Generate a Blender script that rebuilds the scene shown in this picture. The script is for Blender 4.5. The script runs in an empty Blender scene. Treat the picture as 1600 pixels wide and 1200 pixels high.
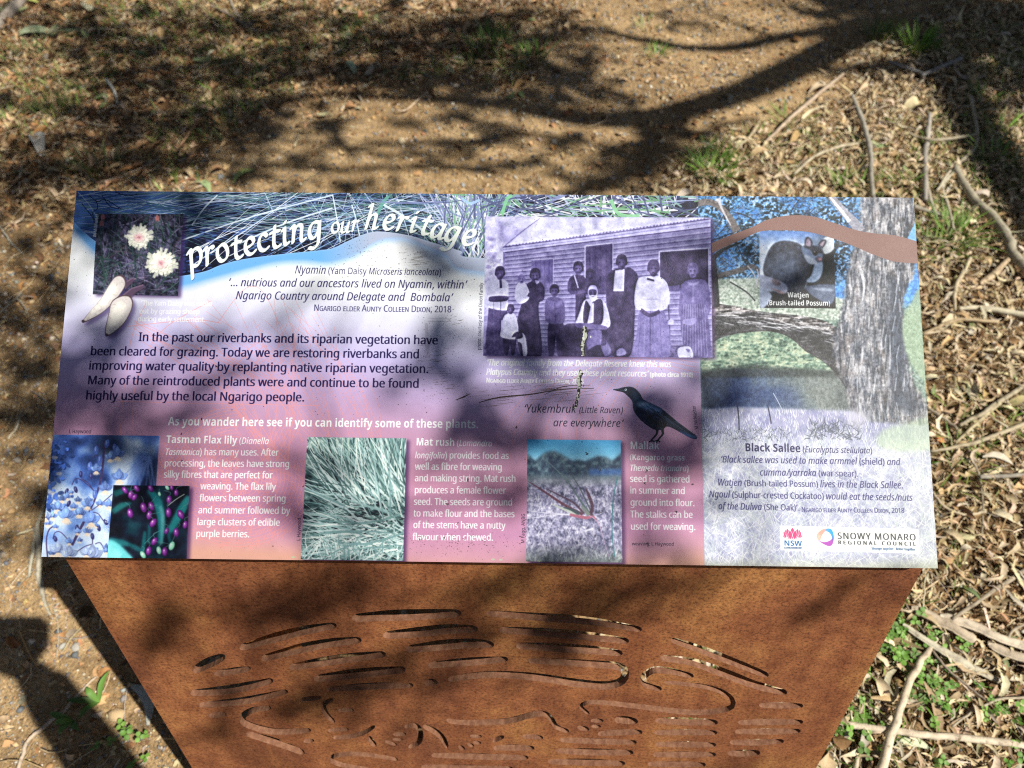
import bpy, bmesh, math, random
import numpy as np
from mathutils import Vector, Matrix, noise

random.seed(11)
SC = bpy.context.scene
COL = SC.collection

# ---------------------------------------------------------------- camera, light, exposure
F_PX = 1110.0                       # focal length in pixels of the 1600 x 1200 photograph
SHEET_W, SHEET_H, TILT = 1.0, 0.4295, math.radians(28.5)

def sheet_pose():
    """pose of the camera relative to the sign's sheet, from its four corners"""
    c = [(120, 298), (1428, 309), (1465, 888), (64, 870)]
    P = [(-.5, SHEET_H/2), (.5, SHEET_H/2), (.5, -SHEET_H/2), (-.5, -SHEET_H/2)]
    A = []
    for (x, y), (u, v) in zip(P, c):
        u, v = (u - 800)/F_PX, (600 - v)/F_PX
        A.append([x, y, 1, 0, 0, 0, -u*x, -u*y, -u]); A.append([0, 0, 0, x, y, 1, -v*x, -v*y, -v])
    h = np.linalg.svd(np.array(A))[2][-1].reshape(3, 3)
    if h[2, 2] < 0: h = -h
    s = 2/(np.linalg.norm(h[:, 0]) + np.linalg.norm(h[:, 1])); h = h*s
    a = h[:, 0]/np.linalg.norm(h[:, 0]); b = h[:, 1] - a*(a @ h[:, 1]); b /= np.linalg.norm(b)
    R = np.c_[a, b, np.cross(a, b)]; t = h[:, 2]      # right, up, forward
    return R, t
_R, _t = sheet_pose()
EX = np.array([1, 0, 0.]); EY = np.array([0, math.cos(TILT), math.sin(TILT)]); EZ = np.array([0, -math.sin(TILT), math.cos(TILT)])
_W = np.c_[EX, EY, -EZ]                               # sheet axes in the world (third: away from the viewer)
CAM_R = _W @ _R.T                                     # columns: right, up, forward of the camera
_rel = CAM_R @ _t
CAM_H = 1.469
CAM_P = np.array([0, 0, CAM_H]); SHEET_C = CAM_P + _rel
RIGHT, UP, FWD = CAM_R[:, 0], CAM_R[:, 1], CAM_R[:, 2]

cam = bpy.data.cameras.new('camera'); cam_ob = bpy.data.objects.new('camera', cam); COL.objects.link(cam_ob)
cam.sensor_fit = 'HORIZONTAL'; cam.sensor_width = 36; cam.lens = 36*F_PX/1600; cam.clip_start = .004; cam.clip_end = 500
cam.dof.use_dof = True; cam.dof.focus_distance = float(np.linalg.norm(_rel)*.985); cam.dof.aperture_fstop = 5.2
M = np.eye(4); M[:3, 0], M[:3, 1], M[:3, 2], M[:3, 3] = RIGHT, UP, -FWD, CAM_P
cam_ob.matrix_world = Matrix(M.tolist()); SC.camera = cam_ob

SUN = np.array([.671, -.303, 1.0]); SUN /= np.linalg.norm(SUN)      # towards the sun
SUN_EL = math.asin(SUN[2]); SUN_AZ = math.atan2(SUN[0], SUN[1])
sun = bpy.data.lights.new('sun', 'SUN'); sun.energy = 5.0; sun.angle = math.radians(.53); sun.color = (1, .935, .81)
sun_ob = bpy.data.objects.new('sun', sun); COL.objects.link(sun_ob)
sun_ob.location = (6, -3, 9); sun_ob.rotation_euler = Vector(SUN.tolist()).to_track_quat('Z', 'Y').to_euler()
world = bpy.data.worlds.new('World'); SC.world = world; world.use_nodes = True
_n = world.node_tree.nodes; _n.clear()
_sky = _n.new('ShaderNodeTexSky'); _sky.sky_type = 'NISHITA'; _sky.sun_disc = False
_sky.sun_elevation = SUN_EL; _sky.sun_rotation = SUN_AZ
_bg = _n.new('ShaderNodeBackground'); _bg.inputs['Strength'].default_value = .05
_out = _n.new('ShaderNodeOutputWorld')
world.node_tree.links.new(_sky.outputs[0], _bg.inputs[0]); world.node_tree.links.new(_bg.outputs[0], _out.inputs[0])
SC.view_settings.view_transform = 'Standard'; SC.view_settings.look = 'None'; SC.view_settings.exposure = 0.38; SC.view_settings.gamma = 1
SC.view_settings.use_curve_mapping = False
SC.render.engine = 'CYCLES'
SC.cycles.max_bounces = 6; SC.cycles.use_denoising = False; SC.cycles.filter_width = 1.1

def ray(px, py):
    d = (px - 800)/F_PX*RIGHT + (600 - py)/F_PX*UP + FWD
    return d
def on_plane(px, py, p0, n):
    d = ray(px, py); return CAM_P + d*(((np.asarray(p0) - CAM_P) @ n)/(d @ n))
def on_ground(px, py, z=0.0):
    d = ray(px, py); return CAM_P + d*((z - CAM_P[2])/d[2])
def on_sheet(px, py): return on_plane(px, py, SHEET_C, EZ)

# ---------------------------------------------------------------- helpers
def link(name, me, mat=None, parent=None):
    o = bpy.data.objects.new(name, me); COL.objects.link(o)
    if mat is not None and hasattr(me, 'materials') and not me.materials: me.materials.append(mat)
    if parent is not None: o.parent = parent
    return o
def tag(o, label=None, category=None, group=None, kind=None):
    if label: o['label'] = label
    if category: o['category'] = category
    if group: o['group'] = group
    if kind: o['kind'] = kind
    return o
def empty(name, loc=(0, 0, 0)):
    o = bpy.data.objects.new(name, None); COL.objects.link(o); o.location = loc; o.empty_display_size = .05; return o
def mesh_np(name, V, faces, colors=None, smooth=True):
    """V (n,3); faces: (m,k) array or list of such arrays; colors (n,3) -> point colour attribute"""
    me = bpy.data.meshes.new(name)
    fl = faces if isinstance(faces, list) else [faces]
    fl = [np.asarray(f, np.int32) for f in fl if len(f)]
    me.vertices.add(len(V)); me.vertices.foreach_set('co', np.asarray(V, np.float32).ravel())
    nl = sum(f.size for f in fl); npoly = sum(len(f) for f in fl)
    me.loops.add(nl); me.loops.foreach_set('vertex_index', np.concatenate([f.ravel() for f in fl]))
    me.polygons.add(npoly)
    tot = np.concatenate([np.full(len(f), f.shape[1]) for f in fl]); st = np.r_[0, np.cumsum(tot)[:-1]]
    me.polygons.foreach_set('loop_start', st.astype(np.int32))
    if smooth: me.polygons.foreach_set('use_smooth', np.ones(npoly, bool))
    if colors is not None:
        a = me.color_attributes.new('tint', 'FLOAT_COLOR', 'POINT')
        a.data.foreach_set('color', np.c_[np.asarray(colors, np.float32), np.ones(len(V), np.float32)].ravel())
    me.update(calc_edges=True); me.validate(); return me

class Mesh:
    """collects pieces into one mesh"""
    def __init__(s): s.V, s.F3, s.F4, s.C, s.n = [], [], [], [], 0
    def add(s, V, F, c=None):
        V = np.asarray(V, float); F = np.asarray(F, int)
        (s.F4 if F.shape[1] == 4 else s.F3).append(F + s.n); s.V.append(V)
        s.C.append(np.broadcast_to(np.asarray((.5, .5, .5) if c is None else c, float), (len(V), 3)) if np.ndim(c) < 2 else c); s.n += len(V)
    def build(s, name, smooth=True):
        f = []
        if s.F4: f.append(np.concatenate(s.F4))
        if s.F3: f.append(np.concatenate(s.F3))
        return mesh_np(name, np.concatenate(s.V), f, np.concatenate(s.C), smooth)

# node helpers
def material(name, rough=.7, spec=.3):
    m = bpy.data.materials.new(name); m.use_nodes = True
    b = m.node_tree.nodes['Principled BSDF']; b.inputs['Roughness'].default_value = rough; b.inputs['Specular IOR Level'].default_value = spec
    return m, m.node_tree.nodes, m.node_tree.links, b
def noise_node(N, L, scale, detail=4, rough=.55, vec=None):
    n = N.new('ShaderNodeTexNoise'); n.inputs['Scale'].default_value = scale; n.inputs['Detail'].default_value = detail; n.inputs['Roughness'].default_value = rough
    if vec is not None: L.new(vec, n.inputs['Vector'])
    return n
def ramp_node(N, L, fac, stops):
    r = N.new('ShaderNodeValToRGB'); e = r.color_ramp.elements
    e[0].position, e[0].color = stops[0][0], (*stops[0][1], 1); e[1].position, e[1].color = stops[-1][0], (*stops[-1][1], 1)
    for p, c in stops[1:-1]: k = e.new(p); k.color = (*c, 1)
    L.new(fac, r.inputs[0]); return r
def mix_node(N, L, fac, a, b, mode='MIX'):
    m = N.new('ShaderNodeMix'); m.data_type = 'RGBA'; m.blend_type = mode
    for v, i in ((fac, 0), (a, 6), (b, 7)):
        if hasattr(v, 'is_linked') or isinstance(v, bpy.types.NodeSocket): L.new(v, m.inputs[i])
        else: m.inputs[i].default_value = v if i == 0 else (*v, 1)
    return m.outputs[2]
def bump(N, L, b, h, strength, dist):
    k = N.new('ShaderNodeBump'); k.inputs['Strength'].default_value = strength; k.inputs['Distance'].default_value = dist
    L.new(h, k.inputs['Height']); L.new(k.outputs[0], b.inputs['Normal'])

# smooth value noise on the ground plane, for relief and patchiness
def vnoise(x, y, cell, seed=0):
    x = np.asarray(x, float)/cell; y = np.asarray(y, float)/cell
    ix, iy = np.floor(x).astype(np.int64), np.floor(y).astype(np.int64); fx, fy = x - ix, y - iy
    fx = fx*fx*(3 - 2*fx); fy = fy*fy*(3 - 2*fy)
    def h(a, b):
        v = (a*374761393 + b*668265263 + seed*362437) & 0xFFFFFFFF
        v = ((v ^ (v >> 13))*1274126177) & 0xFFFFFFFF
        return ((v ^ (v >> 16)) & 0xFFFF)/65535.0
    return (h(ix, iy)*(1-fx) + h(ix+1, iy)*fx)*(1-fy) + (h(ix, iy+1)*(1-fx) + h(ix+1, iy+1)*fx)*fy
def relief(x, y):
    return .05*(vnoise(x, y, 1.3, 1) - .5) + .022*(vnoise(x, y, .34, 2) - .5) + .009*(vnoise(x, y, .11, 3) - .5) + .005*(vnoise(x, y, .045, 4) - .5)
def gz(x, y): return float(relief(np.array([x]), np.array([y]))[0])
def gpt(px, py, lift=0.0):
    p = on_ground(px, py)
    for _ in range(2): p = on_ground(px, py, gz(p[0], p[1]) + lift)
    return p
# ---------------------------------------------------------------- ground, litter, sticks, grass
GR = np.random.default_rng(23)
def inside(poly, x, y):
    r = np.zeros(np.shape(x), bool); n = len(poly)
    for i in range(n):
        (x0, y0), (x1, y1) = poly[i], poly[(i+1) % n]
        c = ((y0 > y) != (y1 > y)); t = x0 + (y - y0)*(x1 - x0)/np.where(y1 == y0, 1e-9, y1 - y0)
        r ^= c & (x < t)
    return r
def edge_dist(poly, x, y):
    d = np.full(np.shape(x), 1e9); n = len(poly)
    for i in range(n):
        a, b = np.array(poly[i]), np.array(poly[(i+1) % n]); ab = b - a
        t = np.clip(((x - a[0])*ab[0] + (y - a[1])*ab[1])/(ab @ ab), 0, 1)
        d = np.minimum(d, np.hypot(x - a[0] - t*ab[0], y - a[1] - t*ab[1]))
    return d
def zone(poly, x, y, soft=.12):
    s = np.where(inside(poly, x, y), 1, -1)*edge_dist(poly, x, y) + .18*(vnoise(x, y, .22, 31) - .5) + .10*(vnoise(x, y, .07, 32) - .5)
    return np.clip(.5 + s/(2*soft), 0, 1)
_gp = lambda pts: [tuple(on_ground(*p)[:2]) for p in pts]
Z_RIGHT = _gp([(1000, 345), (1045, 270), (1130, 222), (1210, 205), (1290, 165), (1330, 118), (1420, 60), (1500, 5), (1540, -120), (1900, -150), (2400, 300), (2400, 1400), (1150, 1400), (1000, 900)])
Z_LEFT = _gp([(-700, -100), (850, -120), (850, 20), (830, 70), (790, 115), (640, 128), (480, 142), (390, 185), (320, 235), (300, 300), (150, 305), (90, 330), (-300, 345), (-700, 300)])
Z_WEED = _gp([(1320, 1040), (1370, 1000), (1440, 1030), (1500, 1090), (1600, 1070), (1700, 1100), (1700, 1190), (1480, 1150), (1330, 1125)])
Z_SHADE_HUMUS = _gp([(-300, 330), (110, 310), (112, 480), (100, 620), (30, 640), (-40, 700), (-300, 700)])  # humus soil; shade over this strip is put into its dark colour too

def build_ground():
    gx = np.r_[-60, -35, -20, -12, -8, -5.5, np.arange(-4, 4.001, .022), 5.5, 8, 12, 20, 35, 60]
    gy = np.r_[-60, -35, -20, -12, -8, -5, -3, -1.8, np.arange(-1, 5.2, .022), 6.5, 9, 13, 20, 35, 60]
    X, Y = np.meshgrid(gx, gy); x, y = X.ravel(), Y.ravel(); r = np.hypot(x, y - 2)
    z = relief(x, y) + .3*np.clip((r - 6)/20, 0, 1)*(vnoise(x, y, 9, 5) - .5)
    nx, ny = len(gx), len(gy); i = np.arange(nx*ny).reshape(ny, nx)
    F = np.stack([i[:-1, :-1], i[:-1, 1:], i[1:, 1:], i[1:, :-1]], -1).reshape(-1, 4)
    wr, wl, wh = zone(Z_RIGHT, x, y), zone(Z_LEFT, x, y, .2), zone(Z_SHADE_HUMUS, x, y, .25)
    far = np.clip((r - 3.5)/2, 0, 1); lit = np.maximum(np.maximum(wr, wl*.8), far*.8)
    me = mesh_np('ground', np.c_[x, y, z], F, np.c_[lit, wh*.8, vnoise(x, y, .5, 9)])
    m, N, L, b = material('sandy track soil', .95, .12); tc = N.new('ShaderNodeTexCoord'); O = tc.outputs['Object']
    at = N.new('ShaderNodeAttribute'); at.attribute_name = 'tint'; sp = N.new('ShaderNodeSeparateColor'); L.new(at.outputs[0], sp.inputs[0])
    n1 = noise_node(N, L, 3.2, 6, .6, O); n2 = noise_node(N, L, 28, 6, .65, O); n3 = noise_node(N, L, 190, 4, .6, O)
    sand = ramp_node(N, L, n1.outputs[0], [(.3, (.28, .19, .10)), (.5, (.41, .285, .155)), (.7, (.54, .395, .225))]).outputs[0]
    sand = mix_node(N, L, .8, sand, ramp_node(N, L, n2.outputs[0], [(.3, (.45, .42, .40)), (.5, (.95, .95, .95)), (.7, (1.3, 1.3, 1.3))]).outputs[0], 'MULTIPLY')
    sand = mix_node(N, L, .7, sand, ramp_node(N, L, n3.outputs[0], [(.34, (.5, .48, .46)), (.5, (1, 1, 1)), (.68, (1.35, 1.32, 1.28))]).outputs[0], 'MULTIPLY')  # low grains darkened: shade of the tiny hollows put into the sand colour
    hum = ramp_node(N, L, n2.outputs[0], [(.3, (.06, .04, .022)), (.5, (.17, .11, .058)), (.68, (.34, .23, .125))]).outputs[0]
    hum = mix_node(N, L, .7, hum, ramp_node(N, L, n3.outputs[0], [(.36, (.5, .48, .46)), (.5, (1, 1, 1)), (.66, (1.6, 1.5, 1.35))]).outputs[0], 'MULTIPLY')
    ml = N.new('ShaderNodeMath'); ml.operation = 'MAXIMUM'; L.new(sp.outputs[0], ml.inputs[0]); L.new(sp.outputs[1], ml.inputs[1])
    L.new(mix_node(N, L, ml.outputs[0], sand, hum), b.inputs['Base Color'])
    ad = N.new('ShaderNodeMath'); ad.operation = 'MULTIPLY_ADD'; ad.inputs[1].default_value = .5; L.new(n3.outputs[0], ad.inputs[0]); L.new(n2.outputs[0], ad.inputs[2])
    bump(N, L, b, ad.outputs[0], .9, .012)
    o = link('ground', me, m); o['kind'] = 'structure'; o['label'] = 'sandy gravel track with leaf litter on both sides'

def tint_material(name, rough=.8, spec=.2, grain=.35, scale=160):
    m, N, L, b = material(name, rough, spec); at = N.new('ShaderNodeAttribute'); at.attribute_name = 'tint'
    tc = N.new('ShaderNodeTexCoord'); n = noise_node(N, L, scale, 4, .65, tc.outputs['Object']); oi = N.new('ShaderNodeObjectInfo')
    r = ramp_node(N, L, n.outputs[0], [(.3, (.6, .58, .55)), (.5, (1, 1, 1)), (.7, (1.25, 1.22, 1.18))]).outputs[0]
    c = mix_node(N, L, grain*2, at.outputs[0], r, 'MULTIPLY')
    v = N.new('ShaderNodeMapRange'); v.inputs[3].default_value = .78; v.inputs[4].default_value = 1.2; L.new(oi.outputs['Random'], v.inputs[0])
    h = N.new('ShaderNodeHueSaturation'); L.new(v.outputs[0], h.inputs['Value']); L.new(c, h.inputs['Color']); L.new(h.outputs[0], b.inputs['Base Color'])
    bump(N, L, b, n.outputs[0], .4, .002); return m

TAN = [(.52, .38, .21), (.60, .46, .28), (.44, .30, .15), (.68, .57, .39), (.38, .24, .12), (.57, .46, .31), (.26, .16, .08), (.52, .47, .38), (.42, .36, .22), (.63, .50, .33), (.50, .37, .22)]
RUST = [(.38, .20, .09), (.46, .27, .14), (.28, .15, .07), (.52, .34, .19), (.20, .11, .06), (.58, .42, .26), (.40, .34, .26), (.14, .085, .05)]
GREEN = [(.20, .26, .12), (.26, .31, .17), (.16, .21, .12), (.33, .36, .20)]

def rotations(n, tilt, r=GR):
    a = r.uniform(0, 2*math.pi, n); t = r.normal(0, tilt, n); u = r.normal(0, tilt, n)
    ca, sa, ct, st, cu, su = np.cos(a), np.sin(a), np.cos(t), np.sin(t), np.cos(u), np.sin(u); z = np.zeros(n); o = np.ones(n)
    A = np.stack([ca, -sa, z, sa, ca, z, z, z, o], -1).reshape(n, 3, 3); B = np.stack([ct, z, st, z, o, z, -st, z, ct], -1).reshape(n, 3, 3); C = np.stack([o, z, z, z, cu, -su, z, su, cu], -1).reshape(n, 3, 3)
    return A @ B @ C
def leaf_form(curl=.2, cup=.25, wav=.0, sickle=.12, nl=6, wd=.16, blunt=.0):
    """lance-shaped leaf of length 1 along x: (verts, quads)"""
    t = np.linspace(0, 1, nl + 1); w = wd*(np.sin(np.pi*np.clip(t*.92 + .04 + blunt*.5*(1 - t), 0, 1))**.8)
    V = []
    for i, ti in enumerate(t):
        for s in (-1, 0, 1):
            V.append((ti - .5, s*w[i] + sickle*math.sin(math.pi*ti) - sickle*.5, -curl*(ti - .5)**2*2 + cup*abs(s)*w[i] + wav*math.sin(9*ti + s) + curl*.1))
    F = [(i*3 + j, (i+1)*3 + j, (i+1)*3 + j + 1, i*3 + j + 1) for i in range(nl) for j in (0, 1)]
    return np.array(V), np.array(F)
LEAVES = [leaf_form(.25, .3, .01, .1), leaf_form(.7, .5, .02, .15, wd=.13), leaf_form(-.5, .6, .03, .08, wd=.18), leaf_form(.15, -.3, .02, .2, wd=.12), leaf_form(1.1, .7, .03, .05, wd=.2), leaf_form(.4, .9, .02, .16, wd=.15)]
BITS = [leaf_form(.8, .8, .05, .1, 3, .28, .6), leaf_form(-.6, 1.0, .06, .1, 3, .22, .8), leaf_form(1.6, .6, .03, .0, 4, .25, .5), leaf_form(.3, 1.2, .04, .2, 3, .18, .7), leaf_form(.2, .4, .02, .1, 3, .34, .9)]
STRAW = [leaf_form(.15, .3, .0, .1, 3, .035), leaf_form(.5, .4, .0, .25, 3, .045), leaf_form(-.3, .4, .0, -.2, 3, .08), leaf_form(.9, .5, .02, .1, 4, .10)]
PALE = [(.64, .53, .36), (.56, .45, .29), (.70, .61, .45), (.50, .39, .24), (.44, .33, .20), (.60, .52, .40), (.36, .27, .16)]
def scatter(M, forms, x, y, size, lift, tilt, pal, jit=.12, r=GR, squash=None):
    n = len(x); k = r.integers(0, len(forms), n); R = rotations(n, tilt, r); z = relief(x, y) + lift
    C = np.array(pal)[r.integers(0, len(pal), n)]*np.exp(r.normal(0, jit, (n, 1)))*np.exp(r.normal(0, .04, (n, 3)))
    for i, (V, F) in enumerate(forms):
        s = k == i; m = s.sum()
        if not m: continue
        P = np.einsum('nij,vj->nvi', R[s], V)*size[s][:, None, None] + np.c_[x[s], y[s], z[s]][:, None]
        M.add(P.reshape(-1, 3), (F[None] + (np.arange(m)*len(V))[:, None, None]).reshape(-1, F.shape[1]), np.repeat(np.clip(C[s], 0, 1), len(V), 0))
def sample(n, weight, box=(-2.9, 2.9, -.4, 4.4), r=GR):
    x, y = r.uniform(box[0], box[1], n*6), r.uniform(box[2], box[3], n*6); k = r.random(n*6) < weight(x, y)
    return x[k][:n], y[k][:n]
ICO = None
def pebble_forms():
    bm = bmesh.new(); bmesh.ops.create_icosphere(bm, subdivisions=1, radius=.5); V = np.array([v.co[:] for v in bm.verts]); F = np.array([[v.index for v in f.verts] for f in bm.faces]); bm.free()
    out = []
    for k in range(7):
        r = np.random.default_rng(k); out.append(((V*(1 + r.normal(0, .13, (len(V), 1))))*(1, r.uniform(.65, .95), r.uniform(.45, .75)), F))
    return out
def tube(pts, rad, sides=7, rough=.0, r=GR):
    p = np.asarray(pts, float); n = len(p); d = np.gradient(p, axis=0); d /= np.linalg.norm(d, axis=1)[:, None] + 1e-9
    ref = np.array([0, 0, 1.]) if abs(d[:, 2]).mean() < .8 else np.array([1., 0, 0]); a = np.cross(d, ref); a /= np.linalg.norm(a, axis=1)[:, None] + 1e-9; b = np.cross(a, d)
    rr = np.interp(np.linspace(0, 1, n), np.linspace(0, 1, np.size(rad)), np.atleast_1d(rad)); t = np.linspace(0, 2*math.pi, sides, endpoint=False)
    k = rr[:, None]*(1 + r.normal(0, rough, (n, sides)))
    V = p[:, None] + a[:, None]*(k*np.cos(t))[..., None] + b[:, None]*(k*np.sin(t))[..., None]
    i = np.arange(n*sides).reshape(n, sides); j = np.roll(i, -1, 1)
    F = np.stack([i[:-1], j[:-1], j[1:], i[1:]], -1).reshape(-1, 4)
    V = np.r_[V.reshape(-1, 3), p[:1], p[-1:]]; c0, c1 = n*sides, n*sides + 1
    caps = np.r_[np.c_[j[0], i[0], np.full(sides, c0)], np.c_[i[-1], j[-1], np.full(sides, c1)]]
    return V, F, caps

def build_litter():
    WR = lambda x, y: zone(Z_RIGHT, x, y); WL = lambda x, y: zone(Z_LEFT, x, y, .2)
    bare = lambda x, y: 1 - np.maximum(WR(x, y), WL(x, y)*.85)
    mat = tint_material('dry litter', .85, .18); stone = tint_material('gravel', .8, .3, .45, 240)
    # gravel on the track
    M_ = Mesh(); PF = pebble_forms(); GP = [(.54, .37, .18), (.48, .31, .14), (.34, .32, .29), (.62, .48, .29), (.20, .21, .23), (.16, .17, .19), (.30, .32, .33), (.56, .49, .40), (.38, .25, .12), (.70, .61, .47), (.34, .19, .09)]
    OC = [(np.array([(1, 0, 0), (-1, 0, 0), (0, .8, 0), (0, -.8, 0), (0, 0, .6), (0, 0, -.6)])*.5*(1 + np.random.default_rng(k).normal(0, .2, (6, 1))), np.array([(0, 2, 4), (2, 1, 4), (1, 3, 4), (3, 0, 4), (2, 0, 5), (1, 2, 5), (3, 1, 5), (0, 3, 5)])) for k in range(9)]
    x, y = sample(120000, lambda x, y: np.clip(.05 + bare(x, y)*(.35 + .35*(x < -.4)*(y < 1.5) + 1.3*np.clip(vnoise(x, y, .4, 41) - .3, 0, 1)), 0, 1), (-2.3, 1.9, -.3, 3.6)); s = np.exp(GR.normal(math.log(.0052), .36, len(x)))*(1 + .12*np.maximum(y - 1, 0))
    scatter(M_, OC, x, y, s, s*.1, .5, GP, .22)
    x, y = sample(4200, lambda x, y: .1 + .7*bare(x, y)*vnoise(x, y, .3, 42), (-2.3, 1.9, -.3, 3.6)); s = GR.uniform(.010, .019, len(x)); scatter(M_, PF, x, y, s, s*.12, .4, GP, .2)
    tag(link('gravel', M_.build('gravel'), stone), 'fine loose gravel spread over the sandy track', 'gravel', kind='stuff')
    # litter: bits and leaves
    M_ = Mesh()
    x, y = sample(32000, WR, (-.3, 3.2, -.5, 4.4)); scatter(M_, BITS, x, y, np.exp(GR.normal(math.log(.0122), .42, len(x))), GR.uniform(.0, .018, len(x)), .42, TAN + PALE[:3])
    x, y = sample(27000, WR, (-.3, 3.2, -.5, 4.4)); scatter(M_, STRAW, x, y, np.exp(GR.normal(math.log(.032), .4, len(x))), GR.uniform(.004, .026, len(x)), .28, PALE)
    x, y = sample(2500, WR, (-.3, 3.2, -.5, 4.4)); scatter(M_, LEAVES, x, y, np.exp(GR.normal(math.log(.031), .32, len(x))), GR.uniform(.002, .028, len(x)), .4, TAN + GREEN[:1])
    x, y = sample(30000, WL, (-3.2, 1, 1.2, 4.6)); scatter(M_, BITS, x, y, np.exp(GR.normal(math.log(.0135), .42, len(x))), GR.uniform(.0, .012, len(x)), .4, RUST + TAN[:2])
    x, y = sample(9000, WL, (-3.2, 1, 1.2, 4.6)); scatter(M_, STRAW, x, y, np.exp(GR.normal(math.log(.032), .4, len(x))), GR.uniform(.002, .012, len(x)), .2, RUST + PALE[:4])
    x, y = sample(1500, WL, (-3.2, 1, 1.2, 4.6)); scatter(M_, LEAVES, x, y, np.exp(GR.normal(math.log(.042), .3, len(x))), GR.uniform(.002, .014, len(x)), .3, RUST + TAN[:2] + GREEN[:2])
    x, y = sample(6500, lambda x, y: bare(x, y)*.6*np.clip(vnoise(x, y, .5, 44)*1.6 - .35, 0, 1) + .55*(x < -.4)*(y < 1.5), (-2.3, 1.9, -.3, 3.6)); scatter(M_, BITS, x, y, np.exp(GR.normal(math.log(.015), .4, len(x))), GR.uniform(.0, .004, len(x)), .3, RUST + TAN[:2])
    tag(link('leaf_litter', M_.build('leaf litter'), mat), 'deep mat of small dry leaf and bark bits', 'leaf litter', kind='stuff')
    # fine twigs
    M_ = Mesh(); x, y = sample(11500, lambda x, y: np.clip(WR(x, y) + .8*WL(x, y) + .07 + .25*(x < -.4)*(y < 1.5), 0, 1))
    for a, b in zip(x, y):
        th = GR.uniform(0, 2*math.pi); l = GR.uniform(.025, .12); rr = GR.uniform(.0006, .0018); n = 4; bend = GR.normal(0, .35); t = np.linspace(-.5, .5, n)
        px_, py_ = a + l*t*math.cos(th) - bend*l*t*t*math.sin(th), b + l*t*math.sin(th) + bend*l*t*t*math.cos(th)
        h = GR.uniform(.001, .018); tl = GR.normal(0, .08)
        V, F, c = tube(np.c_[px_, py_, relief(px_, py_) + h + t*l*tl], [rr, rr*.6], 4); col = np.array(TAN[GR.integers(0, 11)] if GR.random() < .75 else (.36, .32, .28))*GR.uniform(.6, 1.2)
        M_.add(V, F, col)
    tag(link('twig_litter', M_.build('twig litter'), mat), 'thin broken twigs mixed through the leaf litter', 'twig litter', kind='stuff')

    # single leaves that can be told from the mat
    proto = {}
    def leaf_mesh(k, col, key):
        if key not in proto:
            V, F = LEAVES[k]; up = np.r_[V, V - (0, 0, .012)]; n = len(V); Fb = F[:, ::-1] + n
            proto[key] = mesh_np('leaf', up, np.r_[F, Fb], np.broadcast_to(col, (2*n, 3)) * (1 + .15*np.sin(np.arange(2*n))[:, None]))
        return proto[key]
    def put_leaf(x, y, L, rot, k, col, key, lift=.012, tilt=.25):
        o = link('fallen_leaf', leaf_mesh(k, col, key), leafm); o.location = (x, y, gz(x, y) + lift); o.rotation_euler = (GR.normal(0, tilt), GR.normal(0, tilt), rot); o.scale = (L, L, L); return o
    leafm = tint_material('leaf blade', .6, .35, .25, 30)
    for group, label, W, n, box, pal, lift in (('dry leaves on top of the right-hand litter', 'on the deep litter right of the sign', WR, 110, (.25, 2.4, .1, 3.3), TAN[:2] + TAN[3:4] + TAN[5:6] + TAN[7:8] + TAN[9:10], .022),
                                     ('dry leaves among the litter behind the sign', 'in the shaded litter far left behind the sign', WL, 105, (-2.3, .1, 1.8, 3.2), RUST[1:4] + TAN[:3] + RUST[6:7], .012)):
        x, y = sample(n, W, box)
        for a, b in zip(x, y):
            i = GR.integers(0, len(pal)); k = int(GR.integers(0, 6))
            lum = pal[i][0]; red = pal[i][0]/pal[i][2]
            hue = ('pale straw' if lum > .58 else 'grey-tan' if red < 1.7 else 'light tan' if lum > .5 else 'tan' if lum > .42 else 'rusty brown' if red > 3 else 'dark brown')
            form = ('flat sickle-shaped', 'curled narrow', 'upturned boat-shaped', 'long slender', 'tightly curled broad', 'folded')[k]
            tag(put_leaf(a, b, GR.uniform(.04, .075), GR.uniform(0, 6.28), k, pal[i], (group, i, k), lift), form + ' ' + hue + ' dry leaf ' + label, 'leaf', group)
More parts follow.
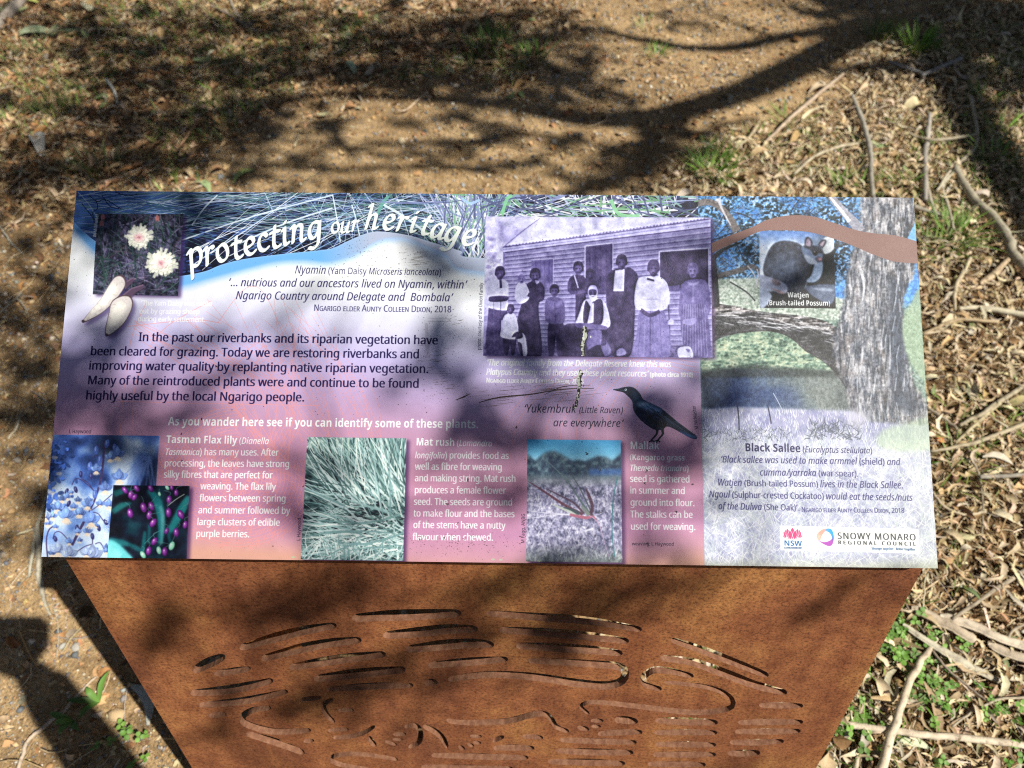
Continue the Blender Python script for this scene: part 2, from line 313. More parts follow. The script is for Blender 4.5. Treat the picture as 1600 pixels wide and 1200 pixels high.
    for (a, b), L, k, col, label in (
        (((20, 60), (86, 51)), None, 0, (.34, .40, .26), 'grey-green leaf, left of a touching pair near the far left corner'), (((100, 50), (146, 60)), None, 3, (.42, .47, .27), 'pale green leaf pointing right from the pair in the far left corner'), (((32, 4), (62, 8)), None, 0, (.50, .54, .16), 'yellow-green leaf by the thick stick in the far left corner'),
        (((134, 16), (156, 26)), None, 2, (.55, .55, .40), 'curled pale leaf between the twigs at the far left'), (((200, 82), (228, 89)), None, 3, (.22, .34, .16), 'dark green narrow leaf in shade above the grass tuft'), (((307, 282), (332, 302)), None, 3, (.27, .36, .18), 'green leaf just above the corner of the yam daisy picture'),
        (((364, 286), (398, 267)), None, 0, (.36, .42, .14), 'bright green leaf just above the panel edge left of the title'), (((536, 100), (558, 116)), None, 1, (.34, .42, .28), 'glossy grey-green leaf half in shade at the track edge'), (((497, 187), (516, 183)), None, 2, (.58, .56, .34), 'small yellowish leaf lying alone on the sandy track'),
        (((50, 212), (71, 244)), None, 5, (.56, .55, .52), 'whitish bark-like leaf standing out in the left litter'), (((212, 1066), (240, 1126)), None, 3, (.46, .47, .42), 'wavy grey leaf lying in the shadow beside the rusty plate'), (((1392, 1167), (1450, 1166)), None, 3, (.56, .60, .42), 'long pale green leaf under the leaning stick by the plate'),
        (((1262, 147), (1300, 140)), None, 5, (.44, .35, .24), 'rolled brown leaf propped on the litter past the gravel'), (((1405, 178), (1445, 168)), None, 4, (.56, .48, .30), 'curled straw-coloured leaf in the litter behind the possum picture'), (((1453, 690), (1475, 697)), None, 4, (.55, .20, .07), 'small orange leaf beside the right edge of the panel'),
        (((1474, 690), (1492, 692)), None, 0, (.45, .52, .30), 'pale green leaf next to the small orange leaf'), (((1482, 745), (1500, 765)), None, 2, (.17, .09, .05), 'dark brown leaf in the litter beside the Black Sallee text'), (((1075, 222), (1105, 218)), None, 1, (.40, .19, .08), 'reddish leaf above the big grass tuft'),
        (((1332, 205), (1345, 255)), None, 3, (.30, .36, .18), 'green leaf beside the upright grey stick on the right'), (((1408, 268), (1422, 280)), None, 2, (.26, .36, .14), 'small green leaf just above the panel near the trunk picture')):
        p, q = gpt(*a), gpt(*b); d = q - p; L = float(np.hypot(d[0], d[1])); c = (p + q)/2
        tag(put_leaf(c[0], c[1], L*1.05, math.atan2(d[1], d[0]), k, col, ('one', label), .012, .08), label, 'leaf')
    # single stones
    stones = {}
    def put_stone(x, y, s, k, col, key, flat=1.0):
        if key not in stones:
            V, F = PF[k]; bm = bmesh.new(); vs = [bm.verts.new(v) for v in V]; [bm.faces.new([vs[i] for i in f]) for f in F]; bmesh.ops.subdivide_edges(bm, edges=bm.edges[:], cuts=1, smooth=.6, use_grid_fill=True)
            VV = np.array([v.co[:] for v in bm.verts]); bm.verts.index_update(); FF = np.array([[v.index for v in f.verts] for f in bm.faces]); bm.free(); stones[key] = mesh_np('stone', VV, FF, np.broadcast_to(col, (len(VV), 3)))
        o = link('stone', stones[key], stone); o.location = (x, y, gz(x, y) + s*.12); o.rotation_euler = (0, 0, GR.uniform(0, 6.28)); o.scale = (s, s, s*flat); return o
    x, y = sample(120, lambda x, y: bare(x, y)*vnoise(x, y, .5, 46), (-1.6, 1.2, .3, 3.2))
    for a, b in zip(x, y):
        k, i = int(GR.integers(0, 7)), int(GR.integers(0, 11)); sz = GR.uniform(.014, .026); hue = ('tan', 'ochre', 'grey-brown', 'pale tan', 'dark blue-grey', 'near-black', 'mid grey', 'pale grey', 'brown', 'cream', 'red-brown')[i]; tag(put_stone(a, b, sz, k, GP[i], (k, i)), ('larger ' if sz > .02 else 'small ') + hue + (' pebble loose on the track left of the sign' if a < -.55 and b < 1.4 else ' pebble loose on the track behind the sign'), 'pebble', 'pebbles on the sandy track')
    for (px_, py_), s, k, col, label in (((185, 1118), .040, 1, (.52, .38, .22), 'smooth tan stone beside the green shoots, left of the plate'), ((627, 221), .030, 2, (.70, .58, .38), 'pale cream stone on the sunny track behind the title'), ((345, 156), .055, 3, (.48, .36, .17), 'yellowish stone at the edge of the left litter'), ((135, 965), .018, 0, (.5, .40, .25), 'round pebble in the plate shadow, upper of two'),
                                 ((150, 968), .020, 4, (.42, .33, .2), 'round pebble in the plate shadow, lower of two'), ((539, 170), .024, 5, (.66, .56, .42), 'whitish stone by the red leaf on the track'), ((120, 1012), .022, 6, (.46, .44, .40), 'flat grey stone in the sunlit strip left of the plate'), ((98, 1010), .018, 1, (.40, .40, .38), 'grey stone left of the flat stone in the sunlit strip'),
                                 ((1440, 345), .030, 2, (.62, .60, .56), 'white stone beside the upper right panel corner'), ((1502, 572), .028, 3, (.58, .45, .33), 'pinkish stone among the litter on the far right'), ((28, 720), .022, 4, (.5, .45, .38), 'oval pale stone on the track beside the flower picture'), ((930, 293), .026, 5, (.50, .32, .14), 'orange stone just above the panel edge')):
        p = gpt(px_, py_); tag(put_stone(p[0], p[1], s, k, col, label), label, 'stone')

STICKS = [  # (points in layout units, thickness there, kind, colour, label)
 ([(1306, 1131), (1360, 1135), (1425, 1141), (1520, 1150), (1640, 1165)], 13, 'stick', (.66, .52, .42), 'pale straight stick lying across the clover beside the plate'),
 ([(1462, 998), (1440, 1035), (1420, 1070), (1400, 1120), (1385, 1165), (1365, 1225)], [9, 13, 15, 18], 'stick', (.68, .53, .42), 'pale thick stick leaning under the straight one beside the plate'),
 ([(1424, 948), (1460, 962), (1500, 982), (1530, 1001)], [16, 22, 18], 'bark_strip', (.50, .38, .30), 'broad grey-pink bark piece below the panel corner'),
 ([(1470, 962), (1520, 975), (1570, 995), (1660, 1022)], [16, 18, 20], 'bark_strip', (.58, .46, .38), 'long pinkish bark length running out to the right edge'),
 ([(1545, 1005), (1580, 1020), (1660, 1050)], [14, 22], 'bark_strip', (.54, .42, .34), 'broken bark slab just beneath the long pinkish bark'),
 ([(1412, 975), (1470, 1012), (1530, 1045), (1582, 1070)], [12, 15, 12], 'bark_strip', (.52, .44, .36), 'split grey bark piece slanting above the clover'),
 ([(1415, 943), (1432, 975), (1450, 1002), (1462, 1030), (1490, 1062), (1535, 1097)], [3, 5, 4], 'stick', (.30, .23, .19), 'thin dark bent twig crossing the split bark'),
 ([(1446, 893), (1444, 930), (1440, 978)], 2.6, 'stick', (.60, .50, .36), 'fine straw stalk hanging below the panel corner'),
 ([(1488, 967), (1545, 930), (1640, 866)], [6, 9], 'stick', (.42, .33, .26), 'slanting brown stick right of the panel bottom'),
 ([(1640, 1088), (1600, 1091), (1560, 1095), (1520, 1112), (1484, 1137)], [5, 4], 'stick', (.52, .42, .33), 'thin curved stick over the clover near the right edge'),
 ([(1353, 1142), (1345, 1165), (1332, 1215)], 8, 'stick', (.56, .46, .36), 'short pale stick beside the lower edge of the plate'),
 ([(1448, 636), (1478, 655), (1496, 672), (1507, 694), (1520, 726), (1533, 757), (1537, 810), (1535, 850)], [6, 5, 3], 'stick', (.36, .28, .22), 'long thin brown twig bending down beside the panel'),
 ([(1500, 665), (1530, 648), (1565, 625), (1640, 576)], [6, 8, 9], 'stick', (.46, .37, .28), 'tan stick rising to the right edge beside the water picture'),
 ([(1492, 692), (1525, 664), (1560, 632)], [5, 9], 'stick', (.50, .40, .27), 'straw-coloured stick crossing the long thin twig'),
 ([(1452, 706), (1505, 697), (1550, 682), (1640, 645)], [5, 8, 8], 'stick', (.48, .38, .28), 'stick lying level beside the Black Sallee heading'),
 ([(1456, 768), (1470, 786), (1485, 797), (1510, 806), (1540, 801)], 5, 'stick', (.55, .43, .32), 'hooked pale twig at the right edge of the panel'),
 ([(1530, 746), (1570, 744), (1640, 742)], 8, 'stick', (.34, .29, .26), 'straight grey stick at the right beside the quoted text'),
 ([(1492, 262), (1508, 292), (1524, 314), (1546, 332), (1562, 350), (1577, 377), (1583, 400), (1640, 450)], [14, 17, 18], 'branch', (.38, .32, .26), 'thick crooked grey branch right of the panel top'),
 ([(1498, 482), (1530, 480), (1560, 484), (1640, 499)], [7, 11, 12], 'stick', (.56, .47, .37), 'pale grey stick lying level right of the trunk picture'),
 ([(1442, 268), (1449, 295), (1455, 315), (1464, 331)], [7, 8, 5], 'stick', (.44, .36, .30), 'grey stick pointing down to the upper right panel corner'),
 ([(1490, 270), (1472, 292), (1478, 312), (1484, 335), (1490, 360)], [5, 6, 4], 'stick', (.54, .46, .38), 'kinked pale twig between the corner and the thick branch'),
 ([(1428, 322), (1446, 328), (1465, 334)], 8, 'stick', (.42, .36, .32), 'stub of grey wood touching the upper right corner'),
 ([(1516, 403), (1502, 428), (1490, 450), (1487, 486)], [7, 8, 5], 'stick', (.56, .44, .32), 'forked tan stick standing up beside the trunk picture'),
 ([(1442, 523), (1470, 512), (1505, 502), (1562, 506)], 6, 'stick', (.46, .33, .22), 'brown twig beneath the level grey stick'),
 ([(1532, 442), (1555, 424), (1577, 400)], [10, 12, 8], 'bark_strip', (.56, .40, .28), 'reddish bark shard beside the thick crooked branch'),
 ([(1332, 150), (1344, 178), (1355, 207), (1362, 240), (1364, 272), (1368, 310)], [8, 10, 8], 'stick', (.38, .33, .30), 'upright grey stick reaching the panel above the trunk picture'),
 ([(1453, 178), (1450, 210), (1446, 240), (1448, 310)], [8, 10, 9], 'stick', (.40, .34, .32), 'long grey stick right of the upright one behind the panel'),
 ([(1516, 150), (1524, 178), (1530, 203), (1527, 230), (1508, 250), (1486, 272), (1467, 302)], [6, 6, 5], 'stick', (.50, .42, .34), 'bent twig curving back towards the panel at upper right'),
 ([(1420, 209), (1440, 218), (1470, 220), (1528, 211)], 5, 'stick', (.44, .36, .28), 'bowed thin twig across the long grey stick'),
 ([(1196, 222), (1225, 195), (1255, 168), (1285, 142), (1318, 117)], [6, 8, 6], 'stick', (.52, .38, .30), 'pinkish stick half in shade at the edge of the gravel'),
 ([(1240, 272), (1262, 252), (1285, 237), (1320, 227), (1358, 221)], [4, 6, 6], 'stick', (.54, .44, .34), 'pale curved twig behind the possum picture'),
 ([(1440, 118), (1470, 104), (1502, 90)], [6, 8], 'stick', (.36, .33, .34), 'grey stick in the shade at upper right'), ([(1388, 96), (1415, 106), (1444, 118)], 6, 'stick', (.32, .29, .30), 'dark stick meeting the grey one in the shade'),
 ([(-30, 66), (-5, 40), (15, 20), (44, -12)], [14, 18, 18], 'branch', (.40, .32, .29), 'thick pinkish branch in the far left corner'), ([(302, -6), (330, 9), (360, 25), (396, 52)], 4, 'stick', (.30, .22, .19), 'dark twig slanting down at the top left'), ([(358, -4), (368, 18), (382, 34), (400, 50)], 4, 'stick', (.38, .31, .27), 'grey twig crossing the dark twig at the top left'),
 ([(150, 1058), (120, 1090), (100, 1111), (72, 1138), (50, 1157), (38, 1185), (26, 1225)], [4, 7, 7], 'stick', (.56, .42, .34), 'long pinkish twig running through the shadow left of the plate'),
 ([(74, 770), (64, 800), (58, 826), (60, 870), (62, 905), (72, 940), (84, 962)], [5, 9, 9, 4], 'bark_strip', (.48, .41, .34), 'long grey bark strip beside the lower left panel corner'), ([(54, 832), (50, 862), (44, 900)], 6, 'bark_strip', (.50, .44, .37), 'narrow bark sliver left of the long bark strip'),
 ([(34, 642), (29, 655), (24, 667), (10, 684)], [3, 5, 3], 'stick', (.58, .48, .38), 'short forked pale twig on the sand left of the panel'), ([(-6, 345), (6, 362), (18, 378), (33, 393)], 3, 'stick', (.44, .40, .36), 'thin grey curved twig at the far left'), ([(-4, 494), (16, 474), (36, 456)], 3, 'stick', (.36, .31, .27), 'straight dark twig on the soil left of the panel'),
 ([(26, 836), (40, 830), (56, 824)], 4, 'stick', (.60, .50, .36), 'pale straw twig touching the long bark strip'), ([(618, 172), (634, 172), (650, 158), (668, 142)], [3, 4, 4], 'stick', (.56, .40, .30), 'small forked pinkish twig on the sunny track'), ([(460, 228), (467, 214), (470, 203)], 2.5, 'stick', (.52, .42, .3), 'tiny straw twig on the sand above the title'),
 ([(278, 232), (296, 206), (313, 184)], [3, 5, 4], 'bark_strip', (.36, .20, .13), 'reddish bark shard in the left litter shade'), ([(166, 124), (178, 142), (181, 160)], [6, 5, 3], 'stick', (.44, .42, .42), 'grey forked twig in the left litter'), ([(128, 186), (146, 194), (196, 197)], [4, 3, 2], 'stick', (.50, .40, .33), 'slim twig lying under the grey-green leaf pair'),
 ([(1186, 190), (1172, 215), (1150, 232)], 4, 'stick', (.52, .40, .28), 'short twig above the big grass tuft'), ([(1574, 1000), (1590, 985), (1640, 960)], 5, 'stick', (.46, .36, .28), 'brown twig over the bark at the right edge'),
]
def build_sticks():
    m, N, L, b = material('dead wood', .85, .2); at = N.new('ShaderNodeAttribute'); at.attribute_name = 'tint'; tc = N.new('ShaderNodeTexCoord')
    n = noise_node(N, L, 60, 5, .7, tc.outputs['Object']); n2 = noise_node(N, L, 14, 3, .6, tc.outputs['Object'])
    c = mix_node(N, L, .8, at.outputs[0], ramp_node(N, L, n.outputs[0], [(.34, (.38, .33, .30)), (.46, (.95, .94, .93)), (.7, (1.25, 1.22, 1.18))]).outputs[0], 'MULTIPLY')
    c = mix_node(N, L, .6, c, ramp_node(N, L, n2.outputs[0], [(.35, (.7, .66, .64)), (.6, (1.1, 1.1, 1.1))]).outputs[0], 'MULTIPLY'); L.new(c, b.inputs['Base Color']); bump(N, L, b, n.outputs[0], .7, .003)
    r = np.random.default_rng(5)
    for pts, th, kind, col, label in STICKS:
        col = (col[0]*.93, col[1]*1.03, col[2])
        q = smooth(pts, 7); P = np.array([gpt(*p) for p in q]); dep = (P - CAM_P) @ FWD
        t = np.linspace(0, 1, len(P)); rad = np.interp(t, np.linspace(0, 1, np.size(th)), np.atleast_1d(th))/2*dep/F_PX*.82
        lift = .7*rad + (.022 if 'litter' in label or P[:, 0].mean() > .4 else .006) + .006*np.sin(t*5 + r.uniform(0, 6))
        P = np.array([gpt(p[0], p[1], l) for p, l in zip(q, lift)])
        P += np.cumsum(r.normal(0, .0007, P.shape), 0)
        if kind == 'bark_strip':                       # curled open strip with thickness
            d = np.gradient(P, axis=0); d /= np.linalg.norm(d, axis=1)[:, None]; a = np.cross(d, (0, 0, 1.)); a /= np.linalg.norm(a, axis=1)[:, None]; bb = np.cross(a, d); K = 7; V = []
            ang = np.linspace(-1.25, 1.25, K); rr = rad*1.05*(1 + .12*np.sin(t*9 + r.uniform(0, 6)))*np.clip(np.minimum(t, 1 - t)*9 + .35, 0, 1)
            outer = P[:, None] + a[:, None]*(rr[:, None]*np.sin(ang))[..., None] + bb[:, None]*(rr[:, None]*(np.cos(ang) - .55))[..., None]
            inner = outer - bb[:, None]*.0025
            nn = len(P); i = np.arange(nn*K).reshape(nn, K); F = np.stack([i[:-1, :-1], i[:-1, 1:], i[1:, 1:], i[1:, :-1]], -1).reshape(-1, 4); o2 = nn*K
            rim = [np.stack([i[:-1, k], i[1:, k], i[1:, k] + o2, i[:-1, k] + o2], -1) for k in (0, -1)] + [np.stack([i[k, :-1], i[k, 1:], i[k, 1:] + o2, i[k, :-1] + o2], -1) for k in (0, -1)]
            V = np.r_[outer.reshape(-1, 3), inner.reshape(-1, 3)]; F = np.r_[F, F[:, ::-1] + o2, np.concatenate(rim)]
            cc = np.broadcast_to(col, (len(V), 3))*np.r_[np.ones(o2), np.full(o2, .75)][:, None]; o0 = P[len(P)//2]
            me = mesh_np(kind, V - o0, F, cc)
        else:
            V, F, caps = tube(P, rad, 9, .05, r); o0 = P[len(P)//2]; nn = len(P)
            knots = 1 + .0*t
            me = mesh_np(kind, V - o0, [F, caps], np.broadcast_to(col, (len(V), 3))*np.exp(r.normal(0, .06, (len(V), 1))))
        o = link(kind, me, m); o.location = o0; tag(o, label, 'bark' if kind == 'bark_strip' else 'branch' if kind == 'branch' else 'stick')

def grass_blades(M, x, y, n, spread, length, width, lean, pal, r):
    for k in range(n):
        th = r.uniform(0, 2*math.pi); rr = spread*math.sqrt(r.random())*.5; bx, by = x + rr*math.cos(th), y + rr*math.sin(th); L = length*r.uniform(.5, 1.1); ph = th + r.normal(0, .5); ln = lean*r.uniform(.4, 1.3)
        t = np.linspace(0, 1, 5); out = L*(ln*t + .25*ln*t*t); up = L*(t - .35*ln*t*t); P = np.c_[bx + out*math.cos(ph), by + out*math.sin(ph), gz(bx, by) + np.maximum(up*.85, -.0)]
        s = np.array([-math.sin(ph), math.cos(ph), 0])*width*r.uniform(.7, 1.3)/2; w = np.array([.8, 1, .8, .5, .05])[:, None]
        V = np.stack([P - s*w, P + s*w], 1).reshape(-1, 3); F = np.array([(2*i, 2*i+1, 2*i+3, 2*i+2) for i in range(4)]); c = np.array(pal[r.integers(0, len(pal))])*math.exp(r.normal(0, .18)); M.add(V, F, c)
def build_grass():
    m, N, L, b = material('green blade', .55, .35); at = N.new('ShaderNodeAttribute'); at.attribute_name = 'tint'; L.new(at.outputs[0], b.inputs['Base Color'])
    b.inputs['Transmission Weight'].default_value = 0
    r = np.random.default_rng(9); BR = [(.13, .26, .035), (.17, .32, .05), (.10, .20, .03), (.22, .30, .07)]; DK = [(.07, .13, .03), (.10, .17, .04), (.13, .15, .05)]; ST = [(.30, .26, .12), (.22, .24, .09), (.14, .19, .06)]
    for (px_, py_), n, sp, ln, lean, pal, label in (((1112, 270), 120, .10, .10, .75, BR, 'bright green grass tuft at the litter edge behind the family picture'), ((1432, 78), 110, .11, .12, .5, BR, 'sunlit tall green grass tuft at the far right'), ((1375, 62), 70, .12, .09, .6, BR + DK, 'low green grass tuft left of the sunlit tall one'), ((1535, 158), 40, .08, .08, .6, BR, 'small green tuft in the litter right of the bent twig'),
                                            ((1488, 375), 60, .09, .10, .7, BR, 'green tuft by the kinked twig near the panel corner'), ((1470, 395), 40, .10, .08, .9, BR + ST, 'sparse flattened tuft beside the upper right panel edge'), ((150, 265), 46, .16, .11, .5, ST + DK, 'thin yellowing grass tuft above the left panel corner'), ((90, 178), 60, .14, .10, .5, DK + ST, 'dark wispy grass tuft in the left litter'),
                                            ((765, 75), 80, .18, .09, .6, DK + BR[:1], 'shaded green tuft at the far side of the track'), ((830, 95), 70, .16, .08, .7, DK + BR[:1], 'dark tuft beside the track in the tree shadow'), ((35, 90), 40, .14, .09, .6, DK, 'dark green tuft beneath the thick branch at far left'), ((1025, 85), 26, .07, .05, .8, BR, 'tiny green tuft on the gravel between branch shadows'),
                                            ((1010, 45), 26, .09, .05, .8, ST, 'faded short tuft on the gravel at the far side'), ((1330, 300), 36, .12, .08, .8, BR + ST, 'short grass tuft just behind the panel above the possum'), ((1555, 255), 50, .10, .09, .7, DK + BR, 'deep green tuft under the bent twig at right'), ((1235, 190), 40, .14, .06, .8, BR + ST, 'flat weedy tuft at the gravel edge by the pinkish stick'), ((1570, 210), 36, .12, .09, .7, BR, 'green tuft at the right edge in the litter')):
        p = gpt(px_, py_); M_ = Mesh(); grass_blades(M_, p[0], p[1], n, sp, ln, .0045, lean, pal, r); c = np.array([p[0], p[1], gz(p[0], p[1])]); M_.V = [v - c for v in M_.V]
        o = link('grass_tuft', M_.build('grass tuft'), m); o.location = c; tag(o, label, 'grass tuft')
    # broad-leaved shoots by the plate shadow
    for (px_, py_), tips, label in (((158, 1098), [(176, 1050), (108, 1098), (128, 1126), (140, 1076)], 'green shoot of spreading broad blades in the sun left of the plate'), ((118, 1128), [(82, 1116), (90, 1134), (98, 1152), (130, 1144)], 'dark green broad-bladed shoot in the shadow left of the plate')):
        p = gpt(px_, py_); M_ = Mesh()
        for tx, ty in tips:
            q = gpt(tx, ty, .012); d = q - p; t = np.linspace(0, 1, 7)[:, None]; P = p + d*t + np.array([0, 0, 1])*(.016*np.sin(np.pi*np.clip(t*.9, 0, 1)) + .006); s = np.cross(d, (0, 0, 1.)); s /= np.linalg.norm(s); w = (np.array([.35, .8, 1, 1, .85, .5, .05])*.0058)[:, None]
            V = np.stack([P - s*w + (0, 0, .002), P, P + s*w + (0, 0, .002)], 1).reshape(-1, 3); F = np.array([(3*i + j, 3*i + 3 + j, 3*i + 4 + j, 3*i + 1 + j) for i in range(6) for j in (0, 1)]); M_.add(V - p, F, np.array((.10, .20, .04))*r.uniform(.6, 1.25))
        o = link('green_shoot', M_.build('shoot'), m); o.location = p; tag(o, label, 'plant')
    # clover
    def trefoil(M, x, y, z, s, col):
        a0 = r.uniform(0, 2.1); tl = rotations(1, .25, r)[0]
        for k in range(3):
            a = a0 + k*2.094; t = np.linspace(0, 2*math.pi, 8, endpoint=False); e = np.c_[.62 + .52*np.cos(t), .48*np.sin(t), .10*np.cos(2*t)]
            c, s_ = math.cos(a), math.sin(a); E = np.c_[e[:, 0]*c - e[:, 1]*s_, e[:, 0]*s_ + e[:, 1]*c, e[:, 2]]; E = np.r_[E, [[.6*c, .6*s_, -.06]]] @ tl.T*s + (x, y, z)
            M.add(E, np.array([(i, (i+1) % 8, 8) for i in range(8)]), np.array(col)*r.uniform(.8, 1.2))
    CL = [(.11, .24, .035), (.15, .30, .05), (.19, .34, .07), (.09, .18, .03)]
    M_ = Mesh(); x, y = sample(1500, lambda x, y: zone(Z_WEED, x, y, .08)*np.clip(vnoise(x, y, .09, 71)*2.2 - .45, 0, 1), (.35, 1.6, .1, .8), r)
    for a, b in zip(x, y): trefoil(M_, a, b, gz(a, b) + r.uniform(.012, .035), r.uniform(.005, .0115), CL[r.integers(0, 4)])
    x, y = sample(500, lambda x, y: zone(Z_WEED, x, y, .1), (.35, 1.6, .1, .8), r)
    for a, b in zip(x, y): grass_blades(M_, a, b, 1, .01, .05, .003, .8, BR + ST, r)
    tag(link('clover', M_.build('clover'), m), 'green clover and short grass growing through the litter by the plate', 'clover', kind='stuff')
    for (px_, py_), n, label in (((188, 1150), 3, 'clover sprig, left one of the two beside the plate'), ((222, 1146), 4, 'clover sprig, taller one nearest the plate shadow'), ((215, 1188), 3, 'small clover sprig nearest the bottom beside the plate'), ((1405, 995), 4, 'bright clover sprig on the litter next to the plate edge'), ((1482, 1008), 5, 'clover sprig growing between the bark pieces')):
        p = gpt(px_, py_); M_ = Mesh()
        for k in range(n):
            ox, oy, h = r.normal(0, .012), r.normal(0, .012), r.uniform(.018, .035); trefoil(M_, ox, oy, h, r.uniform(.007, .011), CL[r.integers(0, 3)]); V, F, c = tube(np.array([(0, 0, 0), (ox*.6, oy*.6, h*.6), (ox, oy, h)]), .0007, 4); M_.add(V, F, (.12, .2, .05))
        o = link('clover_sprig', M_.build('sprig'), m); o.location = p; tag(o, label, 'clover')
    # sparse weeds scattered through both litters
    M_ = Mesh(); x, y = sample(3600, lambda x, y: np.clip(1.6*zone(Z_RIGHT, x, y)*np.clip(vnoise(x, y, .3, 73)*2 - .8, 0, 1) + 1.5*zone(Z_LEFT, x, y)*np.clip(vnoise(x, y, .35, 74)*2 - .8, 0, 1), 0, 1), r=r)
    for a, b in zip(x, y): grass_blades(M_, a, b, 3, .03, .055, .0035, .8, ST + DK[1:] + BR + [(.26, .30, .07), (.30, .32, .10)], r)
    tag(link('sparse_grass', M_.build('sparse grass'), m), 'sparse short grass growing up through the leaf litter', 'grass', kind='stuff')
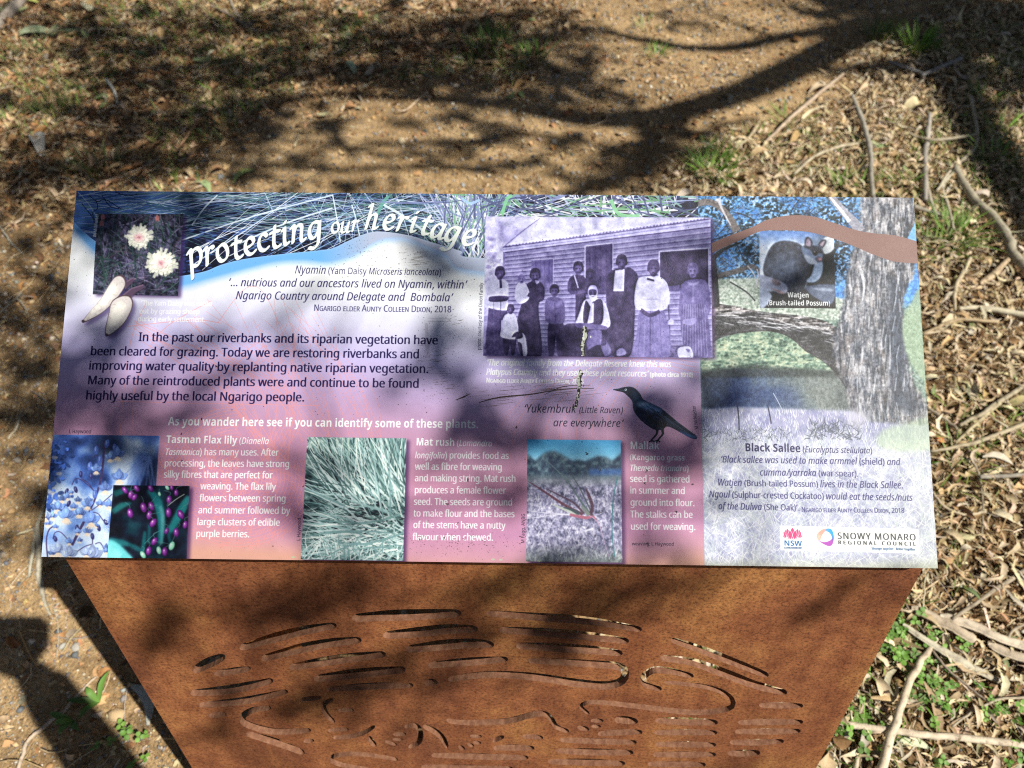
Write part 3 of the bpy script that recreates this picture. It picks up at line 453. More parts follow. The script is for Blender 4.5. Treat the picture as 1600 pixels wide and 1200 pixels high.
GLYPHS = {
  'r': {
    'a': [550,[211,-10,145,0,92,28,57,76,45,146,61,216,107,267,185,300,297,314,386,317,386,348,379,404,358,439,324,458,277,465,237,462,199,452,129,425,103,489,140,506,184,521,232,531,282,534,366,524,425,492,459,438,471,358,471,0,408,0,391,75,387,75,352,37,315,11,270,-5],[230,60,291,69,341,97,374,143,385,210,385,257,308,254,225,244,172,223,144,189,134,145,141,107,161,80,192,65]],
    'b': [603,[332,-10,276,-4,231,13,196,38,170,67,163,67,145,0,83,0,83,745,170,745,170,564,168,501,165,456,170,456,196,487,231,512,276,529,332,534,421,517,490,466,534,381,549,263,534,144,489,59,420,7],[320,62,381,75,425,114,451,177,460,264,444,374,397,441,318,463,247,451,202,415,178,353,170,266,170,262,178,176,201,113,247,75]],
    'c': [471,[294,-10,228,-3,170,19,122,55,85,107,62,175,54,260,62,348,86,418,124,470,174,507,233,528,300,535,377,527,438,507,412,435,357,452,298,460,212,438,160,371,143,261,153,177,181,115,228,77,293,65,334,67,369,74,429,95,429,19,371,-2]],
    'd': [603,[270,-10,181,7,113,58,69,143,54,262,69,381,113,466,182,518,271,535,326,530,370,513,405,488,433,458,439,458,436,496,433,535,433,745,520,745,520,0,450,0,437,71,433,71,406,40,371,14,326,-4],[283,62,354,73,400,107,426,165,434,245,434,261,426,347,402,411,356,451,282,464,221,450,178,408,152,344,143,260,152,176,178,114,222,75]],
    'e': [553,[307,-10,237,-2,175,21,124,58,86,111,62,178,54,259,61,339,83,407,118,462,164,502,221,527,286,535,349,528,402,506,445,470,477,423,496,365,503,298,503,246,143,246,156,168,189,110,241,75,311,64,358,66,400,73,479,100,479,25,400,-1,357,-8],[145,315,413,315,405,375,382,423,342,454,285,465,230,455,188,425,159,378]],
    'f': [337,[107,0,107,459,15,459,15,499,107,528,107,559,118,646,152,705,206,739,277,750,335,745,379,732,357,665,321,675,278,679,241,672,214,650,198,613,193,560,193,525,325,525,325,459,193,459,193,0]],
    'g': [603,[284,-235,179,-227,95,-202,95,-123,182,-153,289,-164,350,-154,396,-124,425,-77,434,-16,434,5,435,39,437,70,433,70,392,25,337,-1,271,-10,180,8,111,62,68,148,54,262,68,374,111,461,180,517,270,535,319,530,363,516,402,491,434,456,439,456,451,525,520,525,520,-9,505,-108,462,-178,389,-221],[283,61,352,71,399,103,426,159,435,241,435,262,426,354,398,416,350,451,281,463,223,450,179,410,152,347,143,261,152,175,179,112,223,74]],
    'h': [606,[83,0,83,745,170,745,170,526,165,453,171,453,201,488,240,514,285,529,334,534,418,523,478,489,514,429,526,342,526,0,441,0,441,336,428,407,389,449,324,463,249,450,202,413,178,353,170,272,170,0]],
    'i': [253,[127,613,108,616,91,626,80,644,76,668,80,692,91,709,108,719,127,723,146,719,162,709,174,692,177,668,174,644,162,626,146,616],[83,0,83,525,170,525,170,0]],
    'j': [253,[127,613,108,616,91,626,80,644,76,668,80,692,91,709,108,719,127,723,146,719,162,709,174,692,177,668,174,644,162,626,146,616],[22,-235,-22,-232,-54,-224,-54,-154,-24,-161,11,-164,39,-159,63,-147,78,-122,83,-81,83,525,170,525,170,-78,161,-144,134,-194,88,-225]],
    'k': [524,[83,0,83,745,169,745,169,356,168,315,165,271,169,271,186,293,210,323,231,348,399,525,500,525,287,301,515,0,411,0,228,245,169,193,169,0]],
    'l': [253,[83,0,83,745,170,745,170,0]],
    'm': [917,[83,0,83,525,153,525,166,454,171,454,199,490,237,515,280,530,325,535,398,525,452,496,486,447,491,447,522,486,563,514,610,530,660,535,738,524,793,490,826,430,837,342,837,0,752,0,752,338,740,407,704,449,645,463,580,452,536,419,511,364,503,290,503,0,418,0,418,338,406,407,370,449,310,463,243,450,200,414,177,354,170,273,170,0]],
    'n': [606,[83,0,83,525,153,525,166,454,171,454,201,490,241,515,287,530,336,535,419,524,478,490,514,430,526,342,526,0,441,0,441,336,428,407,389,449,324,463,250,450,203,414,178,354,170,273,170,0]],
    'o': [593,[295,-10,229,-2,171,22,122,61,85,115,62,183,54,264,70,379,120,465,197,518,298,535,365,527,424,503,473,464,509,411,532,344,540,264,524,148,474,62,396,8],[297,62,366,75,414,116,442,180,451,264,442,347,414,410,366,450,296,463,227,450,179,410,152,347,143,264,152,180,180,116,228,75]],
    'p': [603,[83,-235,83,525,154,525,166,454,170,454,197,486,231,512,276,529,333,535,421,518,490,468,534,383,549,264,534,146,490,60,421,8,332,-10,277,-4,232,13,196,38,170,67,164,67,168,25,170,-20,170,-235],[320,62,363,68,399,88,425,119,445,160,456,209,460,265,451,346,425,409,381,449,318,463,249,451,204,418,179,361,170,280,170,264,178,178,201,114,247,75]],
    'q': [603,[433,-235,433,-11,434,30,438,71,432,71,406,40,370,14,325,-4,268,-10,181,7,113,58,69,143,54,262,69,381,114,466,183,518,271,535,327,529,372,512,407,486,434,454,438,454,451,525,520,525,520,-235],[284,62,354,73,400,106,425,163,434,243,434,261,426,349,401,412,355,451,282,464,221,450,177,408,152,344,143,260,152,177,178,114,222,75]],
    'r': [405,[83,0,83,525,154,525,164,429,168,429,197,470,233,504,277,527,328,535,360,534,390,529,379,450,351,455,323,457,284,451,247,435,215,408,191,373,175,330,170,280,170,0]],
    's': [470,[216,-10,165,-8,121,-1,84,10,51,24,51,102,127,73,172,63,218,60,274,65,313,81,335,106,342,137,339,156,331,173,316,188,293,204,213,239,125,278,93,300,70,325,55,357,50,396,64,455,104,499,167,526,247,535,294,533,337,526,415,500,385,431,316,455,279,462,241,465,194,460,160,448,139,427,132,401,136,381,145,364,162,349,188,335,268,301,353,262,384,240,407,215,421,184,425,145,411,78,369,29,302,0]],
    't': [354,[244,-10,205,-6,168,4,137,24,112,54,96,96,90,153,90,459,16,459,16,500,91,534,125,646,176,646,176,525,328,525,328,459,176,459,176,155,182,113,200,84,226,67,259,61,299,64,332,72,332,6,293,-5]],
    'u': [606,[269,-10,185,2,125,36,89,95,77,181,77,525,165,525,165,187,178,118,217,76,281,62,355,74,402,111,428,171,436,252,436,525,523,525,523,0,452,0,439,70,435,70,405,34,365,9,318,-5]],
    'v': [498,[199,0,0,525,92,525,204,216,221,168,236,117,246,76,250,76,261,118,278,169,294,216,406,525,498,525,298,0]],
    'w': [771,[155,1,11,526,100,526,173,246,193,161,207,89,211,89,220,130,232,182,246,230,339,526,433,526,524,230,545,158,559,90,563,90,576,158,598,246,672,526,760,526,614,1,513,1,423,297,400,376,386,436,382,436,370,376,347,296,253,1]],
    'x': [519,[18,0,208,269,26,525,125,525,260,327,394,525,491,525,310,269,501,0,403,0,260,210,115,0]],
    'y': [500,[82,-235,41,-233,11,-227,11,-159,37,-163,69,-165,109,-158,141,-139,166,-110,185,-72,213,-2,1,525,93,525,207,226,233,151,251,83,255,83,273,148,300,227,407,525,500,525,274,-73,242,-139,202,-191,151,-224]],
    'z': [461,[38,0,38,57,321,459,55,459,55,525,416,525,416,461,137,67,423,67,423,0]],
    'A': [626,[0,0,274,703,353,703,625,0,534,0,450,217,173,217,89,0],[202,295,424,295,345,507,335,535,322,578,312,612,296,552,281,507]],
    'B': [637,[95,0,95,700,295,700,410,690,494,661,544,608,561,526,552,470,526,424,485,391,427,372,427,367,469,357,507,341,539,319,564,288,579,249,584,199,568,115,519,52,442,13,341,0],[183,402,313,402,389,409,436,431,461,467,470,517,459,566,429,600,376,618,299,625,183,625],[183,75,325,75,403,84,454,111,481,153,490,206,481,256,452,295,400,320,318,328,183,328]],
    'C': [620,[381,-10,283,1,203,34,140,88,96,160,69,248,60,351,69,451,99,538,146,610,213,664,296,698,396,710,500,700,589,669,554,594,482,621,440,629,395,632,325,624,266,599,218,557,169,467,153,350,168,233,213,144,260,101,320,76,394,68,481,75,562,95,562,19,481,-3]],
    'D': [716,[95,0,95,700,311,700,410,690,494,661,563,612,614,546,645,460,656,357,645,248,613,159,559,90,486,40,397,10,290,0],[183,75,278,75,403,93,492,145,545,232,563,354,555,439,532,508,494,559,410,608,298,625,183,625]],
    'E': [545,[95,0,95,700,486,700,486,623,183,623,183,404,469,404,469,327,183,327,183,77,486,77,486,0]],
    'F': [509,[95,0,95,700,486,700,486,623,183,623,183,375,468,375,468,297,183,297,183,0]],
    'G': [714,[395,-10,295,1,212,34,146,87,99,158,69,247,60,350,71,452,103,540,156,612,227,665,316,699,423,710,480,707,534,699,584,686,631,669,598,592,514,621,467,629,418,632,340,624,275,599,222,557,169,467,152,350,159,271,179,202,214,145,264,102,331,76,416,67,494,72,553,83,553,291,399,291,399,370,641,370,641,26,584,10,526,-1,465,-8]],
    'H': [726,[95,0,95,700,183,700,183,404,542,404,542,700,630,700,630,0,542,0,542,326,183,326,183,0]],
    'I': [332,[39,0,39,51,122,70,122,629,39,649,39,700,292,700,292,649,210,629,210,70,292,51,292,0]],
    'J': [268,[-4,-186,-45,-183,-76,-174,-76,-99,-43,-106,-6,-109,18,-106,41,-99,61,-86,76,-65,87,-35,90,4,90,700,178,700,178,11,166,-77,128,-138,70,-174]],
    'K': [607,[95,0,95,700,183,700,183,355,244,422,304,488,493,700,596,700,319,395,607,0,503,0,255,334,183,272,183,0]],
    'L': [514,[95,0,95,700,183,700,183,78,489,78,489,0]],
    'M': [889,[95,0,95,700,225,700,441,126,445,126,665,700,794,700,794,0,707,0,707,430,709,531,714,613,710,613,476,0,404,0,174,614,170,614,175,532,176,425,176,0]],
    'N': [745,[95,0,95,700,197,700,571,121,575,121,572,168,569,236,568,305,568,700,650,700,650,0,547,0,173,581,169,581,174,496,176,391,176,0]],
    'O': [766,[383,-10,284,1,202,35,140,89,95,162,69,250,60,352,69,453,95,540,140,612,202,666,284,700,384,711,481,700,561,666,624,612,669,541,697,453,706,351,697,249,669,161,624,89,561,35,481,1],[383,67,456,75,514,100,558,143,599,233,613,351,599,469,558,558,514,600,456,625,384,633,312,625,254,600,209,558,167,469,153,351,167,233,209,143,253,100,311,75]],
    'P': [593,[95,0,95,700,280,700,399,687,480,646,527,581,543,494,537,438,517,386,482,340,430,304,358,280,264,273,183,273,183,0],[183,348,254,348,341,356,403,380,440,424,452,490,441,549,409,591,353,616,273,625,183,625]],
    'Q': [766,[543,-167,408,-9,394,-10,383,-10,284,1,202,35,140,89,95,162,69,250,60,352,69,453,95,540,140,612,202,666,284,700,384,711,481,700,561,666,624,612,669,541,697,453,706,351,693,232,654,132,591,56,502,8,670,-167],[383,67,456,75,514,100,558,143,599,233,613,351,599,469,558,558,514,600,456,625,384,633,312,625,254,600,209,558,167,469,153,351,167,233,209,143,253,100,311,75]],
    'R': [610,[95,0,95,700,288,700,402,688,481,650,528,588,543,501,538,450,523,408,499,374,470,349,437,329,403,314,595,0,492,0,323,289,183,289,183,0],[183,364,288,364,362,372,413,398,442,439,452,497,442,556,411,595,358,616,283,624,183,624]],
    'S': [538,[242,-10,186,-8,133,-1,87,10,50,24,50,108,138,79,191,70,246,67,315,74,364,97,394,133,404,179,400,211,389,237,369,260,339,281,239,324,161,360,104,403,70,459,59,531,66,583,87,627,121,662,166,688,220,704,282,710,338,707,388,699,434,687,475,671,448,595,369,622,326,630,280,632,223,625,181,604,156,572,148,530,152,498,163,472,182,449,211,429,301,389,358,366,405,341,443,312,470,278,487,237,492,187,475,104,425,42,345,3]],
    'T': [545,[228,0,228,623,10,623,10,700,534,700,534,623,317,623,317,0]],
    'U': [717,[355,-10,275,-2,209,22,156,61,105,144,88,249,88,700,176,700,176,246,188,170,222,114,279,78,360,67,442,79,498,117,530,175,540,247,540,700,627,700,627,247,620,178,598,116,561,64,508,24,440,-1]],
    'V': [588,[250,0,0,700,92,700,250,251,276,170,294,98,312,171,338,253,495,700,588,700,338,0]],
    'W': [912,[197,0,12,700,104,700,213,273,233,185,246,106,261,189,283,277,407,700,498,700,626,275,650,185,665,106,678,185,699,274,807,700,899,700,713,0,624,0,487,459,472,516,459,566,452,597,442,543,419,456,286,0]],
    'X': [575,[4,0,236,365,19,700,117,700,288,425,461,700,554,700,337,367,571,0,471,0,285,304,97,0]],
    'Y': [555,[233,0,233,268,0,700,96,700,277,356,460,700,555,700,322,272,322,0]],
    'Z': [561,[37,0,37,67,406,622,49,622,49,700,513,700,513,633,144,78,523,78,523,0]],
    '0': [561,[279,-10,207,1,149,33,104,86,62,200,48,351,54,456,71,545,101,616,145,668,204,700,279,711,351,700,410,669,455,616,498,503,513,351,507,246,489,157,459,86,415,33,355,1],[279,64,347,81,392,135,417,224,425,351,417,476,392,566,347,619,279,637,212,619,167,566,143,476,134,351,143,225,167,135,212,82]],
    '1': [561,[264,0,264,489,265,557,268,610,239,584,207,556,132,495,87,553,276,700,348,700,348,0]],
    '2': [561,[47,0,47,72,230,257,320,351,351,392,375,432,388,473,393,519,385,569,359,606,319,629,270,636,222,632,180,619,141,598,101,570,55,627,99,659,150,686,206,704,270,710,357,697,425,660,467,601,481,524,476,470,459,421,432,374,396,326,302,226,156,82,156,78,510,78,510,0]],
    '3': [561,[236,-10,183,-8,134,-1,88,10,44,28,44,109,90,90,139,75,189,66,237,63,318,72,373,100,404,143,415,201,402,257,363,296,301,317,219,325,151,325,151,398,220,398,295,407,350,434,384,476,395,530,387,576,361,609,320,630,268,637,215,633,171,621,91,578,48,637,90,665,141,688,200,704,267,710,362,698,430,661,470,605,483,536,474,473,444,424,398,389,338,369,338,365,412,347,464,312,495,262,505,199,498,142,476,91,440,48,389,17,321,-3]],
    '4': [561,[356,0,356,159,21,159,21,232,350,704,439,704,439,236,541,236,541,159,439,159,439,0],[105,236,356,236,356,457,357,544,361,612,357,612,337,572,315,535]],
    '5': [561,[243,-10,191,-7,142,0,98,12,62,28,62,110,101,91,148,76,197,67,244,64,314,73,369,100,405,147,417,215,406,275,375,320,320,348,241,357,178,352,122,342,78,370,105,700,456,700,456,622,178,622,162,419,207,425,270,429,366,416,441,375,489,311,505,224,488,126,436,52,353,6]],
    '6': [561,[292,-10,229,-1,172,24,123,66,86,125,62,203,54,299,57,374,67,448,86,517,115,580,157,633,213,675,285,701,375,710,420,708,461,701,461,627,421,636,376,639,314,634,264,617,223,590,193,555,170,513,155,465,145,412,140,356,146,356,173,388,209,414,255,432,312,438,394,424,459,383,501,316,515,225,500,127,454,53,384,6],[291,63,347,73,391,102,420,153,429,225,421,285,396,331,353,361,294,371,251,366,214,351,183,330,160,303,146,273,141,242,145,200,158,158,179,120,208,90,245,69]],
    '7': [561,[133,0,421,622,43,622,43,700,513,700,513,633,228,0]],
    '8': [561,[282,-10,183,3,109,40,63,99,48,178,53,223,68,262,92,295,122,323,156,346,193,366,146,398,106,437,80,484,71,543,77,593,98,634,130,666,173,690,223,705,279,710,363,699,430,667,475,614,489,542,485,503,471,469,450,439,423,413,356,371,434,324,466,296,491,264,506,226,512,181,496,102,450,42,377,3],[283,404,330,428,369,456,395,492,404,539,395,582,370,614,330,634,278,640,229,634,190,614,164,582,155,539,159,506,172,478,192,456,219,437],[280,59,344,67,390,93,418,131,427,180,417,227,387,265,340,297,280,325,265,330,208,301,166,267,141,227,132,177,141,131,169,93,215,67]],
    '9': [561,[188,-10,143,-7,100,0,100,74,141,64,186,61,249,66,300,83,340,110,371,145,393,187,409,235,418,288,423,343,417,343,390,312,354,286,308,268,250,262,169,276,104,317,63,384,49,474,56,542,77,600,110,647,155,681,209,703,273,710,336,701,393,676,441,634,478,574,502,497,510,401,506,326,497,252,478,183,449,120,407,67,350,25,278,-1],[269,329,313,334,350,349,381,370,403,397,418,427,423,458,418,500,406,541,385,579,356,610,318,630,273,637,217,627,173,597,144,546,134,475,143,414,167,368,209,339]],
    '.': [263,[130,-14,108,-10,88,2,75,23,71,53,75,84,88,104,108,115,130,119,154,115,174,104,188,84,192,53,188,23,174,2,154,-10]],
    ',': [263,[40,-126,68,-4,89,114,181,114,188,103,151,-11,104,-126]],
    ':': [263,[130,406,108,410,88,422,75,442,71,473,75,504,88,525,108,536,130,539,154,536,174,525,188,504,192,473,188,442,174,422,154,410],[130,-14,108,-10,88,2,75,23,71,53,75,84,88,104,108,115,130,119,154,115,174,104,188,84,192,53,188,23,174,2,154,-10]],
    '(': [294,[183,-155,119,-63,74,41,48,152,39,269,48,386,74,500,119,605,183,700,265,700,205,603,161,497,135,385,126,270,135,157,161,47,204,-58,264,-155]],
    ')': [294,[30,-155,90,-58,133,47,159,157,168,270,159,385,133,497,90,603,29,700,111,700,175,605,220,500,246,386,255,269,246,152,220,41,175,-63,111,-155]],
    '/': [365,[10,0,271,700,355,700,94,0]],
    '-': [316,[39,225,39,301,276,301,276,225]],
    "'": [221,[83,447,64,700,157,700,137,447]],
    '‘': [588,[93,0,93,700,495,700,495,0],[143,50,446,50,446,650,143,650]],
    '’': [588,[93,0,93,700,495,700,495,0],[143,50,446,50,446,650,143,650]],
    '…': [588,[93,0,93,700,495,700,495,0],[143,50,446,50,446,650,143,650]],
  },
  'b': {
    'a': [592,[207,-10,141,1,88,32,53,85,41,160,56,234,101,286,176,317,280,330,374,333,374,357,368,393,351,419,325,433,290,438,251,435,214,427,139,399,91,498,137,518,187,533,240,543,296,546,391,534,461,500,504,441,519,357,519,0,417,0,388,73,384,73,349,35,312,10,266,-5],[262,97,305,104,341,125,365,159,374,204,374,248,317,246,257,239,219,221,198,193,191,159,196,130,211,111,233,101]],
    'b': [621,[371,-10,318,-5,278,11,247,34,223,59,213,59,188,0,76,0,76,745,223,745,223,572,221,512,217,466,223,466,248,496,280,522,322,539,375,545,456,528,521,475,563,388,576,269,562,148,520,61,454,8],[329,109,370,119,401,150,421,201,427,271,421,339,400,389,369,419,327,428,279,420,248,393,230,349,223,285,223,270,228,201,246,150,278,119]],
    'c': [504,[294,-10,188,7,109,56,60,142,44,265,52,354,77,425,117,478,170,516,234,538,307,545,358,542,402,534,474,509,430,396,366,419,307,427,244,409,206,356,193,266,201,196,223,147,259,118,307,109,350,112,388,121,423,136,457,155,457,30,423,12,387,0,345,-7]],
    'd': [621,[246,-10,165,8,100,60,58,147,44,267,58,387,101,475,167,527,250,545,303,539,345,523,378,497,404,467,409,467,402,512,398,574,398,745,544,745,544,0,432,0,404,70,398,70,373,39,340,13,299,-4],[297,107,349,116,382,143,401,187,408,250,408,266,402,335,384,385,350,416,295,426,252,416,220,385,199,334,192,265,199,196,220,147,253,117]],
    'e': [579,[319,-10,243,-2,176,20,121,58,79,111,53,179,44,264,52,350,76,420,114,475,165,514,226,537,297,545,396,529,473,482,521,405,537,302,537,231,192,231,202,176,229,134,270,108,325,99,375,102,420,109,463,122,507,141,507,28,467,11,424,0,376,-7],[195,328,400,328,393,373,375,409,343,433,298,441,259,434,228,414,206,379]],
    'f': [379,[100,0,100,425,20,425,20,496,100,535,100,575,106,635,123,681,151,713,189,734,235,746,289,750,367,743,424,727,386,621,350,630,305,634,279,630,260,616,250,595,246,569,246,535,373,535,373,425,246,425,246,0]],
    'g': [621,[276,-235,171,-228,123,-219,76,-204,76,-87,178,-118,285,-128,348,-115,386,-74,398,-7,398,4,400,38,402,70,398,70,368,33,332,9,292,-5,246,-10,161,8,98,63,57,151,44,267,58,384,99,472,164,527,250,545,311,536,363,510,405,467,409,467,421,535,544,535,544,-1,527,-102,476,-175,393,-220],[298,105,347,113,381,137,401,181,408,248,408,266,401,340,381,389,347,417,296,426,239,408,205,355,193,265,205,176,240,123]],
    'h': [644,[76,0,76,745,223,745,223,593,220,518,216,467,224,467,253,502,289,526,332,540,378,545,457,533,518,499,557,438,571,349,571,0,425,0,425,313,415,377,386,416,338,428,283,417,248,383,229,327,223,252,223,0]],
    'i': [299,[150,602,119,606,94,618,76,639,71,674,76,708,94,730,119,741,150,745,180,741,206,730,224,708,229,674,224,639,206,618,180,606],[76,0,76,535,223,535,223,0]],
    'j': [299,[150,602,119,606,94,618,76,639,71,674,76,708,94,730,119,741,150,745,180,741,206,730,224,708,229,674,224,639,206,618,180,606],[33,-235,-18,-232,-63,-224,-63,-109,-29,-115,6,-118,33,-113,56,-101,71,-76,76,-36,76,535,223,535,223,-58,218,-105,204,-147,180,-183,144,-211,95,-229]],
    'k': [608,[76,0,76,745,223,745,223,412,220,351,215,291,217,291,247,333,280,373,430,535,595,535,382,303,608,0,439,0,285,217,223,167,223,0]],
    'l': [299,[76,0,76,745,223,745,223,0]],
    'm': [963,[76,0,76,535,188,535,208,467,216,467,245,502,283,526,326,540,372,545,426,540,472,526,508,502,534,467,547,467,576,502,615,526,659,540,705,545,785,533,843,499,878,438,889,349,889,0,743,0,743,313,734,377,707,416,663,428,613,418,580,387,562,337,556,269,556,0,410,0,410,313,401,377,374,416,329,428,278,417,246,383,228,327,223,252,223,0]],
    'n': [644,[76,0,76,535,188,535,208,467,216,467,246,502,286,526,332,540,380,545,458,533,519,499,558,438,571,349,571,0,425,0,425,313,419,363,404,400,377,421,338,428,282,417,247,383,229,327,223,252,223,0]],
    'o': [607,[302,-10,231,-2,169,23,117,62,77,117,52,186,44,269,62,387,114,474,196,527,305,545,376,537,438,513,490,473,529,419,554,351,563,269,545,150,493,63,410,8],[304,108,354,118,388,149,407,199,414,269,407,338,388,388,354,418,303,427,253,418,219,388,200,338,193,269,200,199,219,149,253,118]],
    'p': [621,[76,-235,76,535,195,535,216,466,223,466,248,496,280,522,322,539,375,545,456,528,521,475,563,388,576,269,562,149,519,61,453,8,371,-10,319,-5,278,11,247,34,223,59,215,59,223,-20,223,-235],[329,109,373,119,403,150,421,201,427,271,416,358,383,411,327,428,279,420,248,393,230,349,223,285,223,270,228,201,246,150,278,119]],
    'q': [621,[398,-235,398,-11,404,70,398,70,374,39,341,13,299,-4,246,-10,164,8,100,60,58,147,44,267,58,387,101,475,166,527,249,545,302,539,345,523,378,497,404,467,408,467,421,535,544,535,544,-235],[298,105,350,114,383,141,401,185,408,248,408,266,402,335,384,385,350,416,296,426,251,416,219,385,200,334,193,265,205,176,240,123]],
    'r': [445,[76,0,76,535,187,535,209,445,216,445,244,483,280,516,325,538,375,545,401,544,425,541,414,404,394,407,371,409,334,406,299,396,268,378,244,353,228,318,223,273,223,0]],
    's': [487,[222,-10,125,-2,85,7,45,22,45,142,138,110,185,100,226,97,263,100,288,110,301,125,306,143,299,168,267,192,190,227,108,270,80,293,60,321,48,355,44,396,59,461,102,508,169,536,256,545,305,543,351,535,397,522,444,503,400,398,325,426,290,434,254,437,205,428,189,402,198,379,230,357,301,325,380,287,410,264,432,237,445,202,450,159,436,87,393,34,321,1]],
    't': [425,[260,-10,214,-6,174,6,140,27,114,60,98,106,92,168,92,425,23,425,23,487,103,536,145,649,238,649,238,535,388,535,388,425,238,425,238,168,243,141,256,122,276,111,302,107,349,112,394,124,394,15,336,-2]],
    'u': [644,[264,-10,186,2,125,37,87,97,74,186,74,535,220,535,220,223,225,173,240,136,267,114,306,107,362,118,397,152,415,208,422,283,422,535,568,535,568,0,456,0,436,69,428,69,398,33,358,9,312,-5]],
    'v': [558,[204,0,0,535,153,535,256,230,270,174,276,121,280,121,287,175,302,230,405,535,558,535,354,0]],
    'w': [839,[162,0,10,535,155,535,217,298,229,239,239,173,246,123,250,123,254,159,261,207,269,251,275,278,340,535,501,535,564,278,573,234,583,173,587,123,591,123,598,171,609,238,623,298,686,535,829,535,675,0,517,0,475,187,464,237,448,307,431,377,421,424,417,424,406,377,390,307,374,236,362,185,319,0]],
    'x': [567,[5,0,186,274,14,535,179,535,283,365,388,535,554,535,379,274,562,0,396,0,283,183,171,0]],
    'y': [558,[108,-235,65,-233,33,-227,33,-112,59,-116,91,-118,132,-111,164,-90,188,-59,204,-23,213,4,0,535,160,535,261,234,273,190,278,141,281,141,290,190,302,234,401,535,558,535,331,-69,294,-142,243,-194,180,-225]],
    'z': [478,[26,0,26,86,275,424,41,424,41,535,440,535,440,440,199,112,449,112,449,0]],
    'A': [676,[0,0,247,703,428,703,676,0,517,0,466,167,211,167,160,0],[248,291,430,291,378,454,366,496,351,548,338,594,325,546,309,491,298,454]],
    'B': [659,[88,0,88,700,306,700,429,690,518,661,557,628,581,582,589,523,582,467,561,422,527,388,481,372,481,367,515,357,545,342,571,321,590,291,603,252,607,203,590,118,538,54,457,13,350,0],[236,423,323,423,377,428,412,443,431,468,437,503,430,538,408,561,370,574,315,578,236,578],[236,123,333,123,390,129,426,149,446,179,453,218,446,253,426,281,388,299,328,305,236,305]],
    'F': [538,[88,0,88,700,489,700,489,578,234,578,234,398,472,398,472,276,234,276,234,0]],
    'I': [381,[31,0,31,84,117,124,117,576,31,616,31,700,350,700,350,616,265,576,265,124,350,84,350,0]],
    'K': [651,[88,0,88,700,236,700,236,379,265,421,295,462,484,700,649,700,405,390,651,0,482,0,299,295,236,250,236,0]],
    'L': [554,[88,0,88,700,236,700,236,123,521,123,521,0]],
    'M': [925,[88,0,88,700,290,700,456,165,459,165,634,700,836,700,836,0,698,0,698,331,700,408,702,490,705,548,701,548,521,0,384,0,216,549,212,549,216,490,219,406,221,325,221,0]],
    'N': [797,[88,0,88,700,275,700,579,175,582,175,577,273,575,369,575,700,709,700,709,0,521,0,216,529,212,529,218,429,221,329,221,0]],
    'P': [616,[88,0,88,700,312,700,429,685,509,642,556,572,572,481,565,422,546,367,512,319,461,281,391,257,300,249,236,249,236,0],[236,371,285,371,342,377,385,396,412,428,422,476,408,533,369,567,304,578,236,578]],
    'S': [540,[243,-10,138,1,45,32,45,171,149,131,202,117,255,113,302,118,333,134,350,158,356,187,346,223,317,251,273,276,220,302,167,329,112,370,89,397,70,428,57,466,53,511,69,594,117,657,192,697,290,710,344,707,395,697,498,661,450,545,364,575,325,584,285,586,248,581,221,567,204,544,198,516,206,482,231,457,273,433,330,404,380,379,422,351,456,321,480,286,496,245,501,194,484,110,434,46,353,4]],
    'T': [568,[210,0,210,576,20,576,20,700,548,700,548,576,358,576,358,0]],
    'W': [948,[178,0,0,700,146,700,235,318,248,261,261,192,270,134,278,193,291,258,302,308,404,700,544,700,646,308,657,259,670,192,678,134,687,193,700,261,713,318,802,700,948,700,770,0,601,0,506,368,499,400,489,447,479,496,474,531,468,496,459,448,449,400,441,367,347,0]],
    '0': [561,[279,-10,203,1,141,33,94,86,50,200,35,350,41,455,59,544,90,615,136,668,199,700,279,711,356,700,418,669,465,616,510,502,525,350,519,245,500,157,469,86,423,33,360,1],[279,110,326,125,356,170,372,245,377,350,372,455,356,530,326,576,279,591,232,576,203,530,188,455,182,350,187,245,203,170,232,125]],
    '1': [561,[257,0,257,405,258,472,261,544,240,523,210,496,129,431,58,521,283,700,405,700,405,0]],
    '8': [561,[280,-10,176,3,99,40,50,100,34,177,44,243,74,294,117,334,169,366,125,398,89,437,64,484,56,541,64,592,87,634,124,667,170,690,223,704,280,709,339,704,392,690,437,667,473,634,496,592,504,540,495,483,468,437,428,400,378,370,450,324,480,296,504,263,520,225,525,181,518,127,495,80,458,42,408,14,349,-4],[280,431,312,449,339,469,358,495,365,529,359,560,341,582,313,596,279,601,246,596,219,582,201,560,195,529,201,497,221,471,248,450],[278,99,326,105,361,123,381,150,388,185,384,210,373,232,334,268,286,298,274,305,233,282,200,255,179,224,172,186,178,151,199,124,232,105]],
    '9': [561,[175,-10,126,-8,80,-3,80,116,122,109,165,106,242,113,300,134,340,167,367,211,382,264,389,325,383,325,359,293,329,267,287,249,228,243,148,258,85,301,45,371,31,465,47,566,96,643,171,692,270,708,338,700,399,675,451,633,491,574,517,497,525,401,523,341,517,282,505,224,486,170,459,121,424,77,379,41,323,13,255,-4],[270,357,301,361,327,372,348,388,365,408,375,431,378,454,375,486,367,518,352,546,331,569,305,584,273,589,233,582,202,560,181,522,175,467,180,421,198,386,228,364]],
  },
  'i': {
    'a': [557,[189,-10,132,2,87,36,57,92,47,170,52,241,66,309,89,372,120,426,157,471,201,506,250,528,305,535,352,528,389,508,417,478,437,444,442,444,474,525,539,525,427,0,359,0,372,97,368,97,331,57,289,22,242,-2],[218,62,254,68,289,88,322,119,351,160,376,208,395,261,405,313,408,358,401,400,382,433,352,455,314,463,277,457,243,439,213,410,186,373,165,329,149,278,139,224,135,168,141,121,157,88,183,68]],
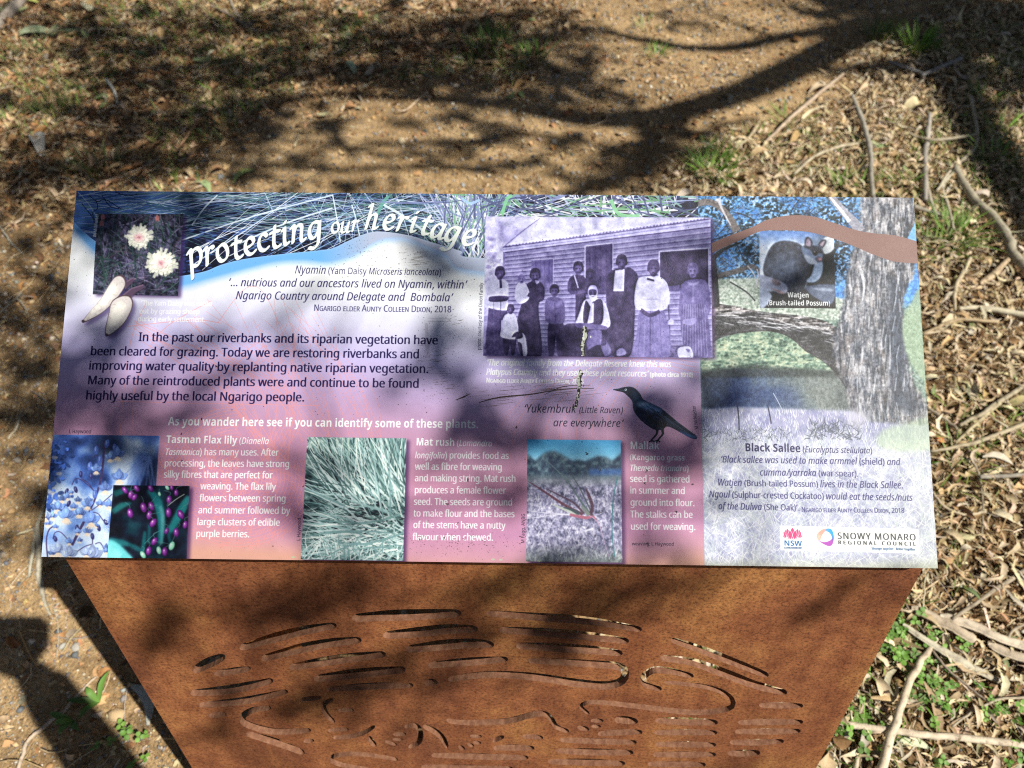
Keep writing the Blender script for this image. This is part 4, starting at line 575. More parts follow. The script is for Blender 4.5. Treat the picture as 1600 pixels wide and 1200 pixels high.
    'b': [568,[264,-10,216,-3,178,17,149,46,129,80,125,80,92,0,27,0,185,745,272,745,234,569,219,503,205,450,198,427,202,427,239,468,279,502,324,526,375,534,434,523,480,489,510,433,520,356,515,286,502,219,480,156,451,101,414,55,371,20,320,-2],[257,62,294,68,328,87,358,116,384,154,404,199,419,249,428,302,431,357,422,416,394,451,348,463,315,457,282,439,249,410,220,373,194,329,174,278,161,224,157,168,163,125,181,91,212,69]],
    'c': [444,[242,-10,163,2,101,39,61,100,47,186,52,255,66,320,89,380,121,431,161,474,208,507,262,528,322,535,390,528,452,510,427,438,381,455,323,463,270,453,225,425,187,381,159,325,141,259,135,187,143,134,166,95,203,70,251,62,284,64,316,72,377,94,377,22,316,-1,281,-8]],
    'd': [568,[189,-10,132,1,87,35,57,91,47,170,51,240,65,307,86,369,116,424,153,470,198,505,248,527,305,534,353,528,390,507,418,478,437,444,442,444,452,508,464,574,500,745,585,745,427,0,357,0,368,97,364,97,327,56,286,22,241,-2],[219,62,251,68,284,86,316,114,346,151,372,195,392,245,405,300,409,357,403,400,386,433,356,455,311,463,273,456,240,438,210,408,184,371,163,326,148,275,138,222,135,168,145,109,172,74]],
    'e': [489,[237,-10,156,4,97,44,59,106,47,188,52,251,65,312,87,371,118,424,156,469,200,505,252,528,310,535,375,527,422,503,450,464,460,413,452,364,428,320,387,282,328,252,251,234,153,227,136,227,135,209,134,191,142,138,164,97,201,70,253,62,289,64,324,73,396,102,396,28,323,1,284,-7],[149,297,156,297,213,300,265,307,310,321,345,342,368,370,375,406,371,429,358,448,336,460,305,464,259,453,214,420,176,368]],
    'f': [312,[-47,-235,-81,-232,-110,-225,-110,-153,-83,-160,-55,-164,-24,-156,0,-135,18,-100,31,-52,139,460,48,460,55,496,153,528,164,575,181,636,202,681,228,713,260,734,298,746,342,750,393,745,434,731,412,666,382,675,346,679,312,674,286,658,266,626,250,575,238,525,351,525,338,460,225,460,116,-62,94,-134,61,-189,15,-224]],
    'g': [568,[182,-235,136,-233,94,-226,56,-215,25,-202,25,-123,55,-138,94,-151,137,-161,179,-164,235,-156,279,-134,313,-95,334,-36,343,1,357,55,368,97,364,97,328,57,288,22,242,-2,190,-10,132,2,87,36,57,92,47,170,51,240,65,307,86,369,116,424,153,470,198,505,248,528,305,535,353,528,390,508,418,478,438,444,442,444,475,525,540,525,421,-30,388,-125,337,-188,268,-224],[219,62,252,68,285,86,317,115,347,152,372,197,391,247,404,301,408,357,402,400,386,433,356,455,312,463,274,456,240,438,210,408,184,371,163,326,148,275,138,222,135,168,145,109,172,74]],
    'h': [568,[27,0,185,745,272,745,229,552,215,491,198,427,203,427,247,476,274,499,305,518,341,530,380,534,435,526,477,500,504,458,513,400,510,362,502,320,433,0,347,0,417,329,425,394,421,423,409,445,388,458,357,463,322,457,285,440,248,409,213,365,184,304,162,226,114,0]],
    'i': [253,[209,613,190,616,175,625,165,640,162,659,166,683,177,703,195,717,220,722,253,711,265,677,260,650,247,630,229,617],[27,0,139,525,225,525,114,0]],
    'j': [253,[208,613,190,616,175,625,165,640,162,659,166,683,177,703,195,717,220,722,253,711,264,677,259,650,246,630,228,617],[-63,-235,-96,-233,-124,-225,-124,-153,-97,-160,-67,-164,-31,-153,-4,-121,14,-68,139,525,225,525,97,-75,76,-141,46,-192,1,-225]],
    'k': [485,[26,0,184,745,272,745,208,449,179,328,162,272,164,272,413,525,515,525,289,300,429,0,334,0,224,246,153,190,114,0]],
    'l': [253,[26,0,185,745,272,745,113,0]],
    'm': [858,[27,0,139,525,210,525,199,428,204,428,246,477,271,500,301,519,335,531,373,535,420,528,456,504,479,468,491,419,495,419,542,475,570,499,602,518,637,531,675,535,729,527,770,502,795,461,803,406,800,362,792,320,725,0,637,0,708,329,715,368,717,398,713,425,700,445,680,458,650,463,618,457,583,439,548,409,516,366,489,309,469,237,419,0,332,0,402,329,411,394,407,423,396,445,376,458,347,463,314,457,279,440,244,409,212,365,184,304,162,226,114,0]],
    'n': [568,[24,-3,136,528,213,528,202,431,246,480,274,503,305,522,340,534,380,538,437,530,480,503,507,462,516,406,512,360,505,319,435,-3,343,-3,414,330,421,368,424,397,416,432,394,453,357,460,323,454,287,437,250,407,216,363,187,303,165,225,116,-3]],
    'o': [552,[243,-8,162,6,100,47,60,111,47,194,51,255,64,315,84,372,113,424,150,468,196,502,249,525,310,532,392,519,454,478,493,414,506,329,502,270,489,210,469,153,440,101,403,57,358,22,305,0],[248,64,293,72,333,97,368,137,395,191,412,259,418,339,415,368,407,397,394,422,374,443,346,456,311,461,260,452,217,424,182,381,156,326,140,262,134,191,142,137,164,97,200,72]],
    'p': [568,[-22,-235,139,525,210,525,198,427,202,427,238,468,279,502,325,526,377,534,435,523,480,489,510,433,520,355,515,285,502,218,480,156,451,100,414,55,370,20,320,-2,264,-10,216,-3,178,17,150,46,129,80,125,80,120,37,112,-9,64,-235],[257,62,294,68,328,87,358,116,384,154,404,199,419,249,428,302,431,357,422,416,394,451,348,463,315,457,282,439,249,410,220,374,194,329,174,279,161,225,157,168,163,125,181,91,212,69]],
    'q': [568,[292,-235,339,-12,350,29,361,74,368,97,364,97,328,57,288,22,242,-2,190,-10,132,1,87,35,57,91,47,170,51,240,65,307,86,369,116,424,154,470,198,505,249,528,306,535,353,528,390,508,418,478,437,444,442,444,475,525,539,525,377,-235],[219,62,251,68,284,86,316,115,346,152,371,197,391,247,404,301,408,357,402,397,385,431,356,455,312,463,274,456,240,438,210,408,184,371,163,326,148,275,138,222,135,168,145,109,172,74]],
    'r': [390,[27,0,139,525,210,525,199,428,204,428,247,480,271,502,298,520,329,531,364,535,393,534,421,528,402,451,352,457,306,449,265,425,230,388,201,342,179,292,165,240,114,0]],
    's': [424,[152,-10,107,-7,68,0,5,24,5,103,69,74,108,64,149,61,200,67,237,84,260,110,268,143,263,169,249,191,222,212,179,238,130,270,95,303,74,340,67,386,79,447,115,494,172,525,245,535,291,532,334,524,404,499,376,430,320,452,285,460,245,463,207,458,178,443,159,420,153,391,157,367,170,347,196,325,239,299,286,270,323,239,348,201,356,152,342,82,300,31,236,0]],
    't': [325,[181,-10,133,-3,92,16,65,51,56,105,58,138,65,175,125,460,43,460,51,499,139,536,200,645,251,645,225,525,357,525,343,460,212,460,151,174,145,145,142,115,145,94,154,76,170,65,194,61,228,64,264,74,264,8,227,-4]],
    'u': [568,[185,-10,131,-1,90,24,63,64,54,121,57,163,65,205,133,525,221,525,150,195,141,129,145,101,157,80,179,66,210,62,244,68,282,85,319,116,354,161,384,221,406,299,454,525,539,525,427,0,357,0,368,97,363,97,319,49,292,26,261,7,226,-6]],
    'v': [458,[108,0,47,525,133,525,163,233,168,174,172,109,174,66,176,66,202,122,232,184,258,236,413,525,505,525,221,0]],
    'w': [709,[77,0,56,525,140,525,148,245,148,148,144,75,148,75,167,124,190,180,212,228,350,525,443,525,460,244,462,160,461,75,465,75,497,163,540,268,655,525,746,525,503,0,399,0,384,284,382,360,383,442,379,442,353,375,317,294,179,0]],
    'y': [458,[-25,-235,-63,-232,-92,-225,-92,-156,-63,-162,-29,-165,8,-159,38,-140,65,-110,92,-69,126,-8,47,525,133,525,168,266,175,197,179,125,180,71,183,71,204,118,233,182,260,237,413,525,505,525,172,-88,131,-153,89,-199,39,-226]],
    'A': [551,[-56,0,325,700,417,700,503,0,417,0,390,218,154,218,40,0],[196,296,381,296,366,443,358,525,354,605,351,605,315,525,272,439]],
    'B': [588,[40,0,188,700,370,700,456,690,522,662,564,612,577,539,567,474,534,423,484,386,420,365,420,360,464,341,500,312,524,271,532,218,524,152,498,98,456,55,402,25,338,6,264,0],[213,402,327,402,369,405,407,416,440,433,465,457,481,489,486,528,479,569,457,600,418,618,359,625,260,625],[143,75,267,75,340,84,395,112,429,157,440,218,433,261,410,297,369,321,307,329,197,329]],
    'C': [575,[320,-10,216,8,137,62,87,147,71,258,74,321,85,385,104,448,130,508,164,563,205,611,255,652,312,683,376,703,449,710,541,700,620,671,584,598,525,622,490,630,449,632,381,624,322,600,273,561,233,512,203,455,181,392,168,326,164,260,175,180,209,119,264,81,335,68,414,75,490,96,490,20,413,-2,370,-8]],
    'D': [654,[40,0,188,700,354,700,467,683,552,631,592,577,616,507,624,421,612,306,576,204,517,119,437,54,335,14,213,0],[143,75,218,75,312,87,389,122,450,176,495,246,522,329,531,422,519,514,480,577,420,613,343,625,260,625]],
    'E': [504,[40,0,188,700,543,700,526,623,259,623,213,404,463,404,448,327,197,327,143,77,412,77,395,0]],
    'K': [551,[40,0,188,700,275,700,203,360,264,425,532,700,638,700,334,392,500,0,404,0,268,339,186,279,127,0]],
    'L': [469,[40,0,188,700,275,700,143,78,412,78,395,0]],
    'M': [825,[39,0,187,700,311,700,378,128,382,128,693,700,827,700,682,0,594,0,682,416,708,531,729,615,727,615,390,0,321,0,246,614,242,614,236,561,225,492,211,421,122,0]],
    'N': [693,[39,0,187,700,280,700,495,122,498,122,513,211,532,315,615,700,698,700,550,0,457,0,240,580,237,580,229,526,217,455,202,380,122,0]],
    'P': [556,[40,0,188,700,346,700,443,687,508,650,544,591,556,518,547,445,521,384,477,336,381,289,248,274,185,274,127,0],[201,347,262,347,346,357,411,388,453,440,467,515,458,565,434,599,393,618,334,625,260,625]],
    'R': [562,[40,0,188,700,342,700,437,689,504,656,544,600,558,523,548,452,518,391,465,343,383,309,499,0,403,0,303,289,188,289,127,0],[204,364,280,364,365,374,423,406,456,455,468,517,459,567,434,600,393,618,334,624,260,624]],
    'S': [495,[181,-10,133,-8,92,-2,54,8,19,22,19,108,89,79,132,70,182,67,225,70,264,80,297,98,324,123,340,155,346,196,340,232,320,263,285,292,230,327,164,374,138,400,119,430,107,465,103,507,111,567,134,617,171,657,218,686,273,704,333,710,385,707,430,699,470,686,509,669,475,594,412,620,373,629,333,632,279,625,235,601,206,563,196,513,199,486,207,463,221,444,240,427,296,390,370,341,399,314,420,283,434,247,438,203,421,111,368,44,286,4]],
    'T': [491,[149,0,280,623,88,623,105,700,577,700,562,623,370,623,237,0]],
    'W': [839,[134,0,105,700,191,700,205,274,205,190,201,108,204,108,237,196,277,288,470,700,559,700,578,290,582,194,582,108,585,108,614,189,648,276,831,700,925,700,607,0,518,0,496,451,494,520,492,587,489,587,467,527,431,448,225,0]],
    'Y': [499,[147,0,204,263,90,700,177,700,261,349,490,700,589,700,289,260,235,0]],
  },
}
# ---------------------------------------------------------------- the printed sheet (flat print, painted in code)
TW, TH = 2800, 1203
rng = np.random.default_rng(7)

def homography(src, dst):
    A = []
    for (x, y), (u, v) in zip(src, dst):
        A.append([x, y, 1, 0, 0, 0, -u*x, -u*y, -u]); A.append([0, 0, 0, x, y, 1, -v*x, -v*y, -v])
    h = np.linalg.svd(np.array(A, float))[2][-1]
    return (h/h[-1]).reshape(3, 3)

SHEET = homography([(120, 298), (1428, 309), (1465, 888), (64, 870)], [(0, 0), (TW, 0), (TW, TH), (0, TH)])
UNSHEET = np.linalg.inv(SHEET)
def T(pts):
    p = np.asarray(pts, float); q = np.c_[p.reshape(-1, 2), np.ones(p.size//2)] @ SHEET.T
    return (q[:, :2]/q[:, 2:]).reshape(p.shape)

IMG = np.zeros((TH, TW, 3), np.float32)
_yy, _xx = np.mgrid[0:TH, 0:TW]
_den = UNSHEET[2, 0]*_xx + UNSHEET[2, 1]*_yy + UNSHEET[2, 2]
PX = ((UNSHEET[0, 0]*_xx + UNSHEET[0, 1]*_yy + UNSHEET[0, 2])/_den).astype(np.float32)   # layout coordinates of every texel
PY = ((UNSHEET[1, 0]*_xx + UNSHEET[1, 1]*_yy + UNSHEET[1, 2])/_den).astype(np.float32)

def cover(polys, ss=4, orient=True):
    """antialiased coverage of polygons given in texels -> (x0, y0, mask) or None"""
    P = [np.asarray(p, float) for p in polys if len(p) > 2]
    if not P: return None
    allp = np.concatenate(P)
    x0 = max(int(np.floor(allp[:, 0].min())) - 1, 0); y0 = max(int(np.floor(allp[:, 1].min())) - 1, 0)
    x1 = min(int(np.ceil(allp[:, 0].max())) + 2, TW); y1 = min(int(np.ceil(allp[:, 1].max())) + 2, TH)
    W, H = x1 - x0, y1 - y0
    if W <= 0 or H <= 0: return None
    A, B = [], []
    for p in P:
        q = np.roll(p, -1, 0)
        if orient and np.sum(p[:, 0]*q[:, 1] - q[:, 0]*p[:, 1]) < 0:
            p = p[::-1]; q = np.roll(p, -1, 0)
        A.append(p); B.append(q)
    a = np.concatenate(A) - (x0, y0); b = np.concatenate(B) - (x0, y0)
    ay, by = a[:, 1]*ss, b[:, 1]*ss
    s = np.where(by > ay, 1.0, -1.0)
    lo, hi = np.minimum(ay, by), np.maximum(ay, by)
    i0 = np.clip(np.ceil(lo - .5).astype(int), 0, H*ss); i1 = np.clip(np.ceil(hi - .5).astype(int), 0, H*ss)
    n = np.maximum(i1 - i0, 0)
    idx = np.repeat(np.arange(len(n)), n)
    if len(idx) == 0: return None
    off = np.arange(len(idx)) - np.repeat(np.cumsum(n) - n, n)
    row = i0[idx] + off
    t = (row + .5 - ay[idx])/(by[idx] - ay[idx])
    x = np.clip(a[idx, 0] + t*(b[idx, 0] - a[idx, 0]), 0, W)
    ix = np.floor(x).astype(int); fr = x - ix
    base = (row//ss)*(W + 2) + ix
    m = np.bincount(base, s[idx]*(1 - fr), H*(W + 2)) + np.bincount(base + 1, s[idx]*fr, H*(W + 2))
    m = np.cumsum(m.reshape(H, W + 2), 1)[:, :W]/ss
    return x0, y0, np.clip(np.abs(m), 0, 1).astype(np.float32)

def full(polys, orient=True, soft=0):
    m = np.zeros((TH, TW), np.float32); r = cover(polys, orient=orient)
    if r: x0, y0, k = r; m[y0:y0 + k.shape[0], x0:x0 + k.shape[1]] = k
    return blur(m, soft) if soft else m

def blur(m, r):
    r = max(int(r), 1)
    for ax in (0, 1):
        for _ in range(2):
            c = np.cumsum(np.pad(m, [(r + 1, r) if a == ax else (0, 0) for a in range(m.ndim)], mode='edge'), axis=ax, dtype=np.float64)
            n = m.shape[ax]
            hi = np.take(c, np.arange(2*r + 1, 2*r + 1 + n), axis=ax); lo = np.take(c, np.arange(0, n), axis=ax)
            m = ((hi - lo)/(2*r + 1)).astype(np.float32)
    return m

def lay(r, col, a=1.0, clip=None):
    if r is None: return
    x0, y0, k = r; h, w = k.shape; k = k*a
    if clip is not None: k = k*clip[y0:y0 + h, x0:x0 + w]
    v = IMG[y0:y0 + h, x0:x0 + w]
    v += (np.asarray(col, np.float32) - v)*k[..., None]

def fill(polys, col, a=1.0, clip=None, soft=0):
    """polys in layout units"""
    if not isinstance(polys, list): polys = [polys]
    if soft: mix(full([T(p) for p in polys], soft=soft), col, a, clip)
    else: lay(cover([T(p) for p in polys]), col, a, clip)

def mix(m, col, a=1.0, clip=None):
    if clip is not None: m = m*clip
    ys = np.flatnonzero(m.max(1) > .002); xs = np.flatnonzero(m.max(0) > .002)
    if not len(ys): return
    sl = (slice(ys[0], ys[-1] + 1), slice(xs[0], xs[-1] + 1))
    IMG[sl] += (np.asarray(col, np.float32) - IMG[sl])*(m[sl]*a)[..., None]

def smooth(pts, k=6, closed=False):
    p = np.asarray(pts, float); n = len(p)
    if n < 3 and not closed: return p
    out = []
    for i in range(n if closed else n - 1):
        if closed: a, b, c, d = p[(i-1) % n], p[i], p[(i+1) % n], p[(i+2) % n]
        else: a, b, c, d = p[max(i-1, 0)], p[i], p[i+1], p[min(i+2, n-1)]
        for t in np.arange(k)/k:
            out.append(.5*((2*b) + (c-a)*t + (2*a-5*b+4*c-d)*t*t + (3*b-a-3*c+d)*t**3))
    if not closed: out.append(p[-1])
    return np.array(out)

def ribbon(pts, w, taper=None):
    """closed outline of a line of width w (number or list, layout units)"""
    p = np.asarray(pts, float); d = np.gradient(p, axis=0); L = np.hypot(d[:, 0], d[:, 1])[:, None] + 1e-9
    nrm = np.c_[-d[:, 1], d[:, 0]]/L
    ww = np.interp(np.linspace(0, 1, len(p)), np.linspace(0, 1, np.size(w)), np.atleast_1d(w))[:, None]/2
    return np.r_[p + nrm*ww, (p - nrm*ww)[::-1]]

def line(pts, w, col, a=1.0, clip=None, k=5):
    fill([ribbon(smooth(pts, k), w)], col, a, clip)

def ell(cx, cy, rx, ry, rot=0, n=18):
    t = np.linspace(0, 2*math.pi, n, endpoint=False); c, s = math.cos(rot), math.sin(rot)
    x, y = rx*np.cos(t), ry*np.sin(t)
    return np.c_[cx + x*c - y*s, cy + x*s + y*c]

def blades(n, box, ang, length, w, bend=.3, r=None):
    """n tapered curved blades with roots in box; ang, length, w are (lo, hi)"""
    r = r or rng; out = []
    x = r.uniform(box[0], box[2], n); y = r.uniform(box[1], box[3], n)
    a = r.uniform(ang[0], ang[1], n); L = r.uniform(length[0], length[1], n); W = r.uniform(w[0], w[1], n); B = r.normal(0, abs(bend), n)
    t = np.linspace(0, 1, 5)
    for i in range(n):
        th = a[i] + B[i]*t
        p = np.c_[x[i] + np.r_[0, np.cumsum(np.cos(th[:-1])*L[i]/4)], y[i] - np.r_[0, np.cumsum(np.sin(th[:-1])*L[i]/4)]]
        out.append(ribbon(p, [W[i], W[i]*.8, W[i]*.15]))
    return out

def fbm(h, w, cell, octaves=4, seed=0):
    r = np.random.default_rng(seed); out = np.zeros((h, w), np.float32); amp = 1.0; tot = 0
    for o in range(octaves):
        gh, gw = int(h/cell) + 3, int(w/cell) + 3
        g = r.random((gh, gw)).astype(np.float32)
        y = np.arange(h)/cell; x = np.arange(w)/cell
        iy, ix = y.astype(int), x.astype(int); fy, fx = y - iy, x - ix
        fy = (fy*fy*(3 - 2*fy))[:, None].astype(np.float32); fx = (fx*fx*(3 - 2*fx))[None].astype(np.float32)
        a = g[iy][:, ix]*(1-fx) + g[iy][:, ix+1]*fx; b = g[iy+1][:, ix]*(1-fx) + g[iy+1][:, ix+1]*fx
        out += amp*(a*(1-fy) + b*fy); tot += amp; amp *= .55; cell = max(cell/2, 1.01)
    return out/tot

def soften(mask, r, a=1.0):
    ys = np.flatnonzero(mask.max(1) > .5); xs = np.flatnonzero(mask.max(0) > .5)
    sl = (slice(ys[0], ys[-1] + 1), slice(xs[0], xs[-1] + 1))
    IMG[sl] += (blur(IMG[sl], r) - IMG[sl])*(mask[sl]*a)[..., None]
def emboss(mask, r, a):
    b = blur(IMG.mean(2), r); e = b - np.roll(b, (-r - 1, -r), (0, 1)); IMG[...] += (e*a*mask)[..., None]
def grain(mask, amp, cell, seed):
    IMG[...] += ((fbm(TH, TW, cell, 2, seed) - .5)*amp*mask)[..., None]

def ramp(v, stops):
    xs = [s[0] for s in stops]
    return np.stack([np.interp(v, xs, [s[1][c] for s in stops]) for c in range(3)], -1).astype(np.float32)

def put(mask, colours, a=1.0):
    IMG[...] += (colours - IMG)*(mask*a)[..., None]

_cache = {}
def glyph(style, ch):
    k = (style, ch)
    if k not in _cache:
        D = GLYPHS[style]; slant = 0
        if ch in '‘’…':                               # built from the comma and the full stop
            ad, cs = glyph('r', ',' if ch != '…' else '.')
            if ch == '…': _cache[k] = (ad*3, [c + (ad*i, 0) for i in range(3) for c in cs])
            else:
                b = np.concatenate(cs); m = (b.max(0) + b.min(0))/2
                cs = [((m - (c - m)) if ch == '‘' else c) + (0, 700 - b[:, 1].max()) for c in cs]
                _cache[k] = (ad, [np.c_[c[:, 0] + (.2*c[:, 1] if style == 'i' else 0), c[:, 1]] for c in cs])
            return _cache[k]
        if ch not in D:
            D = GLYPHS['r']; slant = .2 if style == 'i' else 0
        f = D[ch]; cs = []
        for s in f[1:]:
            v = np.array(s, float).reshape(-1, 2)
            v[:, 0] += slant*v[:, 1]; cs.append(v)
        _cache[k] = (float(f[0]), cs)
    return _cache[k]

def text(p0, p1, runs, col, cap, a=1.0, bold=0, caps=False, track=0):
    """runs: [(style, string, scale)] set on the line p0-p1, cap height `cap` layout units; squeezed to fit"""
    P0, P1 = T([p0])[0], T([p1])[0]
    ex = P1 - P0; L = np.hypot(*ex); ex = ex/L; ey = np.array([ex[1], -ex[0]])
    sc = T([(p0[0], p0[1]), (p0[0], p0[1] - cap)]); S = np.hypot(*(sc[1] - sc[0]))/700
    pen = 0; items = []
    for style, s, k in runs:
        for ch in s:
            kk = k
            if ch == ' ': pen += 255*k + track; continue
            if caps and ch.islower(): ch = ch.upper(); kk = k*.76
            ad, cs = glyph(style, ch)
            items.append((pen, kk, cs)); pen += ad*kk + track
    sx = L/(pen - track); polys = []
    for x, k, cs in items:
        for c in cs:
            polys.append(P0 + ((x + c[:, :1]*k)*sx)*ex + (c[:, 1:]*k*S)*ey)
    r = cover(polys, ss=5, orient=False)
    if bold and r is not None:                       # a little ink gain
        x0, y0, k = r; k = np.pad(k, 2)
        g = k.copy()
        for dx, dy in ((1, 0), (-1, 0)): g = np.maximum(g, np.roll(k, (dy, dx), (0, 1))*bold)
        r = (max(x0 - 2, 0), max(y0 - 2, 0), g)
    lay(r, col, a)
NAVY = (.10, .09, .30); INK = (.12, .12, .22); WHITE = (.93, .95, .96)

def paint_sheet():
    P = np.pi
    # ---- ground colour of the sheet: white through lilac to mauve and salmon
    v = (PY - 300)/575 + .035*np.sin(PX/170) + .02*(fbm(TH, TW, 260, 3, 3) - .5)
    IMG[...] = ramp(v, [(0, (.93, .95, .97)), (.24, (.92, .94, .96)), (.33, (.85, .86, .95)), (.44, (.75, .72, .90)), (.54, (.72, .63, .80)),
                        (.64, (.73, .57, .70)), (.76, (.75, .54, .66)), (.9, (.74, .53, .68)), (.96, (.78, .58, .66)), (1.01, (.82, .62, .56))])
    IMG[...] *= (.97 + .06*fbm(TH, TW, 30, 4, 9))[..., None]
    # ---- woven basket drawing in thin salmon line
    sal = (.93, .58, .55)
    B = []
    for k in range(34):
        a0 = P*.55 + rng.normal(0, .28); r0 = rng.uniform(20, 110)
        B.append(ribbon(smooth([(430 + 20*math.cos(k), 720), (400 + 60*math.cos(k*1.7), 640 - r0*.4), (330 + 130*math.cos(k*.9), 520 + 20*math.sin(k))]), .8))
    for k in range(26):
        x = rng.uniform(470, 600); B.append(ribbon(smooth([(x, 690), (x - rng.uniform(5, 70), 600), (x - rng.uniform(40, 200), 480 + rng.uniform(-20, 40))]), .7))
    for rr in np.arange(14, 120, 5.5):
        t = np.linspace(-.3, 1.5*P, 40)
        B.append(ribbon(np.c_[372 + rr*1.05*np.cos(t), 745 + rr*.92*np.sin(t)], .9))
    for k in range(900):
        rr = rng.choice(np.arange(14, 120, 5.5)); t = rng.uniform(-.3, 1.5*P)
        c, s = math.cos(t), math.sin(t)
        B.append(ribbon(np.array([(372 + rr*1.05*c, 745 + rr*.92*s), (372 + (rr+5.5)*1.05*math.cos(t+.05), 745 + (rr+5.5)*.92*math.sin(t+.05))]), .9))
    for k in range(10): B.append(ribbon(smooth([(770 + 26*k, 720), (800 + 22*k, 640), (930 + 12*k, 560), (1090, 590 - 8*k)]), .8))
    B.append(ribbon(smooth([(188, 680), (192, 620), (205, 530), (230, 470)]), 1.2)); B.append(ribbon(smooth([(208, 680), (212, 600), (250, 520), (330, 470)]), 1.2))
    B.append(ribbon(smooth([(185, 627), (260, 629), (500, 634)]), 1.0)); B.append(ribbon(smooth([(200, 510), (300, 500), (345, 505)]), 1.2))
    B.append(ribbon(smooth([(340, 505), (385, 450), (420, 470), (470, 600)]), 1.0))
    lay(cover([T(b) for b in B]), sal, .55)
    # ---- top band: reeds over dark water
    curve = [(114.5, 346), (130, 361), (151, 378), (190, 402), (230, 421), (262, 430), (283, 431), (320, 424), (345, 414), (380, 405), (440, 397), (500, 391), (522, 387), (545, 376), (575, 364), (600, 362), (640, 368), (680, 380), (720, 392), (757, 403), (1100, 403)]
    inner = [(113, 353), (150, 393), (230, 446), (283, 446), (330, 434), (394, 417), (434, 408), (475, 406), (510, 409), (532, 405), (557, 396), (581, 381), (601, 373), (630, 371), (654, 379), (695, 397), (757, 425), (1100, 425)]
    cs, ns = smooth(curve), smooth(inner)
    stripe = np.r_[cs, ns[::-1]]
    m = full([T(stripe)], soft=3); halo = full([T(np.r_[cs, (ns + (0, 5))[::-1]])], soft=12)
    k = np.clip((PX - 500)/80, 0, 1)[..., None]
    put(halo*.8, (1-k)*np.array((.40, .66, .95)) + k*np.array((.50, .70, .95)))
    put(m*.95, (1-k)*np.array((.42, .68, .94), np.float32) + k*np.array((.68, .72, .82), np.float32))
    band = full([T(np.r_[[(100, 280), (1500, 290), (1500, 403)], cs[::-1]])])
    band *= (PX < 1091)
    n = fbm(TH, TW, 22, 4, 5)
    left = np.clip((330 - PX)/150, 0, 1)*np.clip((395 - PY)/60, 0, 1)
    base = ramp(n, [(.3, (.03, .04, .11)), (.55, (.08, .10, .21)), (.75, (.16, .22, .42))])
    base = base + (np.array((.36, .55, .88)) - base)*(np.clip(left*1.3, 0, .9)*(.6 + .6*n).clip(0, 1))[..., None]
    put(band, base.astype(np.float32))
    pal = [(.62, .74, .95), (.40, .55, .78), (.30, .48, .50), (.88, .93, .98), (.45, .63, .60), (.24, .33, .52), (.78, .85, .97), (.20, .36, .42)]
    for c in pal:
        lay(cover([T(b) for b in blades(46, (90, 300, 700, 366), (-.3, .36), (90, 330), (.5, 1.7), .22)]), c, .75, band)
        lay(cover([T(b) for b in blades(20, (420, 300, 800, 410), (.3, 2.6), (50, 170), (.5, 1.7), .2)]), c, .8, band)
    for c in ((.88, .93, .99), (.95, .97, 1), (.6, .75, .95)):
        lay(cover([T(b) for b in blades(6, (290, 385, 480, 430), (.35, .75), (120, 300), (.8, 1.9), -.15)]), c, .85, band)
    for x0, y0, x1, y1, w in ((122, 300, 155, 345, 1), (300, 352, 340, 305, 2.2), (285, 375, 520, 305, 2), (375, 380, 520, 325, 2.5), (520, 304, 532, 378, 2), (550, 320, 562, 368, 2), (570, 350, 592, 420, 1.6), (600, 320, 680, 376, 3.5), (590, 335, 608, 306, 5)):
        line([(x0, y0), ((x0+x1)/2, (y0+y1)/2 - 4), (x1, y1)], w, (.85, .92, .97) if w < 5 else (.40, .66, .62), .9, band)
    for k in range(150):
        x = rng.uniform(283, 480); y = rng.uniform(355, 425); fill([ell(x, y, rng.uniform(2, 7), rng.uniform(.6, 1.5), -.2)], (.26, .40, .72) if k % 3 else (.03, .04, .10), .6, band)
    # brighter, thicker reeds to the right of the title
    for c in ((.90, .92, .98), (.75, .80, .95), (.55, .72, .70), (.94, .96, 1), (.45, .66, .50), (.50, .55, .75), (.30, .33, .5)):
        lay(cover([T(b) for b in blades(34, (700, 300, 1095, 350), (-.6, 3.5), (40, 160), (1.2, 3.8), .5)]), c, .85, band)
        lay(cover([T(b) for b in blades(24, (690, 340, 775, 420), (.9, 2.3), (40, 110), (1, 3), .2)]), c, .8, band)
    line([(955, 312), (968, 335), (1000, 338)], 6, (.55, .80, .62), .9, band); line([(785, 335), (792, 312), (800, 306)], 5, (.5, .78, .6), .9, band)
    line([(722, 310), (735, 318), (750, 312)], 4, (.65, .78, .98), .9, band)
    # twigs over the blue water, far left
    for pts in ([(140, 305), (152, 315), (165, 312), (190, 327)], [(150, 312), (153, 325), (145, 333), (149, 345)], [(128, 318), (145, 340), (148, 352)], [(160, 306), (172, 322), (186, 326)], [(180, 300), (200, 306), (215, 303)]):
        line(pts, 1.2, (.10, .12, .28), .9, band)
    title()
    landscape()
    yam_daisy(); flax_lily(); berries(); mat_rush(); kangaroo_grass(); family(); possum(); raven(); tubers(); logos()
    words()
    wear()

